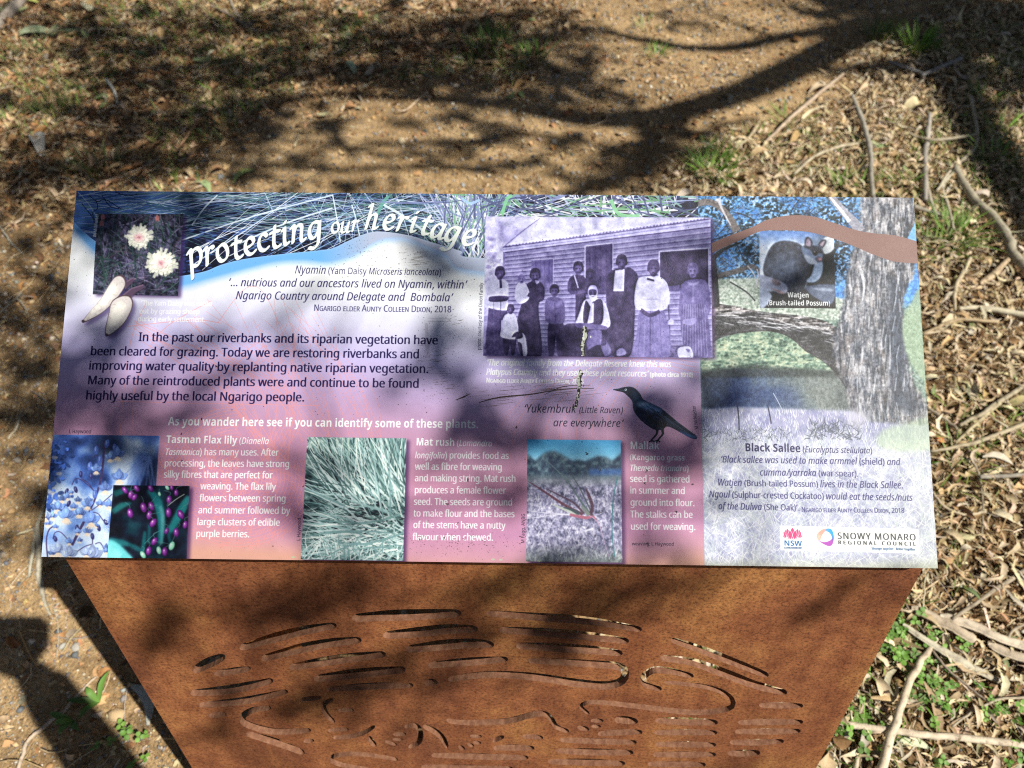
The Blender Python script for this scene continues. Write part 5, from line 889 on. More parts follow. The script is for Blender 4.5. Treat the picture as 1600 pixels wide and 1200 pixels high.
# ---------------------------------------------------------------- title, drawn with a broad pen
PEN = {
 'p': ([[(-.06, .82), (.14, .98), (.10, .6), (-.03, -.62)], [(.10, .62), (.30, .93), (.56, .97), (.70, .72), (.62, .28), (.36, .02), (.08, .08)]], .80),
 'r': ([[(-.04, .86), (.13, .98), (.10, .6), (0, 0)], [(.08, .5), (.26, .86), (.46, .94), (.52, .86)]], .56),
 'o': ([[(.40, .97), (.14, .80), (.04, .42), (.16, .07), (.38, .02), (.62, .22), (.68, .60), (.56, .92), (.40, .97)]], .76),
 't': ([[(.26, 1.28), (.14, .7), (.08, .22), (.20, .01), (.46, .10)], [(-.06, .90), (.22, .96), (.50, .95)]], .52),
 'e': ([[(.08, .44), (.36, .50), (.60, .68), (.56, .92), (.36, .98), (.12, .74), (.05, .36), (.20, .05), (.42, .02), (.64, .16)]], .70),
 'c': ([[(.60, .82), (.46, .97), (.20, .84), (.05, .46), (.14, .10), (.36, .01), (.60, .14)]], .64),
 'i': ([[(-.02, .86), (.14, .98), (.08, .5), (.06, .14), (.14, 0), (.30, .10)], [(.18, 1.30), (.22, 1.36)]], .36),
 'n': ([[(-.04, .86), (.13, .98), (.10, .6), (0, 0)], [(.06, .45), (.24, .84), (.46, .98), (.60, .86), (.56, .5), (.52, .12), (.60, 0), (.76, .10)]], .80),
 'g': ([[(.66, .92), (.40, .98), (.14, .76), (.04, .36), (.16, .05), (.36, .08), (.58, .42), (.70, .95)], [(.70, .95), (.62, .2), (.52, -.34), (.26, -.58), (0, -.50)]], .80),
 'u': ([[(-.02, .86), (.13, .97), (.06, .5), (.06, .12), (.22, .0), (.42, .16), (.60, .6)], [(.70, .97), (.60, .4), (.58, .12), (.66, 0), (.80, .10)]], .84),
 'h': ([[(.08, 1.50), (.26, 1.64), (.18, 1.1), (0, 0)], [(.06, .45), (.24, .84), (.46, .98), (.60, .86), (.56, .5), (.52, .12), (.60, 0), (.76, .10)]], .82),
 'a': ([[(.66, .90), (.40, .98), (.14, .76), (.04, .36), (.16, .03), (.36, .08), (.58, .42), (.70, .95)], [(.70, .97), (.62, .4), (.60, .12), (.68, 0), (.84, .10)]], .82),
}
def hull(p):
    p = sorted(map(tuple, p)); out = []
    for seq in (p, p[::-1]):
        h = []
        for q in seq:
            while len(h) > 1 and (h[-1][0]-h[-2][0])*(q[1]-h[-2][1]) - (h[-1][1]-h[-2][1])*(q[0]-h[-2][0]) <= 0: h.pop()
            h.append(q)
        out += h[:-1]
    return np.array(out)
def pen_letter(ch, x, y, s, rot, col, a, dx=0, dy=0):
    """letter with its lower left at layout point (x, y), x-height s, turned by rot"""
    nib = ell(0, 0, .135, .062, math.radians(38), 12); polys = []; c, sn = math.cos(rot), math.sin(rot)
    for st in PEN[ch][0]:
        q = smooth(st, 9)
        for i in range(len(q) - 1): polys.append(hull(np.r_[nib + q[i], nib + q[i+1]]))
    out = []
    for p in polys:
        X = (p[:, 0] + .10*p[:, 1])*s; Y = p[:, 1]*s
        out.append(np.c_[x + X*c + Y*sn + dx, y + X*sn - Y*c + dy])
    lay(cover([T(o) for o in out]), col, a)
def title():
    L = [('p', 299, 418, 27), ('r', 324, 414, 27), ('o', 341, 410, 26), ('t', 368, 405, 26), ('e', 384, 399.5, 26), ('c', 405, 393.5, 26), ('t', 427, 388, 26), ('i', 444, 383, 26), ('n', 458, 379, 26), ('g', 483, 374, 26),
         ('o', 518, 364, 16.5), ('u', 533, 363.5, 16.5), ('r', 551, 361, 16.5),
         ('h', 572, 357, 23), ('e', 598, 358, 23.5), ('r', 621, 360, 23.5), ('i', 641, 362, 23.5), ('t', 658, 365.5, 23.5), ('a', 672, 370, 24), ('g', 694, 375.5, 25), ('e', 721, 381, 25)]
    R = [-.28]*3 + [-.26, -.25, -.24, -.22, -.2, -.18, -.15, -.06, -.03, -.04, .02, .08, .1, .13, .18, .22, .24, .2]
    for (ch, x, y, s), r in zip(L, R): pen_letter(ch, x, y, s, r, (.02, .03, .08), .25, 1.0, 1.2)
    for (ch, x, y, s), r in zip(L, R): pen_letter(ch, x, y, s, r, (.90, .94, .92), 1)

# ---------------------------------------------------------------- pictures
RECTS = {
 'yam_daisy_photograph': [(152, 334), (287, 334.6), (278, 462.5), (145, 460)],
 'family_photograph': [(759, 338), (1110.5, 340), (1113.5, 559), (755, 556)],
 'possum_photograph': [(1186, 361), (1303, 362), (1306, 482), (1188, 481)],
 'flax_lily_photograph': [(82, 679), (249, 681), (236, 872), (64, 870)],
 'berry_photograph': [(177, 758), (296, 759.5), (291, 873), (167, 871.5)],
 'mat_rush_photograph': [(480, 683), (635, 685), (629.5, 876), (469.5, 874)],
 'kangaroo_grass_photograph': [(824, 686.5), (970, 688), (972, 879), (821.5, 877)],
 'logo_label': [(1218, 821.5), (1434.5, 826.5), (1436, 865), (1219.5, 859.5)],
}
def window(name, shadow=True):
    r = np.array(RECTS[name])
    if shadow:
        mix(full([T(r + (5, 3))], soft=5), (.20, .10, .30), .72)
    return full([T(r)])

def yam_daisy():
    w = window('yam_daisy_photograph'); n = fbm(TH, TW, 14, 4, 21)
    put(w, ramp(n, [(.25, (.06, .07, .12)), (.5, (.16, .17, .26)), (.75, (.38, .36, .50))]))
    for c in ((.42, .42, .58), (.22, .26, .30), (.55, .52, .66), (.15, .24, .22), (.30, .25, .32), (.08, .09, .14), (.24, .36, .34)):
        lay(cover([T(b) for b in blades(70, (140, 325, 290, 470), (0, 6.3), (14, 60), (.7, 2.2), .6)]), c, .75, w)
    for pts in ([(160, 345), (158, 380), (162, 420)], [(165, 440), (160, 420), (150, 405), (185, 410), (190, 430)], [(203, 340), (206, 380), (215, 440)], [(232, 380), (236, 400), (228, 420)], [(262, 345), (268, 380), (255, 440)], [(245, 450), (262, 432), (275, 428)]):
        line(pts, 2.2, (.16, .26, .26), .9, w)
    for x, y in ((161, 340), (246, 342), (159, 350)):
        fill([ell(x, y, 3.2, 6)], (.72, .45, .45), .9, w); fill([ell(x, y + 9, 3, 7)], (.28, .33, .38), .9, w)
    for cx, cy, R in ((217, 371, 23), (252, 411, 26)):
        for ring, (k, rr, c) in enumerate(((24, 1.0, (.78, .80, .76)), (22, .84, (.90, .91, .86)), (18, .62, (.95, .95, .91)), (12, .40, (.93, .86, .85)))):
            pt = []
            for i in range(k):
                a = 2*math.pi*i/k + ring*.3 + rng.normal(0, .06); l = R*rr*rng.uniform(.74, 1.10); d = np.array([math.cos(a), math.sin(a)*.92]); q = np.array([-d[1], d[0]])
                ww = R*.095
                pt.append(np.array([(cx, cy) + d*l*.2, (cx, cy) + d*l*.55 + q*ww, (cx, cy) + d*l*.95 + q*ww*.9, (cx, cy) + d*l*1.0 + q*ww*.35, (cx, cy) + d*l*.93, (cx, cy) + d*l*1.0 - q*ww*.4, (cx, cy) + d*l*.94 - q*ww*.9, (cx, cy) + d*l*.55 - q*ww]))
            fill([p + (.8, 1.2) for p in pt], (.42, .42, .44), .35, w)
            for p in pt: fill([p], np.array(c)*rng.uniform(.92, 1.05), 1, w)
        fill([ell(cx, cy, 5, 4.5)], (.90, .66, .70), .7, w, soft=4)
        lay(cover([T(ell(cx + rng.normal(0, 2.5), cy + rng.normal(0, 2.5), .7, .7, n=6)) for _ in range(16)]), (.80, .50, .56), .8, w)
    soften(w, 1, .8); grain(w, 0.14, 3, 26)

def tubers():
    for body, root in (([(180, 432), (190, 429), (197, 436), (196, 448), (180, 470), (160, 489), (139, 501), (130, 504), (129, 501), (140, 487), (158, 466), (170, 446)], [(196, 440), (206, 434), (212, 436), (202, 446), (196, 452)]),
                       ([(180, 466), (192, 461), (203, 462), (208, 471), (206, 484), (196, 503), (182, 517), (170, 525), (164, 523), (165, 510), (170, 488), (173, 474)], [(190, 462), (205, 450), (224, 444), (226, 449), (212, 457), (203, 466)])):
        b = smooth(body, 5, True)
        fill([b + (4, 5)], (.22, .16, .38), .65, soft=6)
        fill([np.array(root)], (.42, .34, .44)); fill([np.array(root) + (1, 2)], (.22, .17, .26), .5)
        fill([b], (.30, .24, .28)); c = b.mean(0)
        fill([c + (b - c)*.93], (.82, .80, .80)); fill([c + (b - c)*.62 + (-1.5, 0)], (.97, .96, .93), .9, soft=5)
        tip = b[np.argmax(b[:, 1])]; fill([ell(tip[0], tip[1] - 2, 2.6, 2.6)], (.25, .2, .25), .8)
        m = full([T(b)])
        lay(cover([T(ribbon(np.array([p, p + rng.normal(0, 3, 2)]), .7)) for p in c + (b[rng.integers(0, len(b), 40)] - c)*rng.uniform(.5, 1, (40, 1))]), (.50, .40, .42), .35, m)
        soften(m, 1); grain(m, .08, 6, 25)

def flower(cx, cy, s, w, col):
    """drooping lily flower: swept-back petals and pale anthers"""
    for a, k in ((2.6, 1), (.55, 1), (2.0, .8), (1.1, .8), (1.57, 1.1)):
        d = np.array([math.cos(a), -math.sin(a)]); q = np.array([-d[1], d[0]])
        p = smooth([(cx, cy), (cx, cy) + d*s*.5*k + q*s*.32, (cx, cy) + d*s*1.05*k, (cx, cy) + d*s*.5*k - q*s*.32], 5, True)
        c = np.array(col)*rng.uniform(.75, 1.15)
        fill([p + (.6, .9)], (.10, .14, .38), .5, w); fill([p], np.clip(c, 0, 1), 1, w)
        fill([((p - p.mean(0))*.45 + p.mean(0)) - (.5, 1)], np.clip(c*1.3, 0, 1), .6, w)
    for k in range(5):
        a = 4.71 + (k - 2)*.32
        line([(cx, cy + s*.1), (cx + math.cos(a)*s*.4, cy - math.sin(a)*s*.4), (cx + math.cos(a)*s*.85, cy - math.sin(a)*s*.8)], [s*.1, s*.2, s*.08], (.93, .86, .78), 1, w)

def flax_lily():
    w = window('flax_lily_photograph', False); n = blur(fbm(TH, TW, 60, 3, 31), 10); n2 = fbm(TH, TW, 18, 3, 32)
    base = ramp(n + .12*(n2 - .5) + .0012*(PY - 760) - .0007*(PX - 150), [(.25, (.12, .18, .36)), (.40, (.28, .42, .74)), (.52, (.52, .67, .92)), (.66, (.80, .88, .98))])
    dark = np.exp(-((PX - 172)**2/900 + (PY - 695)**2/500)) + np.exp(-((PX - 240)**2/200 + (PY - 735)**2/1200)) + .9*np.exp(-((PX - 80)**2/150 + (PY - 745)**2/500))
    put(w, base); mix(np.clip(dark, 0, 1)*w, (.05, .07, .15), .75)
    for k in range(16): line([(190 + rng.uniform(0, 55), 690 + rng.uniform(0, 60)), (205 + rng.uniform(0, 40), 715), (185 + rng.uniform(0, 60), 770)], [1, 4, 2], (.45, .56, .82), .35, w)
    for k in range(90):                      # shaded flowers at the left edge
        x, y = 72 + abs(rng.normal(0, 16)), rng.uniform(682, 800)
        p = ell(x, y, rng.uniform(2.5, 6), rng.uniform(1.4, 3), rng.uniform(0, 3)); fill([p + (.7, 1)], (.05, .09, .26), .6, w)
        fill([p], np.array((.30, .46, .84))*rng.uniform(.55, 1.25), .9, w)
    for x, y in ((85, 715), (92, 740), (80, 770)):
        fill([ell(x, y, 5, 3)], (.88, .84, .8), .5, w)
    stem = (.28, .24, .42)
    line([(163, 690), (161, 720), (157, 750), (148, 780), (139, 800)], [3.5, 3.5, 2.5], stem, 1, w); line([(112, 852), (122, 832), (131, 815)], 4.2, stem, 1, w)
    line([(74, 872), (72, 845), (76, 828), (84, 822)], 2, stem, 1, w)
    for pts in ([(139, 800), (160, 785), (175, 772)], [(148, 768), (130, 752), (118, 748), (112, 758)], [(148, 770), (138, 755), (128, 748), (126, 742)], [(161, 715), (150, 712), (143, 716)], [(165, 700), (176, 695), (184, 702)], [(160, 700), (152, 696), (148, 703)],
                [(139, 800), (152, 802), (160, 812), (165, 818)], [(108, 846), (95, 832), (86, 832), (82, 842)], [(106, 805), (112, 798), (122, 798), (128, 806)], [(112, 868), (130, 855), (144, 850)], [(148, 850), (156, 848), (162, 858)], [(144, 838), (144, 852)]):
        line(pts, 1.3, stem, 1, w)
    for x, y in ((126, 741), (142, 744), (104, 768), (107, 787), (120, 825), (154, 825), (86, 842), (144, 838), (165, 816), (118, 765)):
        fill([ell(x, y, 3, 5.4, rng.normal(0, .25))], (.20, .21, .42), 1, w); fill([ell(x - .8, y - 1.2, 1.1, 2.6)], (.48, .52, .78), .7, w)
    for x, y in ((150, 703), (140, 728), (167, 693), (156, 718), (179, 700), (148, 772)):
        fill([ell(x, y, 3.6, 7, rng.normal(0, .2))], (.33, .45, .80), 1, w); fill([ell(x - 1, y - 1.5, 1.2, 3.5)], (.66, .76, .95), .7, w)
    for k in range(26):
        x, y = rng.uniform(72, 175), rng.uniform(770, 868); flower(x, y, rng.uniform(5, 9), w, np.array((.50, .64, .94))*rng.uniform(.8, 1.1))
    for x, y, s in ((183, 712, 12), (172, 716, 9), (186, 748, 13), (164, 765, 11), (150, 735, 9), (136, 790, 10), (90, 795, 11), (103, 808, 14), (142, 815, 14), (122, 803, 9), (170, 790, 9)):
        flower(x, y, s*1.1, w, (.50, .64, .95))
    for x, y, s in ((90, 862, 14), (108, 868, 13), (144, 870, 16), (134, 866, 10), (70, 808, 10)):
        flower(x, y, s*1.1, w, (.70, .79, .98))
    soften(w, 1, .8); grain(w, 0.1, 3, 36)

def berries():
    w = window('berry_photograph'); n = fbm(TH, TW, 40, 3, 41)
    put(w, ramp(n, [(.3, (.02, .03, .08)), (.6, (.04, .08, .16)), (.8, (.05, .20, .26))]))
    leaf = (.10, .48, .52)
    for pts, ww, c in (([(176, 800), (190, 790), (205, 786)], [8, 10, 2], (.10, .40, .42)), ([(178, 772), (195, 766), (205, 764)], [10, 8, 1], (.08, .34, .36)),
                       ([(232, 764), (246, 785), (252, 815), (250, 850)], [6, 14, 12, 7], leaf), ([(250, 790), (254, 810), (252, 850)], [5, 6, 3], (.35, .66, .68)), ([(294, 775), (284, 795), (268, 825), (262, 830)], [6, 14, 11, 2], (.12, .52, .54)),
                       ([(226, 830), (224, 850), (222, 866)], [4, 6, 5], (.08, .42, .45)), ([(233, 820), (232, 850)], [4, 4], (.08, .38, .42)), ([(262, 830), (266, 850)], [4, 5], (.07, .36, .40)),
                       ([(168, 845), (190, 848), (205, 852)], [12, 10, 4], (.10, .42, .46)), ([(200, 850), (212, 856), (222, 862)], [5, 8, 3], (.08, .36, .40))):
        line(pts, ww, c, .95, w)
    fill([smooth([(168, 845), (182, 848), (198, 862), (206, 876), (166, 876)], 5, True)], (.42, .83, .86), 1, w)
    fill([smooth([(168, 852), (178, 856), (190, 870), (166, 876)], 5, True)], (.55, .90, .92), .8, w)
    soften(w, 4, .8); grain(w, .10, 20, 47)
    for x, y, s, g in ((195, 766, 7, 0), (204, 773, 7.5, 0), (213, 763, 7, 0), (210, 777, 6.5, 0), (203, 802, 8.5, 0), (224, 793, 9, 0), (236, 791, 8, 0), (233, 805, 8, 0), (239, 817, 8.5, 0), (235, 763, 7, 0), (264, 781, 7.5, 0), (263, 801, 8.5, 0), (282, 804, 8.5, 0), (275, 770, 6, 0),
                       (260, 830, 6, 0), (275, 832, 8, 0), (289, 820, 7, 0), (241, 846, 8, 0), (232, 861, 8, 0), (257, 862, 8, 0), (248, 860, 7, 1), (223, 867, 7, 1), (261, 762, 5, 1), (249, 772, 4, 1), (268, 853, 8, 1), (268, 762, 5, 0)):
        rot = rng.normal(0, .3)
        c = (.42, .12, .52) if not g else (.52, .80, .70)
        line([(x, y - s*.8), (x + rng.normal(0, 3), y - s*1.5), (x + rng.normal(0, 8), y - s*2)], .9, (.35, .55, .55), .8, w)
        fill([ell(x, y, s*.58, s*.95, rot)], np.array(c)*.55, 1, w); fill([ell(x - .4, y - .4, s*.48, s*.84, rot)], c, 1, w)
        fill([ell(x - s*.12, y - s*.1, s*.26, s*.5, rot)], (.78, .45, .82) if not g else (.8, .95, .9), .8, w, soft=2); fill([ell(x - s*.15, y - s*.25, s*.1, s*.2, rot)], (.97, .90, .98), .9, w)
    line([(262, 790), (275, 780), (288, 772)], 1.2, (.8, .85, .8), .9, w); line([(225, 850), (240, 835), (255, 826)], .9, (.3, .6, .6), .9, w)
    soften(w, 1, .8); grain(w, 0.06, 3, 46)

def mat_rush():
    w = window('mat_rush_photograph'); n = fbm(TH, TW, 16, 4, 51)
    u = (PY - 685)/190
    put(w, ramp(n - .12*np.clip(1 - abs(u - .55)*2.6, 0, 1) + .10*(u < .25), [(.22, (.03, .08, .14)), (.45, (.14, .30, .36)), (.65, (.42, .60, .62)), (.85, (.80, .90, .90))]))
    c0 = [(.10, .30, .34), (.25, .50, .54), (.45, .70, .72), (.62, .82, .85), (.05, .12, .18), (.72, .88, .92), (.34, .58, .56), (.86, .94, .97), (.20, .42, .45)]
    for k in range(3):
        for c in c0:
            lay(cover([T(b) for b in blades(22, (530, 740, 650, 800), (1.35, 2.5), (60, 130), (1.2, 3.2), .25)]), c, .85, w)
            lay(cover([T(b) for b in blades(16, (540, 760, 640, 860), (2.2, 3.7), (50, 130), (1.2, 3.4), .35)]), c, .85, w)
            lay(cover([T(b) for b in blades(18, (560, 800, 640, 880), (2.4, 3.9), (40, 110), (1.2, 3), .5)]), c, .8, w)
    for k in range(90): fill([ell(rng.uniform(545, 600), rng.uniform(785, 850), rng.uniform(2, 9), rng.uniform(.8, 2), .2)], (.03, .08, .15), .6, w)
    for c in ((.78, .90, .95), (.55, .78, .82), (.9, .96, .98), (.40, .66, .70)):
        lay(cover([T(b) for b in blades(14, (520, 790, 640, 870), (2.5, 3.6), (60, 140), (1.4, 3.6), .5)]), c, .9, w)
        lay(cover([T(b) for b in blades(30, (470, 850, 640, 885), (.6, 2.6), (16, 44), (1, 2.6), .5)]), c, .85, w)
        lay(cover([T(b) for b in blades(9, (565, 720, 632, 830), (1.5, 2.3), (70, 140), (1.4, 3.2), .2)]), c, .85, w)
    lay(cover([T(b) for b in blades(26, (475, 683, 560, 720), (1.2, 2.4), (15, 40), (1, 2), .4)]), (.86, .93, .88), .6, w)
    g = IMG.mean(2, keepdims=True); IMG[...] += ((g*np.array((.98, 1.02, .97)) - IMG)*.42)*w[..., None]; soften(w, 1, .5)

def kangaroo_grass():
    w = window('kangaroo_grass_photograph'); n = fbm(TH, TW, 12, 4, 61); n2 = fbm(TH, TW, 5, 2, 62); v = (PY - 686)/190
    sky = ramp(v, [(0, (.25, .62, .85)), (.12, (.45, .76, .92)), (.2, (.66, .86, .95)), (.26, (.78, .90, .95))])
    fld = ramp(n*.6 + n2*.4 + .12*(v - .5), [(.28, (.22, .24, .34)), (.48, (.48, .48, .62)), (.62, (.68, .68, .80)), (.8, (.92, .92, .97))])
    g = np.clip((v - .86)/.14, 0, 1)[..., None]*.55; fld = fld*(1 - g) + g*np.array((.42, .50, .42))
    hz = .31
    put(w, np.where((v < hz)[..., None], sky, fld).astype(np.float32))
    tree_h = .15 + .12*np.abs(np.sin(PX/19.) * np.cos(PX/47. + 1)) ; top = hz - .02 - tree_h*.75 - .03*(n - .5)
    k = blur(((v > top) & (v < hz + .02)).astype(np.float32), 4)
    put(w*k, ramp(n, [(.3, (.10, .17, .28)), (.55, (.20, .30, .38)), (.75, (.36, .46, .52))]))
    hill = blur(((v > .245) & (v < .3) & (PX > 920)).astype(np.float32), 4); mix(w*hill, (.16, .34, .62), .7)
    mix(w*blur(((v > hz - .015) & (v < hz + .07)).astype(np.float32), 6), (.48, .52, .56), .6)
    for c in ((.82, .82, .92), (.35, .36, .48), (.95, .95, .98), (.55, .54, .68)):
        lay(cover([T(b) for b in blades(160, (818, 770, 975, 885), (.9, 2.2), (5, 16), (.8, 1.8), .3)]), c, .55, w)
    red = (.36, .20, .28)
    for pts, ww, c in (([(924, 807), (905, 780), (885, 750), (850, 716)], [4, 2.5, 1], (.32, .40, .42)), ([(926, 806), (912, 775), (895, 745), (865, 705)], [2, 1.4, .6], (.22, .28, .3)), ([(922, 806), (925, 790), (918, 770), (915, 763)], [5, 5, 1], (.30, .20, .28)),
                       ([(910, 804), (880, 788), (850, 768), (825, 752)], [5, 3.5, .8], red), ([(912, 802), (895, 785), (870, 772), (852, 763)], [3.5, 2.5, .8], (.30, .22, .3)), ([(905, 804), (885, 797), (862, 788)], [6, 5, 1], (.70, .74, .72)), ([(905, 803), (892, 796), (880, 793)], [6, 4, 1], (.20, .26, .30)),
                       ([(908, 806), (880, 803), (850, 801), (822, 798)], [2.5, 1.6, .8], (.80, .80, .88)), ([(905, 806), (870, 804), (840, 808), (824, 810)], [1.4, 1, .7], (.86, .86, .93)), ([(890, 804), (915, 809), (926, 807), (933, 815)], [4, 5, 3, 1], (.62, .36, .45)), ([(920, 805), (935, 818), (945, 850), (952, 872)], [1.6, 1, .7], (.74, .62, .74)),
                       ([(965, 745), (958, 780), (956, 830), (960, 870)], 1.5, (.13, .42, .45)), ([(920, 805), (912, 795), (908, 790)], [6, 5, 2], (.46, .5, .5))):
        line(pts, ww, c, .95, w)
    fill([ell(919, 828, 7, 1.5, -.3), ell(912, 824, 3, 1.4, .8)], (.92, .93, .98), .8, w)
    soften(w, 1, .8); grain(w, 0.1, 3, 66)

def duo(g):
    return ramp(np.asarray(g, float)*.80 + .10, [(0, (.07, .05, .16)), (.25, (.22, .18, .38)), (.5, (.45, .42, .68)), (.75, (.70, .70, .90)), (1, (.93, .95, .99))]).reshape(-1)
def family():
    w = window('family_photograph')
    f = lambda pts: np.array([(740 + x/4, 320 + y/4) for x, y in pts])
    F = lambda pts, g, a=1, soft=0: fill([f(pts)], duo(g), a, w, soft)
    S = lambda pts, g, a=1, soft=0: fill([smooth(f(pts), 4, True)], duo(g), a, w, soft)
    Ln = lambda pts, ww, g, a=1: line(f(pts), ww/4, duo(g), a, w, 1 if ww in (5, 7, 9) and len(pts) > 2 else 5)
    Fr = lambda pts, ww, g: [line(f([a, b]), ww/4, duo(g), 1, w) for a, b in zip(pts, pts[1:])]
    n = fbm(TH, TW, 50, 4, 71)
    put(w, ramp(n, [(.25, tuple(duo(.74))), (.7, tuple(duo(.98)))]))
    for k in range(60): S(np.array([(0, 0), (14, 5), (10, 16), (-6, 12)])*rng.uniform(.6, 1.8) + (80 + abs(rng.normal(0, 45)), rng.uniform(180, 420)), rng.uniform(.45, .8), .35)
    F([(190, 265), (430, 75), (1480, 75), (1480, 100), (200, 270)], .93, .8); Ln([(190, 262), (300, 170), (415, 85)], 4, .5)
    wall = [(190, 290), (1482, 135), (1495, 960), (60, 945), (60, 700), (190, 640)]
    F(wall, .64)
    m = full([T(f(wall))])*w
    for k in range(26):                          # weatherboards
        y0 = 330 + k*24.5; y1 = 175 + k*34
        line(f([(185, y0), (800, (y0 + y1)/2 + 6), (1490, y1)]), 1.3, duo(.30), .75, m); line(f([(185, y0 - 8), (800, (y0 + y1)/2 - 3), (1490, y1 - 10)]), 1.6, duo(.86), .5, m)
    for k in range(420):
        x, y = rng.uniform(190, 1480), rng.uniform(260, 940); line(f([(x, y), (x + rng.uniform(10, 90), y - rng.uniform(0, 6))]), rng.uniform(.3, 1.1), duo(rng.uniform(.4, .95)), .35, m)
    F([(175, 262), (1482, 78), (1482, 135), (185, 300)], .82); Ln([(185, 265), (800, 185), (1482, 88)], 6, .35); Ln([(185, 282), (800, 205), (1482, 108)], 5, .60); Ln([(185, 300), (800, 222), (1482, 140)], 6, .25)
    for k in range(60): x = 200 + k*21; Ln([(x, 262 - k*2.9), (x + 8, 256 - k*2.9)], 7, .35, .8)
    F([(185, 300), (197, 298), (190, 650), (178, 650)], .55)
    F([(362, 345), (497, 338), (495, 530), (360, 540)], .50); [Ln([(x, 345), (x - 2, 535)], 3, .3, .7) for x in (390, 418, 446, 474)]; Fr([(360, 345), (500, 336), (498, 530)], 5, .88)
    F([(698, 258), (870, 240), (868, 560), (700, 560)], .27); [Ln([(x, 255), (x, 560)], 4, .17, .8) for x in (728, 760, 795, 830)]; Fr([(697, 560), (698, 258), (872, 238), (870, 560)], 7, .85); Ln([(735, 300), (740, 500)], 8, .38, .7)
    F([(1165, 292), (1468, 272), (1470, 545), (1168, 525)], .13); Fr([(1160, 530), (1162, 292), (1470, 270), (1472, 545)], 9, .86); F([(1210, 510), (1290, 500), (1290, 540), (1200, 540)], .4)
    F([(60, 880), (1495, 880), (1495, 965), (60, 950)], .22, .7, 6); n3 = fbm(TH, TW, 7, 3, 74)
    mix(full([T(f([(60, 900), (1495, 890), (1495, 965), (60, 950)]))])*(n3 > .52)*w, duo(.6), .5)
    def head(x, y, r, hair=.06, face=.22, beard=None, hat=False):
        S([(x - r*.86, y - r*.3), (x - r*.6, y - r*1.1), (x, y - r*1.35), (x + r*.65, y - r*1.1), (x + r*.9, y - r*.2), (x + r*.7, y + r*.4), (x - r*.7, y + r*.4)], hair)
        S([(x - r*.62, y - r*.45), (x, y - r*.62), (x + r*.62, y - r*.42), (x + r*.62, y + r*.35), (x + r*.3, y + r*1.02), (x - r*.3, y + r*1.02), (x - r*.62, y + r*.35)], face)
        S([(x - r*.42, y - r*.28), (x + r*.1, y - r*.40), (x + r*.12, y + r*.5), (x - r*.35, y + r*.6)], face + .14, .6)
        for sx in (-.28, .28): S([(x + r*(sx - .15), y - r*.08), (x + r*sx, y - r*.16), (x + r*(sx + .15), y - r*.06), (x + r*sx, y + r*.06)], .04)
        S([(x - r*.1, y + r*.02), (x + r*.06, y), (x + r*.15, y + r*.35), (x - r*.15, y + r*.35)], face + .2, .5); Ln([(x - r*.26, y + r*.60), (x, y + r*.56), (x + r*.26, y + r*.62)], r*.14, .08)
        if beard:
            S([(x - r*.75, y + r*.05), (x - r*.45, y + r*.42), (x, y + r*.36), (x + r*.5, y + r*.42), (x + r*.78, y), (x + r*.62, y + r*1.1), (x + r*.1, y + r*1.5), (x - r*.5, y + r*1.1)], beard); Ln([(x - r*.22, y + r*.66), (x + r*.25, y + r*.66)], r*.1, .35)
            S([(x - r*.8, y - r*.5), (x - r*.4, y - r*1.1), (x + r*.3, y - r*1.15), (x + r*.8, y - r*.6), (x + r*.5, y - r*.7), (x - r*.5, y - r*.65)], .8)
    # woman far left
    S([(110, 570), (200, 570), (205, 920), (80, 930), (90, 700)], .26); S([(85, 480), (160, 460), (215, 490), (215, 600), (205, 660), (85, 640), (70, 600)], .92); Ln([(168, 470), (172, 520)], 14, .2); S([(100, 575), (210, 570), (205, 600), (105, 605)], .2); head(165, 430, 36); Ln([(90, 500), (80, 640)], 22, .88); Ln([(125, 600), (130, 900)], 5, .4, .5); Ln([(170, 600), (165, 900)], 5, .14, .6)
    # woman in dark dress with infant
    S([(330, 500), (400, 475), (440, 510), (440, 590), (405, 640), (425, 940), (300, 945), (268, 760), (300, 620)], .10); head(385, 445, 38, face=.26); S([(268, 505), (310, 480), (345, 530), (345, 590), (290, 620), (258, 580)], .90); head(300, 465, 24, .45, .5); Ln([(410, 520), (425, 590), (340, 560)], 24, .14); Ln([(360, 600), (350, 930)], 5, .2, .6); S([(385, 470), (412, 480), (395, 496)], .7)
    # small child and dog
    S([(185, 820), (265, 820), (255, 930), (235, 930), (228, 870), (215, 935), (195, 930)], .12); S([(195, 690), (262, 690), (275, 830), (175, 828), (172, 780)], .93); head(232, 655, 26); Ln([(180, 720), (178, 800)], 14, .85)
    S([(285, 800), (320, 815), (335, 900), (330, 945), (310, 945), (300, 870), (275, 850)], .92); S([(240, 825), (265, 795), (300, 800), (305, 830), (265, 838)], .1); S([(240, 828), (262, 826), (258, 840)], .9)
    # boy
    S([(470, 735), (560, 735), (565, 945), (525, 945), (515, 820), (500, 945), (470, 945)], .16); S([(455, 590), (505, 575), (560, 600), (572, 690), (555, 740), (460, 735), (445, 660)], .36); S([(455, 588), (505, 605), (560, 598), (530, 640), (480, 640)], .46); head(505, 540, 33, face=.3); Ln([(508, 610), (512, 730)], 4, .2)
    # young man with braces, girl behind
    S([(600, 460), (650, 435), (700, 460), (700, 540), (705, 740), (640, 740), (636, 560), (590, 540)], .16); head(655, 400, 36, face=.34); Ln([(630, 440), (655, 520)], 9, .85); Ln([(600, 480), (610, 545), (700, 540)], 22, .28)
    S([(700, 480), (760, 475), (790, 520), (700, 540)], .15); head(728, 440, 31, face=.18)
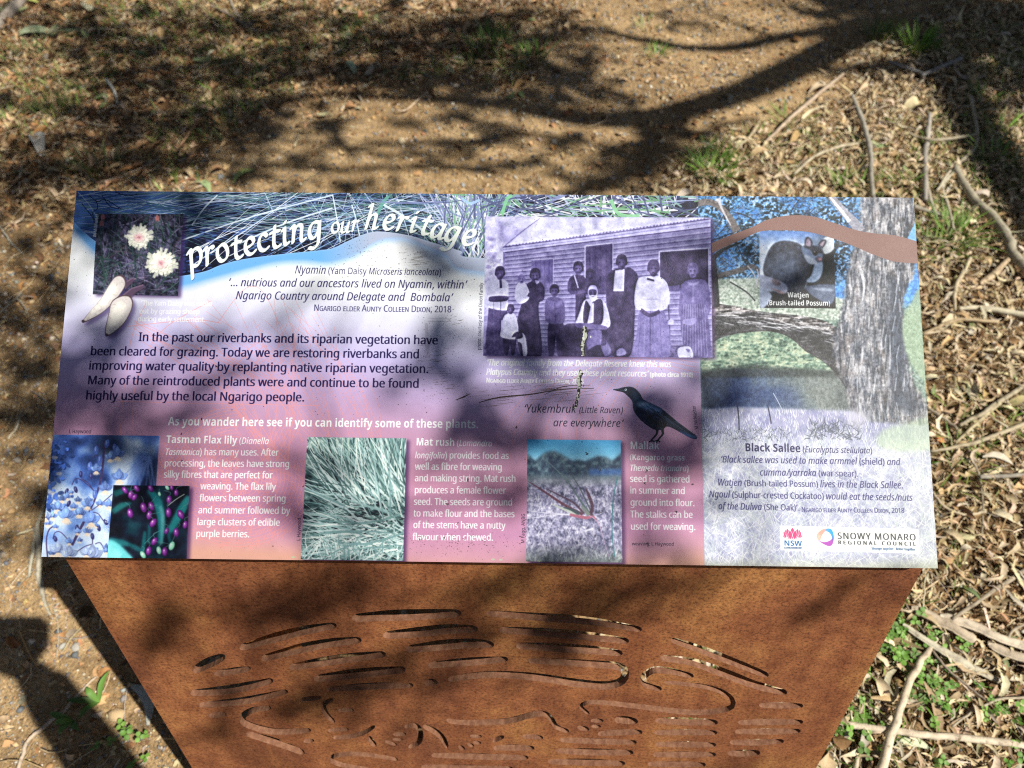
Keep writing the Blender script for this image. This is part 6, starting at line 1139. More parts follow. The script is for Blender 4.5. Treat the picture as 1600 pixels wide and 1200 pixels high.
    # tall man in jacket
    S([(850, 430), (900, 400), (960, 400), (1025, 440), (1010, 640), (985, 930), (870, 940), (830, 640), (860, 540)], .10); F([(885, 410), (945, 400), (940, 540), (868, 540)], .93); S([(835, 460), (875, 410), (870, 560), (830, 610)], .17); S([(950, 400), (1025, 440), (1015, 620), (970, 600)], .17); head(925, 362, 40, face=.24); Ln([(900, 600), (890, 900)], 6, .18, .7)
    S([(895, 910), (930, 895), (955, 930), (900, 945)], .6)
    # seated old man with white beard
    S([(560, 760), (700, 745), (860, 760), (850, 945), (560, 945)], .12); S([(690, 600), (745, 585), (815, 600), (850, 700), (840, 770), (700, 770), (640, 745), (660, 680)], .9); S([(700, 600), (735, 640), (750, 600), (805, 600), (800, 745), (690, 745)], .12); F([(735, 620), (752, 612), (750, 735), (710, 745)], .85); head(745, 550, 36, .75, .22, beard=.96); S([(640, 740), (760, 745), (830, 760), (820, 780), (660, 770)], .35)
    S([(710, 800), (800, 790), (780, 900), (720, 920)], .48, .8); S([(720, 905), (790, 875), (810, 945), (715, 945)], .07); S([(790, 850), (830, 850), (860, 920), (820, 945)], .55, .8); S([(800, 845), (822, 838), (830, 870), (800, 880)], .2)
    # woman in white blouse
    S([(1050, 640), (1180, 640), (1225, 945), (1005, 955), (1020, 800)], .52); [Ln([(x, 660), (x + (x - 1110)*.35, 940)], 5, g, .7) for x, g in ((1050, .4), (1075, .66), (1105, .2), (1130, .62), (1160, .36))]; S([(1025, 470), (1090, 445), (1165, 450), (1215, 500), (1225, 610), (1180, 660), (1040, 655), (1005, 610)], .93); head(1125, 400, 44, .2, .2); F([(1085, 455), (1130, 468), (1130, 480), (1085, 468)], .15); Ln([(1045, 655), (1100, 690), (1165, 665)], 24, .2); Ln([(1060, 590), (1165, 590)], 4, .65, .7)
    # woman in striped skirt
    S([(1310, 610), (1440, 610), (1480, 950), (1360, 960), (1300, 820)], .40); [Ln([(x, 615), (x + (x - 1370)*.3, 945)], 4, .8, .6) for x in range(1315, 1450, 14)]; S([(1305, 490), (1370, 465), (1450, 475), (1478, 560), (1450, 660), (1440, 620), (1305, 620), (1290, 560)], .46); Ln([(1372, 490), (1372, 610)], 4, .75, .8); head(1370, 415, 40, .34, .42); Ln([(1300, 560), (1295, 690), (1340, 740)], 22, .42); Ln([(1470, 580), (1460, 680), (1370, 735)], 24, .42); S([(1310, 720), (1390, 710), (1380, 745), (1320, 750)], .6); S([(1330, 478), (1372, 490), (1412, 475), (1395, 500), (1350, 502)], .62)
    S([(1275, 905), (1310, 885), (1355, 890), (1370, 955), (1290, 960)], .95); S([(1325, 900), (1350, 905), (1345, 925)], .5); S([(1215, 640), (1225, 800)] + [(1230, 800), (1222, 640)], .3); S([(1220, 720), (1250, 720), (1245, 750), (1222, 748)], .85)
    g = (fbm(TH, TW, 2.2, 2, 77) - .5)[..., None]*.16; emboss(w, 3, .55); grain(w, .30, 26, 78); grain(w, .16, 6, 79); soften(w, 1, .7); IMG[...] += g*w[..., None]*.8

def landscape():
    reg = full([T([(1091, 300), (1500, 300), (1500, 900), (1101, 900), (1094, 560)])])
    n = fbm(TH, TW, 30, 4, 81); n2 = fbm(TH, TW, 6, 3, 82)
    sky = ramp(n*.5 + n2*.5, [(.25, (.16, .36, .66)), (.5, (.28, .58, .90)), (.75, (.50, .76, .96))])
    put(reg, sky)
    put(reg*np.clip((PY - 470)/14, 0, 1), ramp(n2, [(.3, (.34, .46, .44)), (.7, (.60, .68, .64))]))
    for c in ((.50, .62, .80), (.08, .14, .14), (.14, .24, .20), (.10, .16, .24), (.22, .30, .30), (.30, .34, .42), (.52, .55, .66)):     # leaf sprays
        lay(cover([T(b) for b in blades(620, (1088, 303, 1345, 440), (3.0, 6.4), (3, 9), (.8, 1.8), .5)]), c, .7, reg)
    fo = fbm(TH, TW, 7, 3, 89); dens = fbm(TH, TW, 60, 3, 90)
    put(reg*np.clip((455 - PY)/30, 0, 1)*np.clip((dens - .36)*5, 0, 1)*np.clip((1350 - PX)/30, 0, 1), ramp(fo, [(.34, (.04, .08, .09)), (.46, (.12, .19, .18)), (.53, (.30, .52, .78)), (.60, (.36, .66, .94)), (.70, (.72, .80, .90))]), .85)
    for k in range(46):
        x, y = rng.uniform(1100, 1340), rng.uniform(310, 460); line([(x, y), (x + rng.uniform(-30, 30), y + rng.uniform(5, 30)), (x + rng.uniform(-50, 50), y + rng.uniform(20, 60))], rng.uniform(.6, 1.8), (.10, .13, .20), .8, reg)
    # far bank, pale grass and the green slope under the limb
    far = full([T([(1100, 436), (1190, 434), (1330, 470), (1330, 500), (1110, 500)])], soft=3); put(far*reg, ramp(n2, [(.3, (.52, .60, .56)), (.7, (.78, .82, .80))]))
    slope = full([T([(1095, 560), (1115, 535), (1200, 500), (1260, 505), (1350, 590), (1350, 600), (1095, 600)])])
    put(slope*reg, ramp(n*.4 + .3*np.repeat(fbm(TH, TW//4 + 1, 6, 3, 94), 4, 1)[:, :TW] + n2*.3, [(.28, (.18, .28, .27)), (.42, (.38, .50, .44)), (.52, (.58, .68, .60)), (.62, (.70, .76, .66)), (.75, (.82, .82, .72))]))
    for k in range(260):
        x, y = rng.uniform(1096, 1340), rng.uniform(505, 585); fill([ell(x, y, rng.uniform(1, 4), rng.uniform(.8, 2))], np.array((.14, .24, .22))*rng.uniform(.6, 2.4), .55, slope)
    water = full([T([(1095, 582), (1150, 576), (1345, 580), (1360, 645), (1097, 648)])], soft=4)
    put(water*reg, ramp((PX - 1095)/250 + .3*(n - .5), [(0, (.14, .20, .30)), (.25, (.22, .33, .52)), (.5, (.36, .43, .48)), (.75, (.48, .52, .52)), (1, (.36, .40, .42))])); mix(full([T([(1150, 600), (1240, 604), (1260, 640), (1110, 642)])], soft=14)*reg, (.12, .22, .48), .5)
    mix(full([T([(1095, 577), (1180, 570), (1340, 582), (1340, 588), (1095, 590)])], soft=4)*reg, (.10, .15, .16), .65)
    # fallen limb arching to the trunk
    bark = ramp(.7*np.repeat(fbm(TH, TW//5 + 1, 7, 4, 84), 5, 1)[:, :TW] + .3*n2, [(.34, (.10, .12, .16)), (.47, (.26, .26, .29)), (.56, (.46, .44, .45)), (.68, (.85, .84, .86))])
    limb = smooth([(1112, 480), (1140, 477), (1190, 487), (1240, 492), (1290, 502), (1330, 530), (1360, 570), (1385, 620), (1400, 650), (1345, 650), (1318, 600), (1290, 568), (1258, 548), (1235, 528), (1205, 518), (1160, 520), (1125, 528), (1110, 535)], 5, True)
    lm = full([T(limb)])*reg; put(lm, bark)
    mix(full([T(limb + (0, 14))], soft=8)*lm, (.10, .12, .16), .65)
    for k in range(120):
        t = rng.uniform(0, 1); x = 1115 + 240*t; y = 482 + 20*t + 90*max(0, t - .6)**1.2*2 + rng.uniform(0, 22); line([(x, y), (x + rng.uniform(8, 26), y + rng.uniform(-1, 9)*(.4 + t))], rng.uniform(.6, 1.8), (.85, .86, .90), .55, lm)
    trunk = smooth([(1350, 305), (1345, 360), (1330, 400), (1322, 450), (1312, 500), (1300, 545), (1320, 600), (1335, 660), (1345, 690), (1440, 690), (1450, 640), (1425, 590), (1412, 520), (1412, 470), (1430, 420), (1432, 360), (1420, 305)], 4, True)
    tm = np.clip(full([T(trunk)], soft=9)*1.5 - .25 + (fbm(TH, TW, 10, 3, 95) - .5)*1.5*(1 - np.abs(full([T(trunk)], soft=14)*2 - 1)), 0, 1)*reg; put(tm, ramp(.55*np.repeat(fbm(TH//5 + 1, TW, 9, 4, 85), 5, 0)[:TH] + .25*fbm(TH, TW, 34, 3, 86) + .2*n2, [(.33, (.09, .12, .18)), (.43, (.24, .28, .34)), (.50, (.42, .43, .47)), (.56, (.60, .59, .60)), (.66, (.88, .87, .88))]))
    mix(np.clip((fbm(TH, TW, 24, 3, 92) - .5)*6, 0, 1)*tm, (.38, .31, .29), .4); mix(np.clip((np.repeat(fbm(TH//3 + 1, TW, 5, 3, 93), 3, 0)[:TH] - .53)*9, 0, 1)*tm, (.88, .88, .92), .42)
    mix(np.clip(1 - abs(PX - 1345)/45, 0, 1)*tm, (.72, .74, .80), .25); mix(full([T([(1390, 430), (1412, 440), (1420, 600), (1440, 650), (1395, 640), (1385, 520)])], soft=14)*tm, (.12, .18, .28), .7)
    mix(tm, (.18, .24, .34), .16)
    for k in range(220):
        x, y = rng.uniform(1318, 1430), rng.uniform(310, 680); line([(x, y), (x + rng.uniform(-6, 4), y + rng.uniform(12, 40))], rng.uniform(.6, 2.2), (.12, .17, .24) if k % 2 else (.86, .88, .92), .45, tm)
    fill([smooth([(1425, 470), (1440, 460), (1450, 600), (1440, 590), (1420, 560), (1410, 510)], 4, True)], (.60, .70, .60), .9, reg, soft=3); fill([np.array([(1418, 372), (1434, 340), (1434, 385)])], (.45, .70, .92), 1, reg)
    for pts, ww, c in (([(1088, 318), (1110, 316), (1128, 326), (1140, 340), (1152, 362)], [10, 10, 9, 14], (.45, .42, .42)), ([(1122, 310), (1130, 330), (1142, 352)], [6, 3, 2], (.80, .80, .84)), ([(1298, 306), (1318, 330), (1335, 348), (1345, 362)], [10, 14, 18], (.62, .62, .68)), ([(1296, 306), (1314, 328), (1328, 346)], [3, 5, 6], (.90, .90, .93)),
                       ([(1118, 432), (1150, 424), (1175, 416), (1186, 424)], [9, 7, 6], (.32, .31, .33)), ([(1113, 405), (1130, 390), (1160, 378)], [9, 5, 2], (.16, .18, .20)), ([(1112, 405), (1117, 440), (1120, 480)], [14, 10, 9], (.10, .13, .17)), ([(1168, 415), (1178, 428), (1184, 445)], 2, (.72, .72, .78)), ([(1183, 420), (1185, 432), (1180, 450)], 2, (.7, .7, .78)),
                       ([(1140, 440), (1165, 455), (1180, 470)], 2, (.12, .15, .18)), ([(1330, 380), (1310, 385), (1290, 400)], [4, 3, 1], (.2, .22, .28)), ([(1345, 420), (1350, 445), (1348, 470)], [5, 4, 2], (.8, .82, .86))):
        line(pts, ww, c, .95, reg)
    # brown ribbon curve
    top = smooth([(1112, 380), (1140, 368), (1175, 355), (1200, 343), (1235, 336.5), (1270, 338), (1300, 347), (1340, 360), (1370, 365), (1400, 368), (1436, 378)], 5); bot = smooth([(1113, 395), (1135, 385), (1160, 374), (1187, 362), (1215, 360), (1260, 362), (1303, 373), (1340, 387), (1370, 400), (1400, 409), (1438, 412)], 5)
    emboss(reg*(PY < 640), 2, .5); soften(reg*(PY < 640), 1, .8); grain(reg, .16, 2.5, 87); grain(reg*(PY < 640), .22, 7, 88)
    global RIBBON
    RIBBON = np.r_[top, bot[::-1]]
    # pale grass paddock
    gm = full([T([(1097, 640), (1160, 636), (1260, 640), (1330, 642), (1360, 660), (1440, 665), (1500, 660), (1500, 900), (1098, 900)])], soft=4)*reg
    put(gm, ramp(n*.6 + n2*.4 - .1*np.exp(-((PY - 668)/20)**2), [(.25, (.56, .58, .72)), (.5, (.74, .76, .86)), (.75, (.90, .91, .95))]))
    mix(np.exp(-((PY - 655)/20)**2)*gm, (.50, .50, .70), .5)
    for c, a in (((.95, .96, .99), .7), ((.62, .63, .76), .55), ((.86, .90, .93), .7), ((.74, .80, .82), .55), ((.97, .97, 1), .7), ((.66, .72, .70), .4)):
        lay(cover([T(b) for b in blades(520, (1095, 700, 1470, 900), (.3, 2.8), (10, 44), (.6, 1.5), .4)]), c, a, gm)
        lay(cover([T(b) for b in blades(260, (1095, 640, 1450, 700), (1.2, 2.0), (4, 14), (.6, 1.3), .3)]), c, a, np.maximum(gm, reg*.4))
    for c in ((.16, .20, .24), (.28, .32, .36), (.4, .42, .48)):
        lay(cover([T(b) for b in blades(60, (1096, 672, 1230, 690), (.2, 2.9), (3, 12), (.6, 1.6), .6)]), c, .6, reg); lay(cover([T(b) for b in blades(70, (1265, 660, 1345, 688), (.2, 2.9), (3, 16), (.8, 2), .6)]), c, .6, reg)
    line([(1152, 632), (1154, 650), (1155, 672)], 2.2, (.16, .17, .26), .9, reg); line([(1199, 632), (1203, 650), (1205, 662)], 2, (.16, .17, .28), .9, reg); line([(1208, 614), (1216, 628), (1222, 640)], 1.2, (.75, .78, .86), .9, reg)
    fill([smooth([(1375, 675), (1420, 660), (1470, 650), (1470, 700), (1380, 702)], 4, True)], (.70, .80, .66), .55, reg, soft=6); fill([ell(1340, 654, 18, 14)], (.80, .80, .86), .6, reg, soft=8)
    mix(np.clip((PX - 1350)/140, 0, 1)*np.clip((PY - 560)/260, 0, 1)*reg, (.84, .88, .74), .28); mix(np.exp(-((PY - 890)/14)**2)*reg, (.70, .72, .58), .55)

def possum():
    w = window('possum_photograph', False); z = lambda pts: np.array([(1080 + x/4, 290 + y/4) for x, y in pts]); S = lambda pts, c, a=1, soft=0: fill([smooth(z(pts), 4, True)], c, a, w, soft)
    n = fbm(TH, TW, 24, 4, 91)
    put(w, ramp(n, [(.3, (.62, .70, .84)), (.7, (.84, .88, .94))])); mix(np.clip((386 - PY)/22, 0, 1)*w, (.30, .48, .78), .85); mix(np.clip((PX - 1262)/30, 0, 1)*w, (.08, .13, .18), .55)
    fill([z([(720, 450), (900, 380), (920, 800), (720, 800)])], (.07, .10, .14), .95, w, soft=4); fill([z([(430, 670), (700, 640), (920, 640), (920, 800), (430, 800)])], (.06, .08, .12), .95, w, soft=3); S([(430, 640), (505, 690), (440, 770)], (.62, .68, .80))
    S([(820, 420), (930, 350), (960, 340), (960, 370), (830, 440)], (.10, .12, .16)); S([(830, 330), (890, 320), (890, 400), (830, 425)], (.80, .84, .88)); fill([ell(1292, 420, 8, 12)], (.10, .2, .2), .8, w, soft=5)
    S([(720, 630), (900, 620), (900, 690), (870, 740), (760, 690)], (.34, .40, .52)); S([(760, 640), (860, 640), (890, 660), (800, 655)], (.66, .72, .82), .7); S([(780, 470), (822, 480), (815, 560), (770, 605), (715, 595), (750, 560)], (.62, .72, .86))
    body = [(450, 520), (470, 440), (510, 370), (570, 345), (640, 350), (690, 375), (730, 440), (740, 520), (720, 600), (700, 650), (640, 670), (580, 640), (510, 600), (465, 570)]
    S(body, (.13, .16, .23)); bm = full([T(smooth(z(body), 4, True))])*w
    mix(full([T(z([(490, 480), (600, 420), (680, 480), (690, 580), (560, 600), (490, 550)]))], soft=16)*bm, (.27, .33, .44), .9)
    for c in ((.30, .38, .54), (.10, .13, .2), (.24, .32, .48), (.42, .50, .64)): lay(cover([T(b) for b in blades(260, (1192, 376, 1266, 456), (3.6, 5.6), (2, 6), (.4, .9), .3)]), c, .6, bm)
    S([(430, 560), (500, 575), (590, 615), (600, 665), (560, 676), (500, 650), (430, 630)], (.60, .64, .76)); S([(505, 585), (545, 590), (560, 620), (520, 622)], (.44, .40, .46)); S([(500, 640), (560, 660), (590, 668), (560, 676)], (.60, .48, .50), .9)
    S([(690, 385), (735, 370), (800, 375), (822, 420), (818, 465), (790, 485), (740, 490), (710, 450)], (.40, .48, .62)); S([(700, 380), (760, 375), (810, 390), (820, 420), (770, 420), (740, 400)], (.14, .17, .25)); S([(705, 440), (740, 440), (790, 480), (745, 492)], (.62, .68, .78))
    S([(710, 375), (715, 330), (735, 320), (758, 350), (755, 385), (730, 388)], (.12, .14, .2)); S([(718, 370), (722, 338), (735, 332), (750, 355), (745, 380)], (.58, .52, .62)); S([(795, 370), (815, 342), (840, 338), (845, 355), (820, 390)], (.12, .14, .2)); S([(804, 370), (820, 350), (838, 346), (822, 382)], (.66, .60, .68))
    S([(758, 415), (775, 405), (790, 418), (785, 435), (768, 436)], (.03, .03, .05)); fill([ell(1273, 393.5, 1.1, 1)], (.9, .9, .95), 1, w); S([(780, 446), (812, 446), (820, 468), (800, 480), (778, 466)], (.30, .32, .40)); S([(795, 456), (808, 449), (817, 461), (803, 470)], (.74, .52, .58)); S([(740, 470), (775, 476), (800, 484), (770, 492)], (.72, .76, .84), .8)
    soften(w, 2, .9); emboss(w, 3, .35); grain(w, .22, 12, 98); grain(w, .12, 3, 97)
    fill([RIBBON], (.53, .40, .38)); n2 = fbm(TH, TW, 3, 2, 96); rm = full([T(RIBBON)]); IMG[...] += ((n2 - .5)*.05*rm)[..., None]

def raven():
    z = lambda pts: np.array([(780 + x/4, 600 + y/4) for x, y in pts]); S = lambda pts, c, a=1, soft=0, cl=None: fill([smooth(z(pts), 4, True)], c, a, cl, soft)
    for leg in ([(985, 270), (985, 310), (955, 345), (950, 360)], [(1015, 270), (1022, 310), (1000, 340), (985, 360)]): line(z(leg), [5, 2.6, 2.4], (.06, .08, .13))
    line(z([(935, 362), (955, 355), (985, 366)]), 2, (.06, .08, .13)); line(z([(965, 362), (990, 352), (1005, 364)]), 2, (.06, .08, .13))
    body = [(710, 34), (745, 28), (775, 20), (815, 16), (850, 28), (880, 60), (900, 95), (950, 120), (1010, 150), (1060, 190), (1120, 240), (1180, 285), (1232, 325), (1228, 345), (1180, 330), (1110, 290), (1050, 265), (1020, 285), (970, 285), (920, 255), (870, 210), (838, 160), (832, 110), (800, 72), (775, 52), (740, 44)]
    S(body, (.07, .12, .22)); m = full([T(smooth(z(body), 4, True))])
    S([(830, 40), (870, 70), (890, 120), (850, 150), (840, 100)], (.16, .28, .40), .8, 5, m); S([(880, 105), (960, 130), (1020, 170), (960, 175), (880, 140)], (.36, .52, .72), .9, 5, m); S([(860, 120), (910, 110), (930, 128), (880, 140)], (.66, .74, .82), .8, 4, m)
    S([(900, 180), (980, 210), (1050, 240), (1000, 270), (930, 240)], (.03, .04, .08), .7, 6, m)
    for k in range(9): line(z([(920 + k*16, 135 + k*9), (980 + k*20, 180 + k*12), (1040 + k*22, 230 + k*12)]), [1, 1.4, .5], (.30, .42, .58) if k % 2 else (.03, .05, .09), .65, m)
    S([(1120, 290), (1180, 310), (1232, 330), (1225, 345), (1160, 325)], (.22, .42, .66), .8, 3, m); line(z([(712, 36), (750, 38), (785, 42)]), .8, (.3, .38, .48), .8, m); fill([ell(*z([(790, 35)])[0], 1.7, 1.7)], (.82, .90, .96)); fill([ell(*z([(790, 35)])[0], .8, .8)], (.02, .02, .04))
    lay(cover([T(b) for b in blades(120, (985, 606, 1020, 650), (4.9, 5.7), (2, 5), (.4, .8), .2)]), (.26, .38, .54), .5, m); lay(cover([T(b) for b in blades(160, (1000, 625, 1070, 675), (5.2, 5.7), (3, 9), (.5, 1.1), .1)]), (.30, .44, .64), .45, m); lay(cover([T(b) for b in blades(140, (1000, 625, 1070, 675), (5.2, 5.7), (3, 9), (.5, 1.1), .1)]), (.03, .05, .10), .5, m); emboss(m, 2, .6)

def logos():
    fill([np.array(RECTS['logo_label'])], (.97, .98, .98))
    z = lambda x, y: (1210 + x*.15, 815 + y*.15)
    pink = (.90, .26, .50)
    for cx, cy, tx, ty, wd in ((120, 160, 88, 148, 12), (120, 160, 96, 104, 14), (140, 150, 108, 88, 15), (250, 160, 288, 148, 12), (250, 160, 275, 108, 14), (232, 150, 262, 90, 15), (150, 168, 130, 75, 20), (222, 168, 240, 78, 20), (187, 170, 186, 64, 26), (165, 172, 158, 96, 22), (207, 172, 216, 96, 22)):
        d = np.array([tx - cx, ty - cy], float); q = np.array([-d[1], d[0]])/np.hypot(*d)
        p = smooth([(cx, cy + 8), (cx, cy) + d*.45 + q*wd, (tx, ty), (cx, cy) + d*.45 - q*wd], 5, True)
        p = np.array([z(*a) for a in p]); fill([(p - p.mean(0))*1.18 + p.mean(0)], (.98, .96, .97)); fill([p], pink)
    line([z(128, 178), z(187, 183), z(250, 180)], .6, (.55, .4, .4))
    text(z(96, 250), z(286, 254), [('b', 'NSW', 1)], (.02, .36, .64), 8.2); text(z(98, 281), z(286, 284), [('r', 'GOVERNMENT', 1)], (.08, .22, .42), 2.9, bold=.9)
    for pts, c0 in (([(437, 150), (455, 115), (490, 85), (530, 73), (560, 72), (535, 92), (510, 120), (490, 150), (478, 185), (465, 195), (445, 175)], (.97, .66, .60)), ([(530, 85), (560, 72), (590, 80), (612, 120), (616, 170), (608, 205), (600, 165), (575, 120), (545, 100)], (.18, .66, .93)), ([(450, 190), (490, 210), (535, 212), (580, 195), (605, 175), (612, 205), (600, 240), (575, 255), (540, 248), (490, 222)], (.70, .32, .74))):
        fill([np.array([z(*a) for a in smooth(pts, 4, True)])], c0)
    fill([np.array([z(*a) for a in smooth([(520, 90), (555, 75), (565, 95), (530, 105)], 4, True)])], (.55, .66, .86), .7, soft=2); fill([np.array([z(*a) for a in smooth([(600, 150), (615, 160), (612, 205), (600, 190)], 4, True)])], (.20, .40, .74), .8, soft=2); fill([np.array([z(*a) for a in smooth([(440, 150), (470, 130), (480, 180), (455, 185)], 4, True)])], (.99, .82, .74), .8, soft=3)
    text(z(655, 180), z(1474, 196), [('r', 'SNOWY MONARO', 1)], (.16, .18, .20), 10, track=90, bold=.7); text(z(662, 236), z(1472, 253), [('r', 'REGIONAL COUNCIL', 1)], (.18, .20, .22), 6, track=330, bold=.9)
    text(z(1010, 292), z(1240, 297), [('r', 'Stronger together', 1)], (.14, .30, .50), 4.2, bold=.7); text(z(1262, 298), z(1470, 303), [('r', 'Better together', 1)], (.10, .24, .42), 4.2, bold=.7)

def words():
    t = text; n2 = (.16, .15, .36)
    t((460.5, 427.3), (689.5, 430.3), [('i', 'Nyamin', 1.22), ('r', ' (Yam Daisy ', 1), ('i', 'Microseris lanceolata', 1), ('r', ')', 1)], n2, 10.2)
    t((355.5, 447), (729.5, 451), [('i', '‘… nutrious and our ancestors lived on Nyamin, within’', 1)], n2, 12.6, bold=.3)
    t((368, 467.5), (707.5, 471), [('i', 'Ngarigo Country around Delegate and  Bombala’', 1)], n2, 12.6, bold=.3)
    t((490, 485.7), (705.5, 488.2), [('r', 'Ngarigo elder Aunty Colleen Dixon, 2018', 1)], n2, 10, caps=True, bold=.3)
    for a, b, s in (((220, 477.4), (331, 478.2), "‘The Yam Daisy was eaten"), ((217.5, 490), (312, 490.6), 'out by grazing sheep'), ((215, 502), (321, 503), 'during early settlement.')): t(a, b, [('r', s, 1)], (.95, .96, .98), 8, 1, bold=.5)
    for a, b, s in (((216, 533), (684.5, 538.2), 'In the past our riverbanks and its riparian vegetation have'), ((140.5, 555), (655.5, 560), 'been cleared for grazing. Today we are restoring riverbanks and'), ((138, 577.5), (670, 583), 'improving water quality by replanting native riparian vegetation.'),
                    ((136, 600.5), (655, 606), 'Many of the reintroduced plants were and continue to be found'), ((133, 624.3), (476, 627.3), 'highly useful by the local Ngarigo people.')): t(a, b, [('r', s, 1)], (.09, .07, .27), 13.6, bold=.85)
    t((262, 664.5), (747.5, 669), [('b', 'As you wander here see if you can identify some of these plants.', 1)], WHITE, 13)
    t((259, 692), (420, 694), [('b', 'Tasman Flax lily', 1.18), ('r', ' (', 1), ('i', 'Dianella', 1)], WHITE, 10)
    t((257.5, 710.8), (435, 712), [('i', 'Tasmanica', 1), ('r', ') has many uses. After', 1.06)], WHITE, 10, bold=.5)
    for a, b, s in (((256, 728.8), (452, 730), 'processing, the leaves have strong'), ((255, 746.3), (425.5, 747.5), 'silky fibres that are perfect for'), ((312.5, 764.6), (430.5, 765.5), 'weaving. The flax lily'), ((311, 783), (446.5, 784), 'flowers between spring'), ((309, 802), (452.8, 803), 'and summer followed by'), ((307, 820.4), (437, 821.5), 'large clusters of edible'), ((305.5, 838.8), (389.5, 839.6), 'purple berries.'),
                    ((648, 733.8), (784.5, 735), 'well as fibre for weaving'), ((647.5, 752), (806, 753), 'and making string. Mat rush'), ((647, 770.5), (790.3, 771.6), 'produces a female flower'), ((646, 788.8), (800.5, 790), 'seed. The seeds are ground'), ((645.5, 807), (804, 808.2), 'to make flour and the bases'), ((645, 825), (789.3, 826.2), 'of the stems have a nutty'), ((644, 843.8), (770.5, 844.8), 'flavour when chewed.'),
                    ((984, 753), (1078, 754), 'seed is gathered'), ((984, 771.2), (1070.5, 772), 'in summer and'), ((984.5, 790), (1085.5, 791), 'ground into flour.'), ((984.5, 808.6), (1082.5, 809.3), 'The stalks can be'), ((985, 827.6), (1086.8, 828.3), 'used for weaving.')): t(a, b, [('r', s, 1)], WHITE, 10.8, bold=.6)
    t((649.5, 695.8), (769, 697.6), [('b', 'Mat rush', 1.2), ('r', ' (', 1), ('i', 'Lomandra', 1)], WHITE, 9.6); t((648, 716), (795, 717.2), [('i', 'longifolia', 1), ('r', ') provides food as', 1.08)], WHITE, 9.8, bold=.5)
    t((817.5, 644.5), (973, 645.8), [('i', '‘Yukembruk ', 1.3), ('i', '(Little Raven)', 1)], INK, 9.8); t((864, 666), (974, 667.2), [('i', 'are everywhere’', 1)], INK, 11.8)
    t((984, 701.2), (1030.3, 702), [('b', 'Mallak', 1)], WHITE, 11.4); t((984, 718.8), (1070, 719.8), [('b', '(Kangaroo grass', 1)], WHITE, 9.2, .95); t((984, 735.6), (1076, 736.5), [('i', 'Themeda triandra', 1), ('r', ')', 1)], WHITE, 9.6, bold=.6)
    t((987, 852), (1053, 852.6), [('r', 'weaving: L Haywood', 1)], INK, 5.2); t((107, 676.8), (142.3, 677.2), [('r', 'L Haywood', 1)], INK, 6)
    t((1091, 671), (1086.5, 633), [('r', 'M McMaster', 1)], INK, 5.6); t((150.5, 370), (154.5, 334), [('b', 'M McMaster', 1)], WHITE, 5.2); t((751, 547), (755, 442), [('r', 'photo: courtesy of the Dixon Family', 1)], INK, 5.6)
    t((468.5, 845), (470, 809), [('r', 'L Haywood', 1)], INK, 5.6); t((819, 849), (820, 802.5), [('r', 'M Fagg, ANBG', 1)], INK, 5.6); t((166.5, 842), (170.5, 800), [('r', 'M Fagg, ANBG', 1)], WHITE, 5.2, .85); t((1183.5, 404), (1183.5, 371), [('r', 'L Haywood', 1)], WHITE, 5.2, .8)
    t((760, 571), (1049, 573.8), [('i', '‘The original family from the Delegate Reserve knew this was', 1)], WHITE, 9.8, 1, bold=.7); t((759.5, 585.7), (1083, 589.3), [('i', 'Platypus Country and they used these plant resources’', 1.05), ('r', ' (', .78), ('b', 'photo circa 1910', .76), ('r', ')', .78)], WHITE, 9.4, 1, bold=.7); t((759.5, 598), (912, 599.6), [('r', 'Ngarigo elder Aunty Colleen Dixon, 2018', 1)], WHITE, 7.9, 1, bold=.9, caps=True)
    t((1231, 464.6), (1264.5, 465), [('b', 'Watjen', 1)], WHITE, 8, bold=.5); t((1199, 477), (1297.5, 477.6), [('b', '(Brush-tailed Possum)', 1)], WHITE, 8)
    t((1163.5, 705), (1363, 708.6), [('b', 'Black Sallee', 1.32), ('r', ' (', 1), ('i', 'Eucalyptus stellulata', 1), ('r', ')', 1)], NAVY, 9.4)
    b2 = (.17, .16, .40)
    t((1125, 722.5), (1407, 726.8), [('i', '‘Black sallee was used to make armmel ', 1), ('r', '(shield)', .95), ('i', ' and', 1)], b2, 10.4, bold=.35); t((1187, 743), (1341.5, 744.8), [('i', 'cumma/yarraka ', 1), ('r', '(war spear).', .92)], b2, 10.6, bold=.35)
    t((1121, 758.7), (1411.5, 763.2), [('i', 'Watjen ', 1), ('r', '(Brush-tailed Possum) ', .9), ('i', 'lives in the Black Sallee.', 1)], b2, 10.6, bold=.35); t((1107.5, 777), (1426, 782.6), [('i', 'Ngoul ', 1), ('r', '(Sulphur-crested Cockatoo) ', .92), ('i', 'would eat the seeds/nuts', 1)], b2, 10.6, bold=.35)
    t((1122, 795.7), (1249.8, 798), [('i', 'of the Dulwa ', 1), ('r', '(She Oak)’.', .92)], b2, 10.6, bold=.35); t((1252, 800), (1413, 801.6), [('r', 'Ngarigo elder Aunty Colleen Dixon, 2018', 1)], b2, 7.8, caps=True, bold=.4)

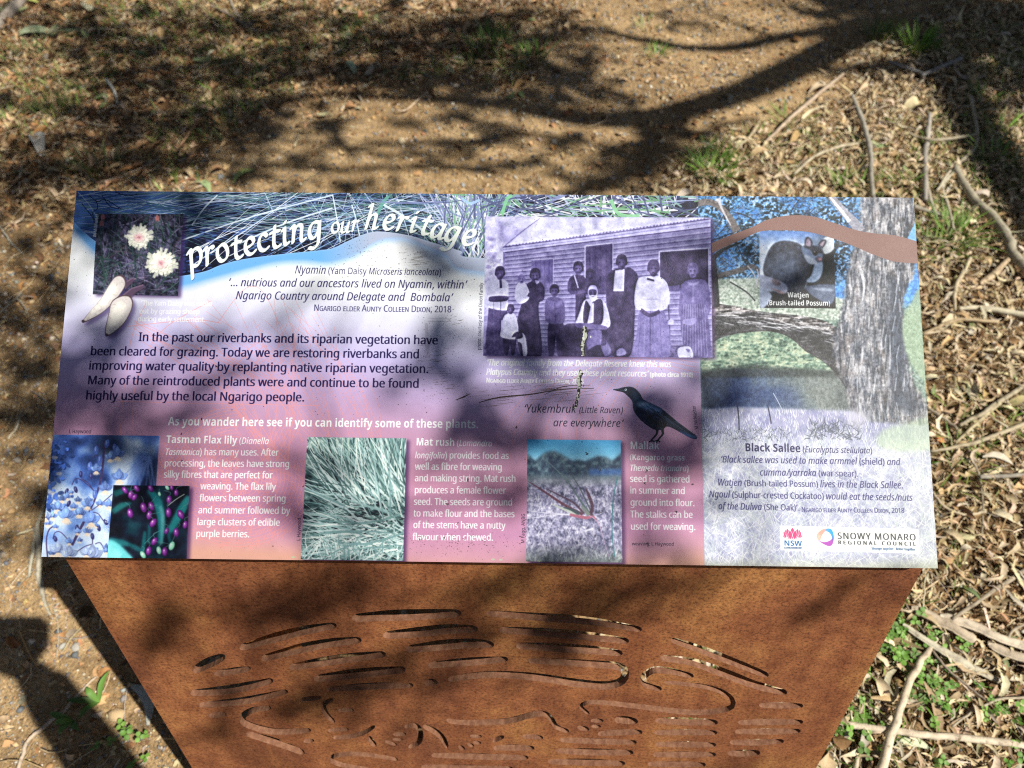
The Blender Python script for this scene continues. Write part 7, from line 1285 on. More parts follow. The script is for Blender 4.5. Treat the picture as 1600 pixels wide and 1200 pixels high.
def wear():
    d = (.15, .11, .10)
    N = 2900; x = rng.uniform(90, 1450, N); y = rng.uniform(305, 880, N)
    k = fbm(TH, TW, 120, 3, 111); tp = T(np.c_[x, y]).astype(int).clip(0, [TW - 1, TH - 1]); keep = (k[tp[:, 1], tp[:, 0]] + .18*((x > 480) & (x < 1080)) > .56)
    lay(cover([T(ell(a, b, r, r*.8, n=6)) for a, b, r in zip(x[keep], y[keep], np.abs(rng.normal(0, .34, keep.sum())) + .16)]), d, .6)
    for cx, cy, sx, sy, m, w in ((690, 575, 22, 55, 240, .42), (640, 410, 40, 12, 130, .42), (720, 500, 30, 60, 110, .35), (830, 600, 50, 20, 140, .42), (720, 850, 70, 10, 220, .6), (560, 395, 26, 14, 120, .5), (905, 470, 60, 70, 120, .4), (1000, 640, 60, 40, 160, .5)):
        lay(cover([T(ell(rng.normal(cx, sx), rng.normal(cy, sy), abs(rng.normal(0, w)) + .2, abs(rng.normal(0, w*.7)) + .15, n=6)) for _ in range(m)]), d, .65)
    sc = []
    for cx, cy, n, L in ((640, 405, 16, 26), (672, 560, 14, 20), (690, 600, 12, 18), (705, 500, 8, 14), (860, 612, 22, 60), (770, 620, 14, 40)):
        for _ in range(n):
            a, b = rng.normal(cx, L*.5), rng.normal(cy, 9); l = rng.uniform(.2, 1)*L
            sc.append(ribbon(np.array([(a, b), (a + l*.5, b - l*.04 + rng.normal(0, .6)), (a + l, b - l*.1 + rng.normal(0, 1))]), [.2, .6, .2]))
    lay(cover([T(s) for s in sc]), (.24, .18, .12), .6)
    for pts, w in (([(748, 629), (780, 621), (830, 616), (880, 608), (928, 607)], [1, 2.4, 1.2, .8]), ([(712, 625), (725, 620), (735, 615)], [.8, 2.2, .5]), ([(850, 617), (880, 604), (920, 602)], [.5, 1.2, .4])): line(pts, w, (.16, .12, .10), .9)
    for a in range(8): line([(664 + a*.6, 505), (666 + a*.8, 560)], .25, d, .35)
    lay(cover([T(ribbon(np.array([(668, y), (705, y + .5)]), .35)) for y in (497, 502, 575, 583)]), d, .5)
    # torn film: pale ragged strip with dark edges running down from the family photograph
    def tear(pts, w):
        p = smooth(pts, 8); p = p + rng.normal(0, .45, p.shape); ww = np.interp(np.linspace(0, 1, len(p)), np.linspace(0, 1, len(w)), w)*rng.uniform(.5, 1.5, len(p))
        fill([ribbon(p + (.9, .4), ww + 1.6)], (.08, .07, .05), .9); fill([ribbon(p, ww)], (.70, .73, .68))
        for q, z in zip(p, ww): fill([ell(q[0] + rng.normal(0, z*.5), q[1], abs(rng.normal(0, 1)) + .4, abs(rng.normal(0, 1.2)) + .4, n=7)], (.10, .09, .06) if rng.random() < .7 else (.88, .90, .86), .9)
    tear([(912, 510), (914, 525), (910, 540), (912, 556)], [3, 7, 5, 2]); tear([(907, 578), (904, 592), (905, 606)], [3, 5, 3]); tear([(903, 606), (902, 620), (899, 634), (896, 637)], [2.5, 2.5, 2, 1])
    for x, y, r in ((807, 668, 1.6), (338, 573, 1.6), (300, 592, 1.2), (298, 600, 1.3), (283, 678, 1.3), (315, 655, 1.5), (731, 750, 1.7), (698, 788, 1.6), (715, 817, 1.2), (694, 840, 1.5), (1010, 735, 1.8), (1007, 755, 1.6), (1081, 757, 1.8), (1011, 849, 1.5), (1056, 800, 1.8), (917, 709, 2.2), (937, 734, 1.6), (626, 702, 1.3), (474, 760, 1.1), (284, 720, 1.0)):
        lay(cover([T(ell(x + rng.normal(0, r*.6), y + rng.normal(0, r*.7), r*.5, r*.5, n=6)) for _ in range(6)]), (.12, .10, .10), .85)
    lay(cover([T(ell(x, y, 3, 1.6)) for x, y in ((458, 870.5), (770, 874), (782, 874.5), (842, 876.5))]), (.70, .76, .64), .8)
# ---------------------------------------------------------------- the sign
def build_sign():
    paint_sheet()
    img = bpy.data.images.new('sheet_print', TW, TH); px = np.ones((TH, TW, 4), np.float32)
    px[..., :3] = np.clip(IMG, 0, 1)[::-1]; img.pixels.foreach_set(px.ravel()); img.update(); img.pack()
    m, N, L, b = material('printed film', .52, .26)
    t = N.new('ShaderNodeTexImage'); t.image = img; t.interpolation = 'Linear'; t.extension = 'EXTEND'
    gam = mix_node(N, L, 1.0, t.outputs[0], (.78, .79, .82), 'MULTIPLY'); L.new(gam, b.inputs['Base Color'])
    tc = N.new('ShaderNodeTexCoord'); n1 = noise_node(N, L, 900, 2, .6, tc.outputs['Object']); n2 = noise_node(N, L, 26, 4, .6, tc.outputs['Object'])
    bump(N, L, b, n1.outputs[0], .35, .0006)
    r = N.new('ShaderNodeMapRange'); r.inputs[3].default_value = .43; r.inputs[4].default_value = .57; L.new(n2.outputs[0], r.inputs[0]); L.new(r.outputs[0], b.inputs['Roughness'])
    print_m = m
    m, N, L, b = material('white panel core', .5, .4); b.inputs['Base Color'].default_value = (.74, .76, .78, 1); core_m = m
    # weathering steel
    m, N, L, b = material('weathering steel', .82, .25); tc = N.new('ShaderNodeTexCoord'); O = tc.outputs['Object']
    big = noise_node(N, L, 5, 5, .6, O); mid = noise_node(N, L, 45, 6, .7, O); fine = noise_node(N, L, 240, 5, .72, O); vo = N.new('ShaderNodeTexVoronoi'); vo.inputs['Scale'].default_value = 260; L.new(O, vo.inputs['Vector'])
    c1 = ramp_node(N, L, big.outputs[0], [(.32, (.185, .067, .033)), (.5, (.275, .105, .045)), (.68, (.38, .175, .064))]).outputs[0]
    c2 = ramp_node(N, L, mid.outputs[0], [(.35, (.62, .55, .55)), (.55, (1, 1, 1)), (.72, (1.18, 1.22, 1.15))]).outputs[0]
    mp = N.new('ShaderNodeMapping'); mp.inputs['Scale'].default_value = (16, 1.1, 1); L.new(O, mp.inputs['Vector']); run = noise_node(N, L, 1.6, 5, .6, mp.outputs[0])
    c1 = mix_node(N, L, .5, c1, ramp_node(N, L, run.outputs[0], [(.34, (.62, .52, .5)), (.5, (1, 1, 1)), (.66, (1.32, 1.42, 1.35))]).outputs[0], 'MULTIPLY')
    c = mix_node(N, L, .75, c1, c2, 'MULTIPLY')
    c3 = ramp_node(N, L, fine.outputs[0], [(.38, (.24, .20, .22)), (.46, (.90, .86, .84)), (.60, (1.35, 1.32, 1.2))]).outputs[0]
    c = mix_node(N, L, .66, c, c3, 'MULTIPLY')
    L.new(c, b.inputs['Base Color']); bump(N, L, b, fine.outputs[0], .5, .0015); steel_m = m
    m, N, L, b = material('flame cut edge', .8, .25); tc = N.new('ShaderNodeTexCoord')
    w = noise_node(N, L, 120, 5, .7, tc.outputs['Object']); L.new(ramp_node(N, L, w.outputs[0], [(.3, (.13, .056, .034)), (.5, (.215, .102, .060)), (.7, (.30, .16, .10))]).outputs[0], b.inputs['Base Color']); bump(N, L, b, w.outputs[0], .6, .002); edge_m = m

    foot = on_plane(0, 0, (0, 0, 0), np.array([0, 0, 1.]))*0
    root = empty('information_sign', (0, .1, 0)); tag(root, 'weathered steel sign with slanted printed panel over a pierced rusty plate', 'sign')
    inv = Matrix.Translation((0, -.1, 0))
    def place(o, R, p):
        W = np.eye(4); W[:3, :3] = R; W[:3, 3] = p
        o.parent = root; o.matrix_parent_inverse = Matrix.Identity(4); o.matrix_local = inv @ Matrix(W.tolist())
    RS = np.c_[EX, EY, EZ]
    # panel board, 5 mm
    def box(x0, x1, y0, y1, z0, z1, bev=.0006):
        bm = bmesh.new(); bmesh.ops.create_cube(bm, size=1)
        for v in bm.verts: v.co = ((x0+x1)/2 + v.co.x*(x1-x0), (y0+y1)/2 + v.co.y*(y1-y0), (z0+z1)/2 + v.co.z*(z1-z0))
        bmesh.ops.bevel(bm, geom=bm.edges[:], offset=bev, segments=2, affect='EDGES')
        me = bpy.data.meshes.new('board'); bm.to_mesh(me); bm.free(); return me
    W2, H2 = SHEET_W/2, SHEET_H/2
    board = link('panel_board', box(-W2, W2, -H2, H2, -.0055, -.0005), core_m); place(board, RS, SHEET_C)
    # printed film: one sheet tiled into the picture windows and the rest
    rects = {}
    for k, r in RECTS.items():
        q = T(np.array(r))/(TW, TH); u0, v0 = (q[0] + q[3])[0]/2, (q[0] + q[1])[1]/2; u1, v1 = (q[1] + q[2])[0]/2, (q[2] + q[3])[1]/2
        rects[k] = [max(u0, 0), max(v0, 0), min(u1, 1), min(v1, 1)]
    for v in rects.values():
        v[3] = 1 if v[3] > .98 else v[3]; v[0] = 0 if v[0] < .012 else v[0]
    q = T(np.array([(1096, 310), (1440, 888)]))/(TW, TH); rects['river_landscape'] = [q[0, 0], 0, 1, 1]
    order = ['logo_label', 'possum_photograph', 'family_photograph', 'berry_photograph', 'flax_lily_photograph', 'yam_daisy_photograph', 'mat_rush_photograph', 'kangaroo_grass_photograph', 'river_landscape']
    xs = sorted({0, 1, *[round(r[i], 5) for r in rects.values() for i in (0, 2)]}); ys = sorted({0, 1, *[round(r[i], 5) for r in rects.values() for i in (1, 3)]})
    cells = {}
    for i in range(len(xs) - 1):
        for j in range(len(ys) - 1):
            cx, cy = (xs[i] + xs[i+1])/2, (ys[j] + ys[j+1])/2
            k = next((k for k in order if rects[k][0] <= cx <= rects[k][2] and rects[k][1] <= cy <= rects[k][3]), 'printed_sheet')
            cells.setdefault(k, []).append((xs[i], ys[j], xs[i+1], ys[j+1]))
    LB = {'logo_label': 'white strip with a pink flower crest and a ring emblem', 'possum_photograph': 'printed photograph of a grey possum on a branch', 'family_photograph': 'old violet-tinted photograph of a family before a weatherboard house',
          'berry_photograph': 'printed photograph of purple berries on dark green', 'flax_lily_photograph': 'printed photograph of pale blue lily flowers', 'yam_daisy_photograph': 'printed photograph of two cream daisies', 'mat_rush_photograph': 'printed photograph of blue-green mat rush',
          'kangaroo_grass_photograph': 'printed photograph of a grass seed head in a field', 'river_landscape': 'printed river landscape with a big tree trunk and pale grass', 'printed_sheet': 'lilac to pink sheet with the heading and the text'}
    for k, cl in cells.items():
        V, Fc, UV = [], [], []
        for x0, y0, x1, y1 in cl:
            n = len(V)
            for x, y in ((x0, y1), (x1, y1), (x1, y0), (x0, y0)): V.append(((x - .5)*SHEET_W, (.5 - y)*SHEET_H, 0)); UV.append((x, 1 - y))
            Fc.append((n, n+1, n+2, n+3))
        me = bpy.data.meshes.new(k); me.from_pydata(V, [], Fc); uv = me.uv_layers.new(name='UVMap')
        for lp in me.loops: uv.data[lp.index].uv = UV[lp.vertex_index]
        o = link(k, me, print_m); o.parent = board; o['label'] = LB[k]
    # steel plate: slanted front with the pierced drawing
    e = on_sheet(764, 879); top = e + EY*.012 - EZ*.014
    b0 = on_ground(790, 1307); d = b0 - top; d[0] = 0; d /= np.linalg.norm(d)         # down the plate
    nrm = np.cross(EX, -d); nrm /= np.linalg.norm(nrm)
    if nrm @ FWD > 0: nrm = -nrm
    PU = EX; PV = -d; RP = np.c_[PU, PV, nrm]
    def plate(px, py): p = on_plane(px, py, top, nrm) - top; return (p @ PU, p @ PV)
    global PLATE
    PLATE = (top, nrm)
    cu = bpy.data.curves.new('plate', 'CURVE'); cu.dimensions = '2D'; cu.fill_mode = 'BOTH'; TH_P = .0090; cu.extrude = TH_P/2
    def spl(pts):
        s = cu.splines.new('POLY'); s.points.add(len(pts) - 1); s.use_cyclic_u = True
        for q, p in zip(s.points, pts): q.co = (p[0], p[1], 0, 1)
    tl, tr, br, bl = plate(105, 880), plate(1440, 892), plate(1218, 1307), plate(365, 1307)
    ext = lambda a, b: (b[0] + (b[0] - a[0])*.08, b[1] + (b[1] - a[1])*.08)
    spl([(tl[0], .0), (tr[0], .0), ext(tr, br), ext(tl, bl)])
    def crosses(P, Q):
        """do any edges of the closed outlines P and Q properly cross?"""
        a, b = P[:, None], np.roll(P, -1, 0)[:, None]; c, d = Q[None], np.roll(Q, -1, 0)[None]
        o = lambda p, q, r: (q[..., 0]-p[..., 0])*(r[..., 1]-p[..., 1]) - (q[..., 1]-p[..., 1])*(r[..., 0]-p[..., 0])
        return bool(((o(a, b, c)*o(a, b, d) < -1e-9) & (o(c, d, a)*o(c, d, b) < -1e-9)).any())
    cut = []
    for pts, h in SLOTS:
        p = smooth(pts, 5) if len(pts) > 2 else np.array([np.array(pts[0]) + (np.array(pts[1]) - pts[0])*t for t in np.linspace(0, 1, 6)], float)
        q0 = np.r_[0, np.cumsum(np.hypot(*np.diff(p, axis=0).T))]; q0 /= q0[-1]; t = .5 - .5*np.cos(np.pi*np.linspace(0, 1, max(24, len(p)*2)))
        p = np.c_[np.interp(t, q0, p[:, 0]), np.interp(t, q0, p[:, 1])]
        n = len(p); L = np.sum(np.hypot(*np.diff(p, axis=0).T)); wob = np.random.default_rng(n).uniform(.97, 1.03, n)
        for k in (1.10, .95, .8, .65, .5):
            cap = min(.5, h*.6/L)
            prof = (.66 + .34*np.sin(np.pi*t))*np.minimum(1, np.sqrt(np.clip(1 - (1 - np.clip(np.minimum(t, 1 - t)/cap, 0, 1))**2, .012, 1)))
            poly = ribbon(p, h*k*prof*wob); poly = np.array([q for i, q in enumerate(poly) if i == 0 or np.hypot(*(q - poly[i-1])) > .08])
            fat = ribbon(p, h*k*prof + 1.6)
            if not crosses(poly, poly) and not any(crosses(fat, c) for c in cut): break
        else: continue
        cut.append(poly); spl([plate(*q) for q in poly])
    co = bpy.data.objects.new('tmp', cu); COL.objects.link(co); bpy.context.view_layer.update()
    me = bpy.data.meshes.new_from_object(co.evaluated_get(bpy.context.evaluated_depsgraph_get())); bpy.data.objects.remove(co)
    me.name = 'plate'; me.materials.clear(); me.materials.append(steel_m); me.materials.append(edge_m)
    for p in me.polygons:
        p.use_smooth = False; p.material_index = 0 if abs(p.normal.z) > .7 else 1
    o = link('pierced_plate', me); place(o, RP, top - nrm*TH_P/2)
    o['label'] = 'rusty steel plate with cut-through lines drawing a platypus in water'
    # folded top flange under the panel, and two stiffeners behind the plate
    fl = link('top_flange', box(tl[0] + top[0], tr[0] + top[0], -H2 + .016, H2 - .02, -.0140, -.0060), steel_m); place(fl, RS, SHEET_C - EX*SHEET_C[0])
    for x in (-.36, .34):
        bm = bmesh.new(); a = SHEET_C + EY*(H2*.75) - EZ*.0142; b = top - nrm*.0125 + d*.004; c = b0 - nrm*.0125 - d*.02
        pts = [(x, *a[1:]), (x, *(top - nrm*.0125 + EY*.012 - EZ*.002)[1:]), (x, *c[1:]), (x, c[1] + .10, c[2])]
        vs = [bm.verts.new((p[0] + dx, p[1], p[2])) for dx in (0, .008) for p in pts]
        bm.faces.new(vs[:4]); bm.faces.new(vs[7:3:-1])
        for i in range(4): bm.faces.new((vs[i], vs[i+4], vs[(i+1) % 4 + 4], vs[(i+1) % 4]))
        bmesh.ops.recalc_face_normals(bm, faces=bm.faces); me = bpy.data.meshes.new('stiffener'); bm.to_mesh(me); bm.free()
        s = link('stiffener', me, steel_m); place(s, np.eye(3), np.zeros(3))

SLOTS = [
 ([(550, 966), (600, 962), (660, 960), (721, 958)], 16), ([(374, 1013), (430, 996), (480, 984), (526, 977)], 14), ([(598, 993), (650, 988), (700, 983), (747, 983)], 15), ([(408, 1030), (470, 1013), (520, 1004), (565, 1000)], 14),
 ([(634, 1015), (690, 1008), (740, 1005), (772, 1008)], 15), ([(452, 1043), (530, 1030), (603, 1022)], 14), ([(668, 1040), (730, 1034), (794, 1030)], 12), ([(490, 1061), (560, 1052), (634, 1046)], 14), ([(512, 1077), (580, 1072), (646, 1071)], 10), ([(663, 1068), (674, 1066), (684, 1067)], 10),
 ([(700, 1062), (760, 1054), (830, 1057), (900, 1067), (945, 1071), (970, 1065), (977, 1052), (966, 1041), (920, 1037), (870, 1034), (825, 1032)], 12),
 ([(760, 958), (830, 963), (920, 970), (1003, 984)], 12), ([(780, 984), (850, 988), (920, 994), (983, 1002)], 13), ([(806, 1009), (860, 1011), (930, 1016), (973, 1021)], 13),
 ([(1048, 999), (1090, 1013), (1140, 1032), (1201, 1056)], 12), ([(1031, 1028), (1080, 1034), (1130, 1051), (1180, 1070), (1230, 1083)], 13),
 ([(1084, 1057), (1050, 1049), (1022, 1047), (1006, 1057), (1010, 1070), (1034, 1077)], 10), ([(1038, 1066), (1090, 1071), (1126, 1080), (1145, 1095), (1136, 1108), (1080, 1113), (1000, 1104), (930, 1097), (908, 1103), (921, 1116)], 11),
 ([(424, 1106), (396, 1109), (379, 1120), (387, 1132), (430, 1143), (486, 1141)], 10), ([(301, 1049), (325, 1036), (352, 1025)], 15), ([(334, 1053), (362, 1049), (392, 1044)], 10), ([(297, 1083), (360, 1077), (427, 1063)], 13), ([(310, 1102), (380, 1095), (450, 1080)], 11), ([(325, 1118), (354, 1116)], 8), ([(384, 1146), (430, 1159), (476, 1177)], 11),
 ([(521, 1092), (506, 1101), (510, 1116), (523, 1129)], 8), ([(470, 1093), (490, 1091), (502, 1090)], 7), ([(528, 1110), (540, 1109), (553, 1110)], 6), ([(446, 1151), (466, 1147), (486, 1142)], 8), ([(512, 1142), (528, 1140), (545, 1140)], 6),
 ([(520, 1153), (550, 1150), (570, 1144), (586, 1134)], 7), ([(577, 1150), (580, 1158), (588, 1166)], 8), ([(474, 1158), (491, 1157)], 6), ([(614, 1147), (635, 1147)], 6), ([(601, 1158), (620, 1164)], 5), ([(613, 1155), (629, 1156)], 4),
 ([(661, 1134), (680, 1143), (692, 1154), (699, 1169)], 9), ([(632, 1136), (650, 1134), (657, 1146), (654, 1160), (638, 1168)], 8), ([(697, 1125), (725, 1129), (790, 1127), (826, 1118), (850, 1115), (862, 1124), (870, 1136), (889, 1143)], 9),
 ([(716, 1166), (727, 1171)], 6), ([(730, 1162), (741, 1166)], 5), ([(739, 1160), (752, 1161)], 5), ([(734, 1150), (753, 1151)], 5), ([(770, 1159), (778, 1154), (788, 1151)], 7), ([(770, 1169), (800, 1168), (835, 1169)], 9), ([(816, 1151), (832, 1151), (849, 1153)], 7), ([(874, 1156), (930, 1158), (995, 1160)], 9), ([(869, 1173), (930, 1175), (990, 1176)], 10), ([(856, 1190), (920, 1191), (977, 1193)], 10),
 ([(902, 1136), (921, 1140)], 7), ([(923, 1126), (943, 1126)], 6), ([(924, 1135), (939, 1135)], 5), ([(960, 1125), (978, 1125), (997, 1128)], 11), ([(934, 1147), (970, 1144), (1004, 1144)], 9), ([(1024, 1126), (1070, 1127), (1122, 1129)], 11), ([(1022, 1145), (1070, 1144), (1121, 1145)], 9), ([(1024, 1163), (1070, 1163), (1119, 1164)], 9), ([(1020, 1179), (1070, 1179), (1119, 1179)], 9), ([(1012, 1194), (1060, 1194), (1103, 1195)], 9),
 ([(1186, 1102), (1220, 1102), (1255, 1103)], 9), ([(1153, 1129), (1200, 1128), (1255, 1128)], 9), ([(1148, 1143), (1200, 1143), (1251, 1142)], 9), ([(1140, 1160), (1180, 1160), (1225, 1158)], 9), ([(1137, 1177), (1160, 1177), (1188, 1176)], 10),
 ([(622, 1187), (580, 1180), (545, 1178), (518, 1183), (530, 1194), (600, 1206)], 7), ([(674, 1180), (750, 1182), (826, 1184)], 9), ([(658, 1198), (730, 1200), (802, 1201)], 9),
]
# ---------------------------------------------------------------- the tree that shades the place (it stands outside the frame, to the right and behind the camera)
def build_tree():
    r = np.random.default_rng(17)
    root = empty('eucalyptus_tree', (4.4, -2.3, 0)); tag(root, 'pale-barked eucalyptus tree whose limbs and leaves shade the sign', 'tree'); B0 = np.array([4.4, -2.3, 0])
    m, N, L, b = material('gum bark', .8, .2); tc = N.new('ShaderNodeTexCoord'); n = noise_node(N, L, 6, 6, .6, tc.outputs['Object']); L.new(ramp_node(N, L, n.outputs[0], [(.35, (.20, .17, .14)), (.5, (.42, .38, .33)), (.65, (.60, .56, .5))]).outputs[0], b.inputs['Base Color']); bump(N, L, b, n.outputs[0], .5, .02)
    lm, N, L, b = material('gum leaf', .5, .4); at = N.new('ShaderNodeAttribute'); at.attribute_name = 'tint'; L.new(at.outputs[0], b.inputs['Base Color'])
    W = Mesh(); LV = Mesh()
    lift = lambda p, h: p + SUN*((h - p[2])/SUN[2])
    def limb(P, rad, sides=8):
        P = smooth(P, 5); V, F, c = tube(P, rad, sides, .03, r); W.add(V - B0, F)
    trunk = [(4.4, -2.3, -.1), (4.35, -2.25, 1.2), (4.2, -2.1, 2.6), (4.25, -2.0, 3.8), (4.5, -1.9, 5.2), (4.6, -1.8, 6.6)]
    limb(trunk, [.24, .20, .18, .15, .10, .05], 12)
    G = lambda x, y: on_ground(x, y)
    shade = [  # limbs, by where their shade falls on the ground; height; radius
        ([(300, 210), (470, 152), (560, 152), (690, 158), (800, 170), (900, 187), (1000, 188), (1080, 172), (1150, 150), (1200, 127), (1262, 97), (1335, 58), (1420, 20)], 3.7, [.012, .018, .03, .045, .055, .06, .062, .065]),
        ([(860, 38), (930, 52), (1000, 65), (1080, 75), (1150, 75), (1210, 66), (1300, 48), (1400, 22)], 4.1, [.012, .025, .03, .034, .04]),
        ([(1075, -2), (1110, 24), (1150, 42), (1190, 60)], 4.1, [.008, .012, .014]),
        ([(1005, 190), (1012, 215), (1020, 245), (985, 268), (930, 290), (880, 305)], 3.7, [.035, .035, .03, .02]),
        ([(1250, 118), (1300, 112), (1380, 104), (1480, 96), (1560, 60)], 3.8, [.012, .02, .03, .04]),
        ([(505, 188), (522, 208), (540, 232), (556, 250)], 3.6, [.016, .02, .012]), ([(1180, 190), (1110, 205), (1050, 225)], 3.7, [.012, .014, .01]), ([(330, 225), (380, 180), (470, 150)], 3.6, [.008, .012, .014])]
    ends = []
    for pts, h, rad in shade:
        P = [lift(G(*p), h + .12*math.sin(i)) for i, p in enumerate(pts)]; limb(P, rad)
        if max(p[0] for p in pts) > 1390: ends.append((P[-1], rad[-1]))
    for e, rr in ends: limb([e, e + (np.array((4.25, -2.0, 3.6)) - e)*.5 + (0, 0, .25), (4.25, -2.0, 3.5)], [rr, rr*1.3, rr*1.5])
    def spray(c, rad, n, size=.085, squash=.7, wide=1.0):
        P = c + np.clip(r.normal(0, 1, (n, 3)), -1.7, 1.7)*(rad*.55*wide, rad*.55/wide**.6, rad*.55*squash)
        R = rotations(n, .7, r); k = r.integers(0, 4, n); S = size*r.uniform(.7, 1.2, n)
        hang = np.array([[0, 0, 1.], [0, 1, 0], [-1, 0, 0]])
        for i in range(4):
            s = k == i
            if not s.any(): continue
            V, F = LEAVES[i]; Q = np.einsum('nij,vj->nvi', R[s], V @ hang.T if i % 2 else V)*S[s][:, None, None] + P[s][:, None]
            cc = np.array((.075, .11, .045))*np.exp(r.normal(0, .25, (s.sum(), 1))); LV.add(Q.reshape(-1, 3) - B0, (F[None] + (np.arange(s.sum())*len(V))[:, None, None]).reshape(-1, 4), np.repeat(cc, len(V), 0))
    def clump(p, rad, n, h, size=.085, wide=1.0):
        c = lift(np.asarray(p), h); spray(c, rad, n, size, .7, wide)
        a = c + np.array((.25, -.1, .2)) + r.normal(0, .1, 3)
        V, F, k = tube(smooth([c, (c + a)/2 + r.normal(0, .03, 3), a], 3), [.003, .007], 5); W.add(V - B0, F); return a
    sh = lambda x, y: on_sheet(x, y); pl = lambda x, y: on_plane(x, y, *PLATE)
    S = []
    for x, y, rad, n, h in SHADE_GROUND: S.append(clump(G(x, y), rad, int(n*(1.6 if y < 300 and (x < 900 or x > 1300) else 1.1)), h, .085, r.uniform(1.3, 2.0)))
    for k in range(26):                                              # slim boughs whose shade streaks the left litter and the track
        x0, y0 = r.uniform(-40, 700), r.uniform(20, 270) - 0; x1 = x0 + r.uniform(140, 380); q = [(x0, y0), ((2*x0 + x1)/3, y0 + r.normal(0, 9)), ((x0 + 2*x1)/3, y0 + r.normal(0, 9)), (x1, y0 + r.normal(0, 12))]; hh = r.uniform(3.6, 4.3); limb([lift(G(*p), hh) for p in q], [.006, .016, .010], 5)
    for x, y, rad, n, h in SHADE_SHEET: S.append(clump(sh(x, y), rad, n, h))
    for x, y, rad, n, h in SHADE_PLATE: S.append(clump(pl(x, y), rad, n, h, .055))
    # the rest of the crown, kept off the sunlit part of the view
    k = 0
    while k < 240:
        p = np.array([r.normal(4.6, 1.7), r.normal(-2.0, 1.6), r.uniform(3.6, 7.6)]); f = p - SUN*(p[2]/SUN[2])
        if -2.6 < f[0] < 2.6 and -.6 < f[1] < 3.9: continue
        if np.hypot(p[0] - 4.5, p[1] + 2) > 3.1 - abs(p[2] - 5.4)*.5: continue
        spray(p, .34, 44, .10); k += 1
        if k % 4 == 0:
            a = np.array((4.3 + .2*r.normal(), -2.0 + .1*r.normal(), min(p[2] - .6, 6))); V, F, c = tube(smooth([a, (a + p)/2 + (0, 0, .2), p], 4), [.05, .03, .01], 6); W.add(V - B0, F)
    o = link('trunk', W.build('trunk'), m, root); o = link('crown', LV.build('crown'), lm, root)

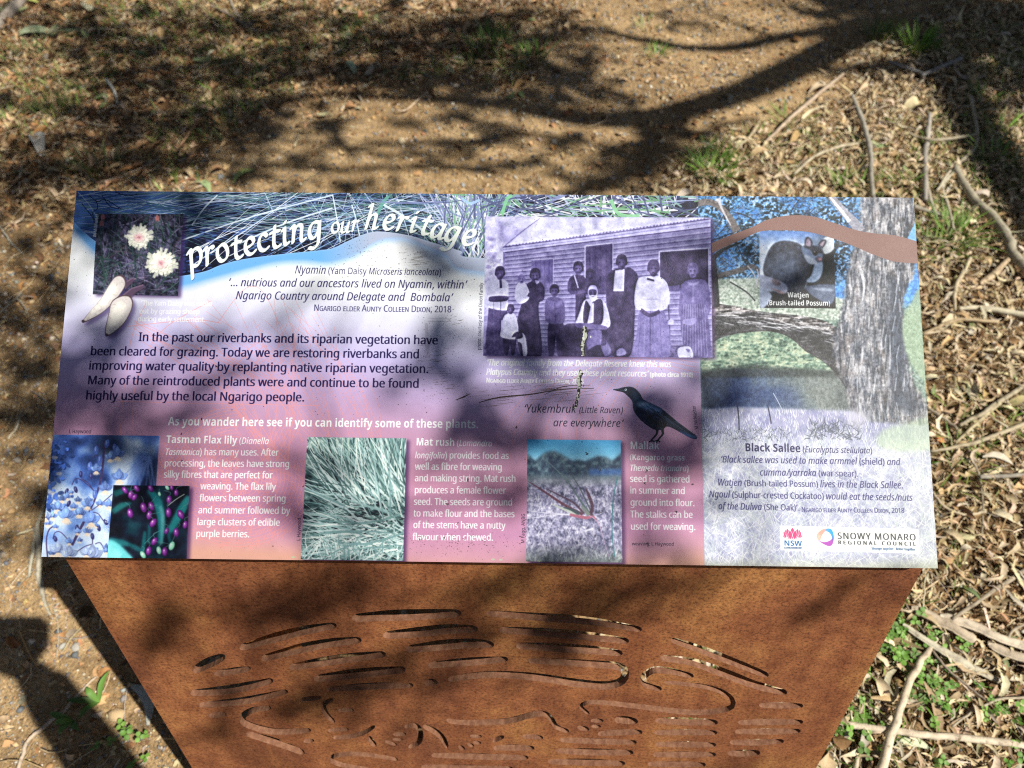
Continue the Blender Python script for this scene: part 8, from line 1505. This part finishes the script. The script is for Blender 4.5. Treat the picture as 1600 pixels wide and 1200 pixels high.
SHADE_GROUND = [(100, 40, .14, 40, 4.3), (250, 70, .12, 34, 4.3), (300, 110, .12, 34, 4.2), (210, 130, .12, 34, 4.2), (120, 190, .10, 26, 4.1), (200, 215, .12, 34, 4), (300, 190, .12, 36, 4), (360, 165, .12, 36, 4.1), (440, 160, .10, 28, 4.1), (60, 265, .12, 32, 3.9), (230, 255, .10, 26, 3.9), (390, 40, .12, 30, 4.3), (480, 45, .12, 30, 4.3), (620, 110, .14, 42, 4.2), (680, 60, .16, 50, 4.4), (740, 50, .16, 50, 4.4), (860, 110, .12, 36, 4.1), (930, 150, .09, 28, 4), (870, 160, .08, 24, 4), (780, 170, .07, 20, 4),
 (1310, 30, .10, 30, 4.4), (1360, 45, .12, 34, 4.4), (1500, 75, .14, 44, 4.3), (1550, 70, .14, 44, 4.3), (1530, 15, .14, 44, 4.4), (880, 130, .10, 30, 4.1), (960, 170, .07, 20, 4), (1240, 15, .08, 20, 4.4), (1020, 250, .08, 30, 3.9), (1060, 215, .07, 24, 3.9), (980, 265, .08, 30, 3.9), (700, 140, .10, 30, 4.1), (560, 120, .10, 28, 4.2), (440, 95, .10, 28, 4.2), (1280, 20, .10, 20, 4.4), (1400, 60, .12, 34, 4.4), (1470, 75, .12, 36, 4.3), (1540, 130, .10, 30, 4.2), (1590, 20, .16, 50, 4.4), (1590, 100, .14, 44, 4.3), (1440, 10, .16, 46, 4.4), (1570, 170, .06, 14, 4.1), (1480, 130, .07, 20, 4.2),
 (150, 60, .16, 40, 4.3), (30, 150, .14, 36, 4.2), (340, 150, .14, 36, 4.1), (450, 120, .10, 26, 4.2), (520, 110, .10, 26, 4.2), (660, 130, .14, 40, 4.2), (560, 75, .12, 34, 4.3), (210, 20, .12, 30, 4.4), (340, 40, .12, 30, 4.3), (30, 230, .10, 26, 4.0), (170, 265, .12, 34, 3.9), (90, 290, .12, 34, 3.9), (330, 205, .10, 28, 4), (820, 25, .12, 34, 4.3), (940, 95, .07, 18, 4.1), (470, 250, .05, 10, 3.8), (640, 195, .04, 8, 3.9), (810, 255, .06, 12, 3.8), (1000, 240, .10, 34, 3.9), (880, 225, .05, 10, 3.9),
   # where the leaf sprays put their shade: layout point, radius m, leaves, height m
 (650, 75, .20, 60, 4.4), (720, 100, .20, 60, 4.4), (790, 110, .18, 50, 4.3), (840, 60, .16, 44, 4.3), (600, 120, .12, 30, 4.2), (560, 40, .14, 34, 4.3), (480, 75, .10, 20, 4.2), (700, 30, .18, 50, 4.5), (880, 75, .12, 30, 4.2), (900, 130, .07, 16, 4), (760, 140, .14, 34, 4),
 (90, 92, .16, 36, 4.2), (180, 100, .10, 20, 4.2), (330, 90, .16, 36, 4.2), (400, 110, .12, 30, 4.2), (270, 130, .12, 26, 4), (180, 165, .18, 40, 4.1), (250, 180, .14, 34, 4), (420, 195, .10, 24, 3.9), (385, 225, .09, 22, 3.9), (290, 250, .12, 28, 3.8), (110, 225, .12, 22, 4), (60, 20, .14, 24, 4.4), (430, 20, .14, 24, 4.4), (260, 30, .12, 20, 4.3),
 (1030, 225, .09, 34, 3.9), (1000, 275, .12, 34, 3.9), (940, 292, .10, 26, 3.8), (1060, 200, .08, 22, 3.9), (514, 196, .045, 14, 3.8), (415, 185, .06, 14, 3.8), (430, 280, .10, 20, 3.8), (560, 285, .07, 10, 3.8), (710, 185, .09, 16, 3.9), (770, 205, .07, 12, 3.9), (730, 240, .05, 8, 3.9), (1075, 40, .06, 12, 4), (1030, 25, .05, 8, 4),
 (1380, 15, .16, 46, 4.4), (1450, 30, .18, 50, 4.4), (1520, 40, .18, 50, 4.4), (1580, 60, .18, 50, 4.4), (1560, 100, .14, 40, 4.3), (1500, 110, .12, 34, 4.2), (1420, 112, .08, 20, 4.2), (1340, 115, .07, 20, 4.1), (1590, 140, .08, 20, 4.2), (1330, 10, .12, 30, 4.4),
 (60, 340, .16, 44, 3.9), (20, 300, .14, 34, 3.9), (40, 400, .14, 40, 3.9), (90, 460, .09, 24, 3.8), (30, 470, .14, 40, 3.8), (60, 520, .12, 36, 3.8), (20, 560, .12, 34, 3.8), (80, 590, .10, 28, 3.8), (60, 640, .09, 24, 3.7), (90, 650, .06, 18, 3.7), (55, 785, .05, 14, 3.6), (10, 660, .06, 14, 3.6), (35, 720, .05, 6, 3.6), (20, 850, .06, 8, 3.6)]
SHADE_SHEET = [(165, 605, .09, 13, 3.6), (225, 635, .085, 13, 3.6), (285, 605, .05, 6, 3.6), (125, 655, .05, 6, 3.6), (185, 350, .05, 3, 3.8), (300, 340, .05, 2, 3.8), (330, 545, .03, 2, 3.7), (480, 530, .04, 3, 3.7), (620, 600, .03, 2, 3.6),
 (748, 520, .04, 3, 3.7), (775, 565, .06, 4, 3.7), (835, 600, .075, 6, 3.7), (890, 612, .05, 3, 3.7), (725, 610, .03, 3, 3.6), (775, 660, .035, 4, 3.6), (812, 690, .025, 5, 3.6), (1035, 665, .035, 9, 3.6), (1062, 690, .03, 4, 3.6), (805, 765, .025, 4, 3.5),
 (1150, 400, .05, 3, 3.8), (1235, 425, .05, 3, 3.8), (1130, 612, .04, 4, 3.7), (690, 422, .014, 4, 3.7), (110, 750, .04, 2, 3.5), (462, 790, .02, 2, 3.5)]
SHADE_PLATE = [(245, 990, .025, 12, 3.4), (270, 970, .02, 8, 3.4), (400, 955, .035, 10, 3.4), (470, 935, .04, 12, 3.4), (550, 925, .05, 14, 3.5), (760, 935, .05, 16, 3.5), (840, 940, .06, 20, 3.5), (930, 945, .06, 20, 3.5), (1010, 938, .05, 14, 3.5), (860, 990, .05, 18, 3.4), (930, 985, .04, 12, 3.4), (500, 1090, .04, 14, 3.3), (570, 1062, .045, 14, 3.3), (620, 1045, .04, 12, 3.3), (455, 1105, .03, 9, 3.3), (695, 1000, .035, 9, 3.4), (380, 1065, .025, 4, 3.3), (1290, 950, .03, 5, 3.5), (345, 1155, .025, 5, 3.2)]

# ---------------------------------------------------------------- the photographer, behind the camera; the shade left of the plate is theirs
def build_added_grove():  # unseen trees added around the place to cut sky light and deepen shade
    r = np.random.default_rng(29)
    bm_, N, L, b = material('grove bark', .85, .2); tc = N.new('ShaderNodeTexCoord'); n = noise_node(N, L, 7, 5, .6, tc.outputs['Object']); L.new(ramp_node(N, L, n.outputs[0], [(.35, (.12, .10, .085)), (.65, (.36, .32, .28))]).outputs[0], b.inputs['Base Color'])
    lm, N, L, b = material('grove leaf', .6, .3); at = N.new('ShaderNodeAttribute'); at.attribute_name = 'tint'; L.new(at.outputs[0], b.inputs['Base Color'])
    for x, y, H, rad, label in ((-3.4, 3.6, 7.5, 2.6, 'added sky-blocking leaning dark-barked eucalyptus beyond the left litter'), (-5.6, .4, 8.5, 3.0, 'added sky-blocking tall eucalyptus to the left of the sign'), (-1.2, 6.4, 8.0, 2.9, 'added sky-blocking broad eucalyptus straight behind the sign across the track'), (2.6, 6.2, 7.0, 2.6, 'added sky-blocking rough-barked eucalyptus behind the right-hand litter'),
                                (5.4, 4.4, 8.5, 3.0, 'added sky-blocking eucalyptus with a wide crown on the right bank'), (-3.6, -1.6, 7.0, 2.4, 'added sky-blocking short eucalyptus to the left of the photographer'), (.6, 4.6, 8.6, 2.8, 'added sky-blocking slender eucalyptus leaning over the far side of the track'), (-3.3, 1.6, 8.2, 2.7, 'added sky-blocking eucalyptus at the outer edge of the left litter'), (3.9, 2.0, 9.5, 2.6, 'added sky-blocking high-crowned eucalyptus beside the right-hand litter'), (7.6, 1.2, 8.0, 2.8, 'added sky-blocking eucalyptus at the far right past the fallen branches')):
        root = empty('eucalyptus_tree', (x, y, 0)); tag(root, label, 'tree'); W = Mesh(); LV = Mesh()
        tx, ty = r.normal(0, .4, 2); P = smooth([(0, 0, -.1), (.1*tx, .1*ty, H*.25), (.5*tx, .5*ty, H*.5), (tx, ty, H*.8), (1.1*tx, 1.1*ty, H)], 5); V, F, c = tube(P, [.22, .17, .13, .08, .03], 10, .04, r); W.add(V, F)
        for k in range(120):
            d = r.normal(0, 1, 3); d /= np.linalg.norm(d); p = np.array([tx*.8, ty*.8, H*.68]) + d*np.array([rad, rad, H*.30])*r.uniform(.35, 1)**.6
            w = p + (x, y, 0); f = w - SUN*(w[2]/SUN[2])
            if -2.7 < f[0] < 2.7 and -.8 < f[1] < 4.0: continue
            m = 36; Q = p + r.normal(0, .30, (m, 3)); R = rotations(m, .8, r); Vf, Ff = leaf_form(.2, .3, .0, .1, 2, .17); X = np.einsum('nij,vj->nvi', R, Vf)*r.uniform(.26, .40, m)[:, None, None] + Q[:, None]
            cc = np.array((.06, .09, .04))*np.exp(r.normal(0, .25, (m, 1))); LV.add(X.reshape(-1, 3), (Ff[None] + (np.arange(m)*len(Vf))[:, None, None]).reshape(-1, 4), np.repeat(cc, len(Vf), 0))
            if k % 3 == 0: V, F, c = tube(smooth([P[int(len(P)*.55)], (P[int(len(P)*.6)] + p)/2 + (0, 0, .25), p], 4), [.06, .035, .012], 6, .0, r); W.add(V, F)
        link('trunk', W.build('trunk'), bm_, root); link('crown', LV.build('crown'), lm, root)

def skin(name, verts, edges, radii, root=0, sub=2):
    me = bpy.data.meshes.new(name); me.from_pydata(verts, edges, []); o = bpy.data.objects.new('tmp', me); COL.objects.link(o)
    md = o.modifiers.new('s', 'SKIN'); md.use_smooth_shade = True; sv = me.skin_vertices[0].data
    for i, rr in enumerate(radii): sv[i].radius = (rr, rr) if np.isscalar(rr) else rr
    for i in range(len(verts)): sv[i].use_root = i == root
    ss = o.modifiers.new('d', 'SUBSURF'); ss.levels = ss.render_levels = sub
    bpy.context.view_layer.update(); out = bpy.data.meshes.new_from_object(o.evaluated_get(bpy.context.evaluated_depsgraph_get())); bpy.data.objects.remove(o); out.name = name; return out
def build_person():
    root = empty('person', (0, -.46, 0)); tag(root, 'person in dark jacket and jeans holding a phone up over the sign', 'person'); O = np.array([0, -.46, 0])
    def mat(n, c, rough=.8):
        m, N, L, b = material(n, rough, .2); tc = N.new('ShaderNodeTexCoord'); k = noise_node(N, L, 40, 4, .6, tc.outputs['Object']); L.new(ramp_node(N, L, k.outputs[0], [(.3, tuple(.8*v for v in c)), (.7, tuple(min(1, 1.15*v) for v in c))]).outputs[0], b.inputs['Base Color']); return m
    skinm, jack, jean, shoe, hair = mat('skin', (.55, .34, .25), .55), mat('jacket cloth', (.05, .06, .08)), mat('denim', (.08, .11, .18)), mat('shoe', (.05, .045, .04), .5), mat('hair', (.04, .03, .02))
    dn = -FWD; q = CAM_P + dn*.014                                    # phone centre line
    # one body: head, neck, trunk, arms and legs
    wr = CAM_P + RIGHT*.034 + dn*.050 - UP*.085; el = np.array([.13, -.27, 1.10]); shr = np.array([.19, -.44, 1.40]); shl = np.array([-.19, -.46, 1.40]); ell_ = np.array([-.25, -.50, 1.12]); wl = np.array([-.25, -.42, .87])
    V = [(0, -.48, .95), (0, -.47, 1.10), (0, -.46, 1.28), (0, -.45, 1.42), (0, -.42, 1.50), (0, -.37, 1.57), (0, -.335, 1.655), (0, -.345, 1.72), tuple(shr), tuple((shr + el)/2), tuple(el), tuple((el + wr)/2), tuple(wr), tuple(shl), tuple((shl + ell_)/2), tuple(ell_), tuple((ell_ + wl)/2), tuple(wl),
         (.10, -.48, .88), (.115, -.46, .66), (.115, -.44, .48), (.12, -.48, .28), (.12, -.50, .08), (-.10, -.48, .88), (-.115, -.46, .66), (-.115, -.45, .48), (-.12, -.49, .28), (-.12, -.51, .08), (.135, -.36, .045), (-.135, -.37, .045), tuple(wr + UP*.012 - RIGHT*.03)]
    E = [(0, 1), (1, 2), (2, 3), (3, 4), (4, 5), (5, 6), (6, 7), (3, 8), (8, 9), (9, 10), (10, 11), (11, 12), (3, 13), (13, 14), (14, 15), (15, 16), (16, 17), (0, 18), (18, 19), (19, 20), (20, 21), (21, 22), (0, 23), (23, 24), (24, 25), (25, 26), (26, 27), (22, 28), (27, 29), (12, 30)]
    R = [(.155, .11), (.14, .10), (.155, .11), (.11, .085), .055, .055, (.072, .088), (.06, .075), .062, .052, .045, .042, .034, .062, .05, .042, .040, .027, .088, .075, .058, .055, .04, .088, .075, .058, .055, .04, .036, .036, .03]
    V = [tuple(np.array(v) - O) for v in V]
    link('body', skin('body', V, E, R), skinm, root)
    idx = [0, 1, 2, 3, 8, 9, 10, 11, 12, 13, 14, 15, 16]; mp = {k: i for i, k in enumerate(idx)}
    jv = [V[i] for i in idx] + [tuple(np.array((0, -.485, .84)) - O), tuple(np.array((0, -.445, 1.50)) - O)]; jr = [tuple(np.atleast_1d(R[i])*np.ones(2)*{3: 1.5, 8: 1.32, 13: 1.32, 2: 1.22}.get(i, 1.14) + .006) for i in idx] + [(.17, .125), (.105, .10)]
    link('jacket', skin('jacket', jv, [(mp[a], mp[b]) for a, b in E if a in mp and b in mp] + [(0, len(idx)), (3, len(idx) + 1)], jr), jack, root)
    idx = [0, 18, 19, 20, 21, 22, 23, 24, 25, 26, 27]; mp2 = {k: i for i, k in enumerate(idx)}
    link('trousers', skin('trousers', [V[i] for i in idx], [(mp2[a], mp2[b]) for a, b in E if a in mp2 and b in mp2], [tuple(np.atleast_1d(R[i])*np.ones(2)*(1.0 if i == 0 else 1.12) + .006) for i in idx]), jean, root)
    for a, b in ((22, 28), (27, 29)):
        link('shoe', skin('shoe', [V[a], tuple(np.array(V[b])*.5 + np.array(V[a])*.5 - (0, 0, .02)), tuple(np.array(V[b]) + (0, .05, -.005))], [(0, 1), (1, 2)], [.05, .05, .042]), shoe, root)
    bm = bmesh.new(); bmesh.ops.create_uvsphere(bm, u_segments=28, v_segments=18, radius=1)
    bmesh.ops.delete(bm, geom=[v for v in bm.verts if v.co.y > .35 and v.co.z < .42 or v.co.z < -.62], context='VERTS')
    for v in bm.verts: v.co = (v.co.x*.094, v.co.y*.112, v.co.z*.115); v.co += Vector((0, .112, 1.685)) + v.co.normalized()*(.006*noise.noise(v.co*60))
    me = bpy.data.meshes.new('hair'); bm.to_mesh(me); bm.free(); [setattr(q, 'use_smooth', True) for q in me.polygons]; link('hair', me, hair, root)
    # face: nose, brow, ears
    F0 = np.array((0, -.335, 1.64)) - O; fd = np.array((0, .80, -.6)); fu = np.array((0, .6, .8))
    f = Mesh()
    for c, s in ((fd*.092 - fu*.005, (.012, .018, .022)), (fd*.080 + fu*.030, (.05, .012, .010)), (np.array((.078, 0, 0)), (.01, .018, .028)), (np.array((-.078, 0, 0)), (.01, .018, .028)), (fd*.084 - fu*.045, (.024, .008, .006)), (fd*.080 - fu*.07, (.022, .016, .014))):
        bm = bmesh.new(); bmesh.ops.create_icosphere(bm, subdivisions=2, radius=1); VV = np.array([v.co[:] for v in bm.verts])*s; FF = np.array([[v.index for v in t.verts] for t in bm.faces]); bm.free(); f.add(VV + F0 + c, FF)
    link('face', f.build('face'), skinm, root)
    # right hand: palm behind the phone, thumb and fingers round its edges
    def hand(w, ax, ay, az, curl, name):
        """w wrist; ax across the palm towards the thumb, ay towards the fingertips, az palm normal"""
        vs, es, rs = [w - O, w + ay*.035 - O, w + ay*.075 - O], [(0, 1), (1, 2)], [(.026, .018), (.036, .016), (.036, .014)]
        for off, l in ((.030, .072), (.010, .082), (-.010, .076), (-.030, .060)):
            b = w + ay*.085 + ax*off; p, a = b, 0.0; i0 = len(vs); vs.append(b - O); rs.append(.0095); es.append((2, i0))
            for k, fr in enumerate((.45, .32, .23)):
                a += curl; p = p + (ay*math.cos(a) + az*math.sin(a))*l*fr; vs.append(p - O); rs.append(.0092 - .001*k); es.append((len(vs) - 2, len(vs) - 1))
        b = w + ay*.03 + ax*.034; i0 = len(vs); vs.append(b - O); rs.append(.012); es.append((1, i0))
        for k, (dx, dy, dz) in enumerate(((.022, .020, .010), (.010, .024, .014), (.0, .022, .008))):
            b = b + ax*dx + ay*dy + az*dz*math.copysign(1, curl); vs.append(b - O); rs.append(.0105 - .001*k); es.append((len(vs) - 2, len(vs) - 1))
        link('hand', skin(name, [tuple(v) for v in vs], es, rs), skinm, root)
    hand(wr + UP*.008, RIGHT*.46 + UP*.88, -RIGHT*.88 + UP*.46, FWD*.9, .28, 'hand right')
    hand(wl, np.array((0, .9, .3)), np.array((0, .25, -.97)), np.array((1., 0, 0)), .35, 'hand left')
    # the phone, held level, its lens at the camera
    ph = empty('phone', (0, 0, 0)); tag(ph, 'dark slim phone held level over the sign to take its picture', 'phone')
    c = CAM_P + dn*.010 - RIGHT*.045 - UP*.018; RM = np.eye(4); RM[:3, 0], RM[:3, 1], RM[:3, 2], RM[:3, 3] = RIGHT, UP, dn, c; ph.matrix_world = Matrix(RM.tolist())
    def slab(w, h, d, bev):
        bm = bmesh.new(); bmesh.ops.create_cube(bm, size=1); bmesh.ops.scale(bm, vec=(w, h, d), verts=bm.verts); bmesh.ops.bevel(bm, geom=[e for e in bm.edges if abs((e.verts[0].co - e.verts[1].co).z) > d*.9], offset=.010, segments=4, affect='EDGES'); bmesh.ops.bevel(bm, geom=[e for e in bm.edges if abs((e.verts[0].co - e.verts[1].co).z) < 1e-6], offset=bev, segments=2, affect='EDGES'); me = bpy.data.meshes.new('slab'); bm.to_mesh(me); bm.free(); return me
    link('case', slab(.162, .077, .0085, .0015), mat('phone case', (.03, .03, .035), .35), ph)
    s = link('screen', slab(.152, .068, .0008, .0002), mat('screen glass', (.02, .02, .022), .1), ph); s.location = (0, 0, .0047)
build_sign()
build_ground()
build_litter()
build_sticks()
build_grass()
build_tree()
build_added_grove()
build_person()
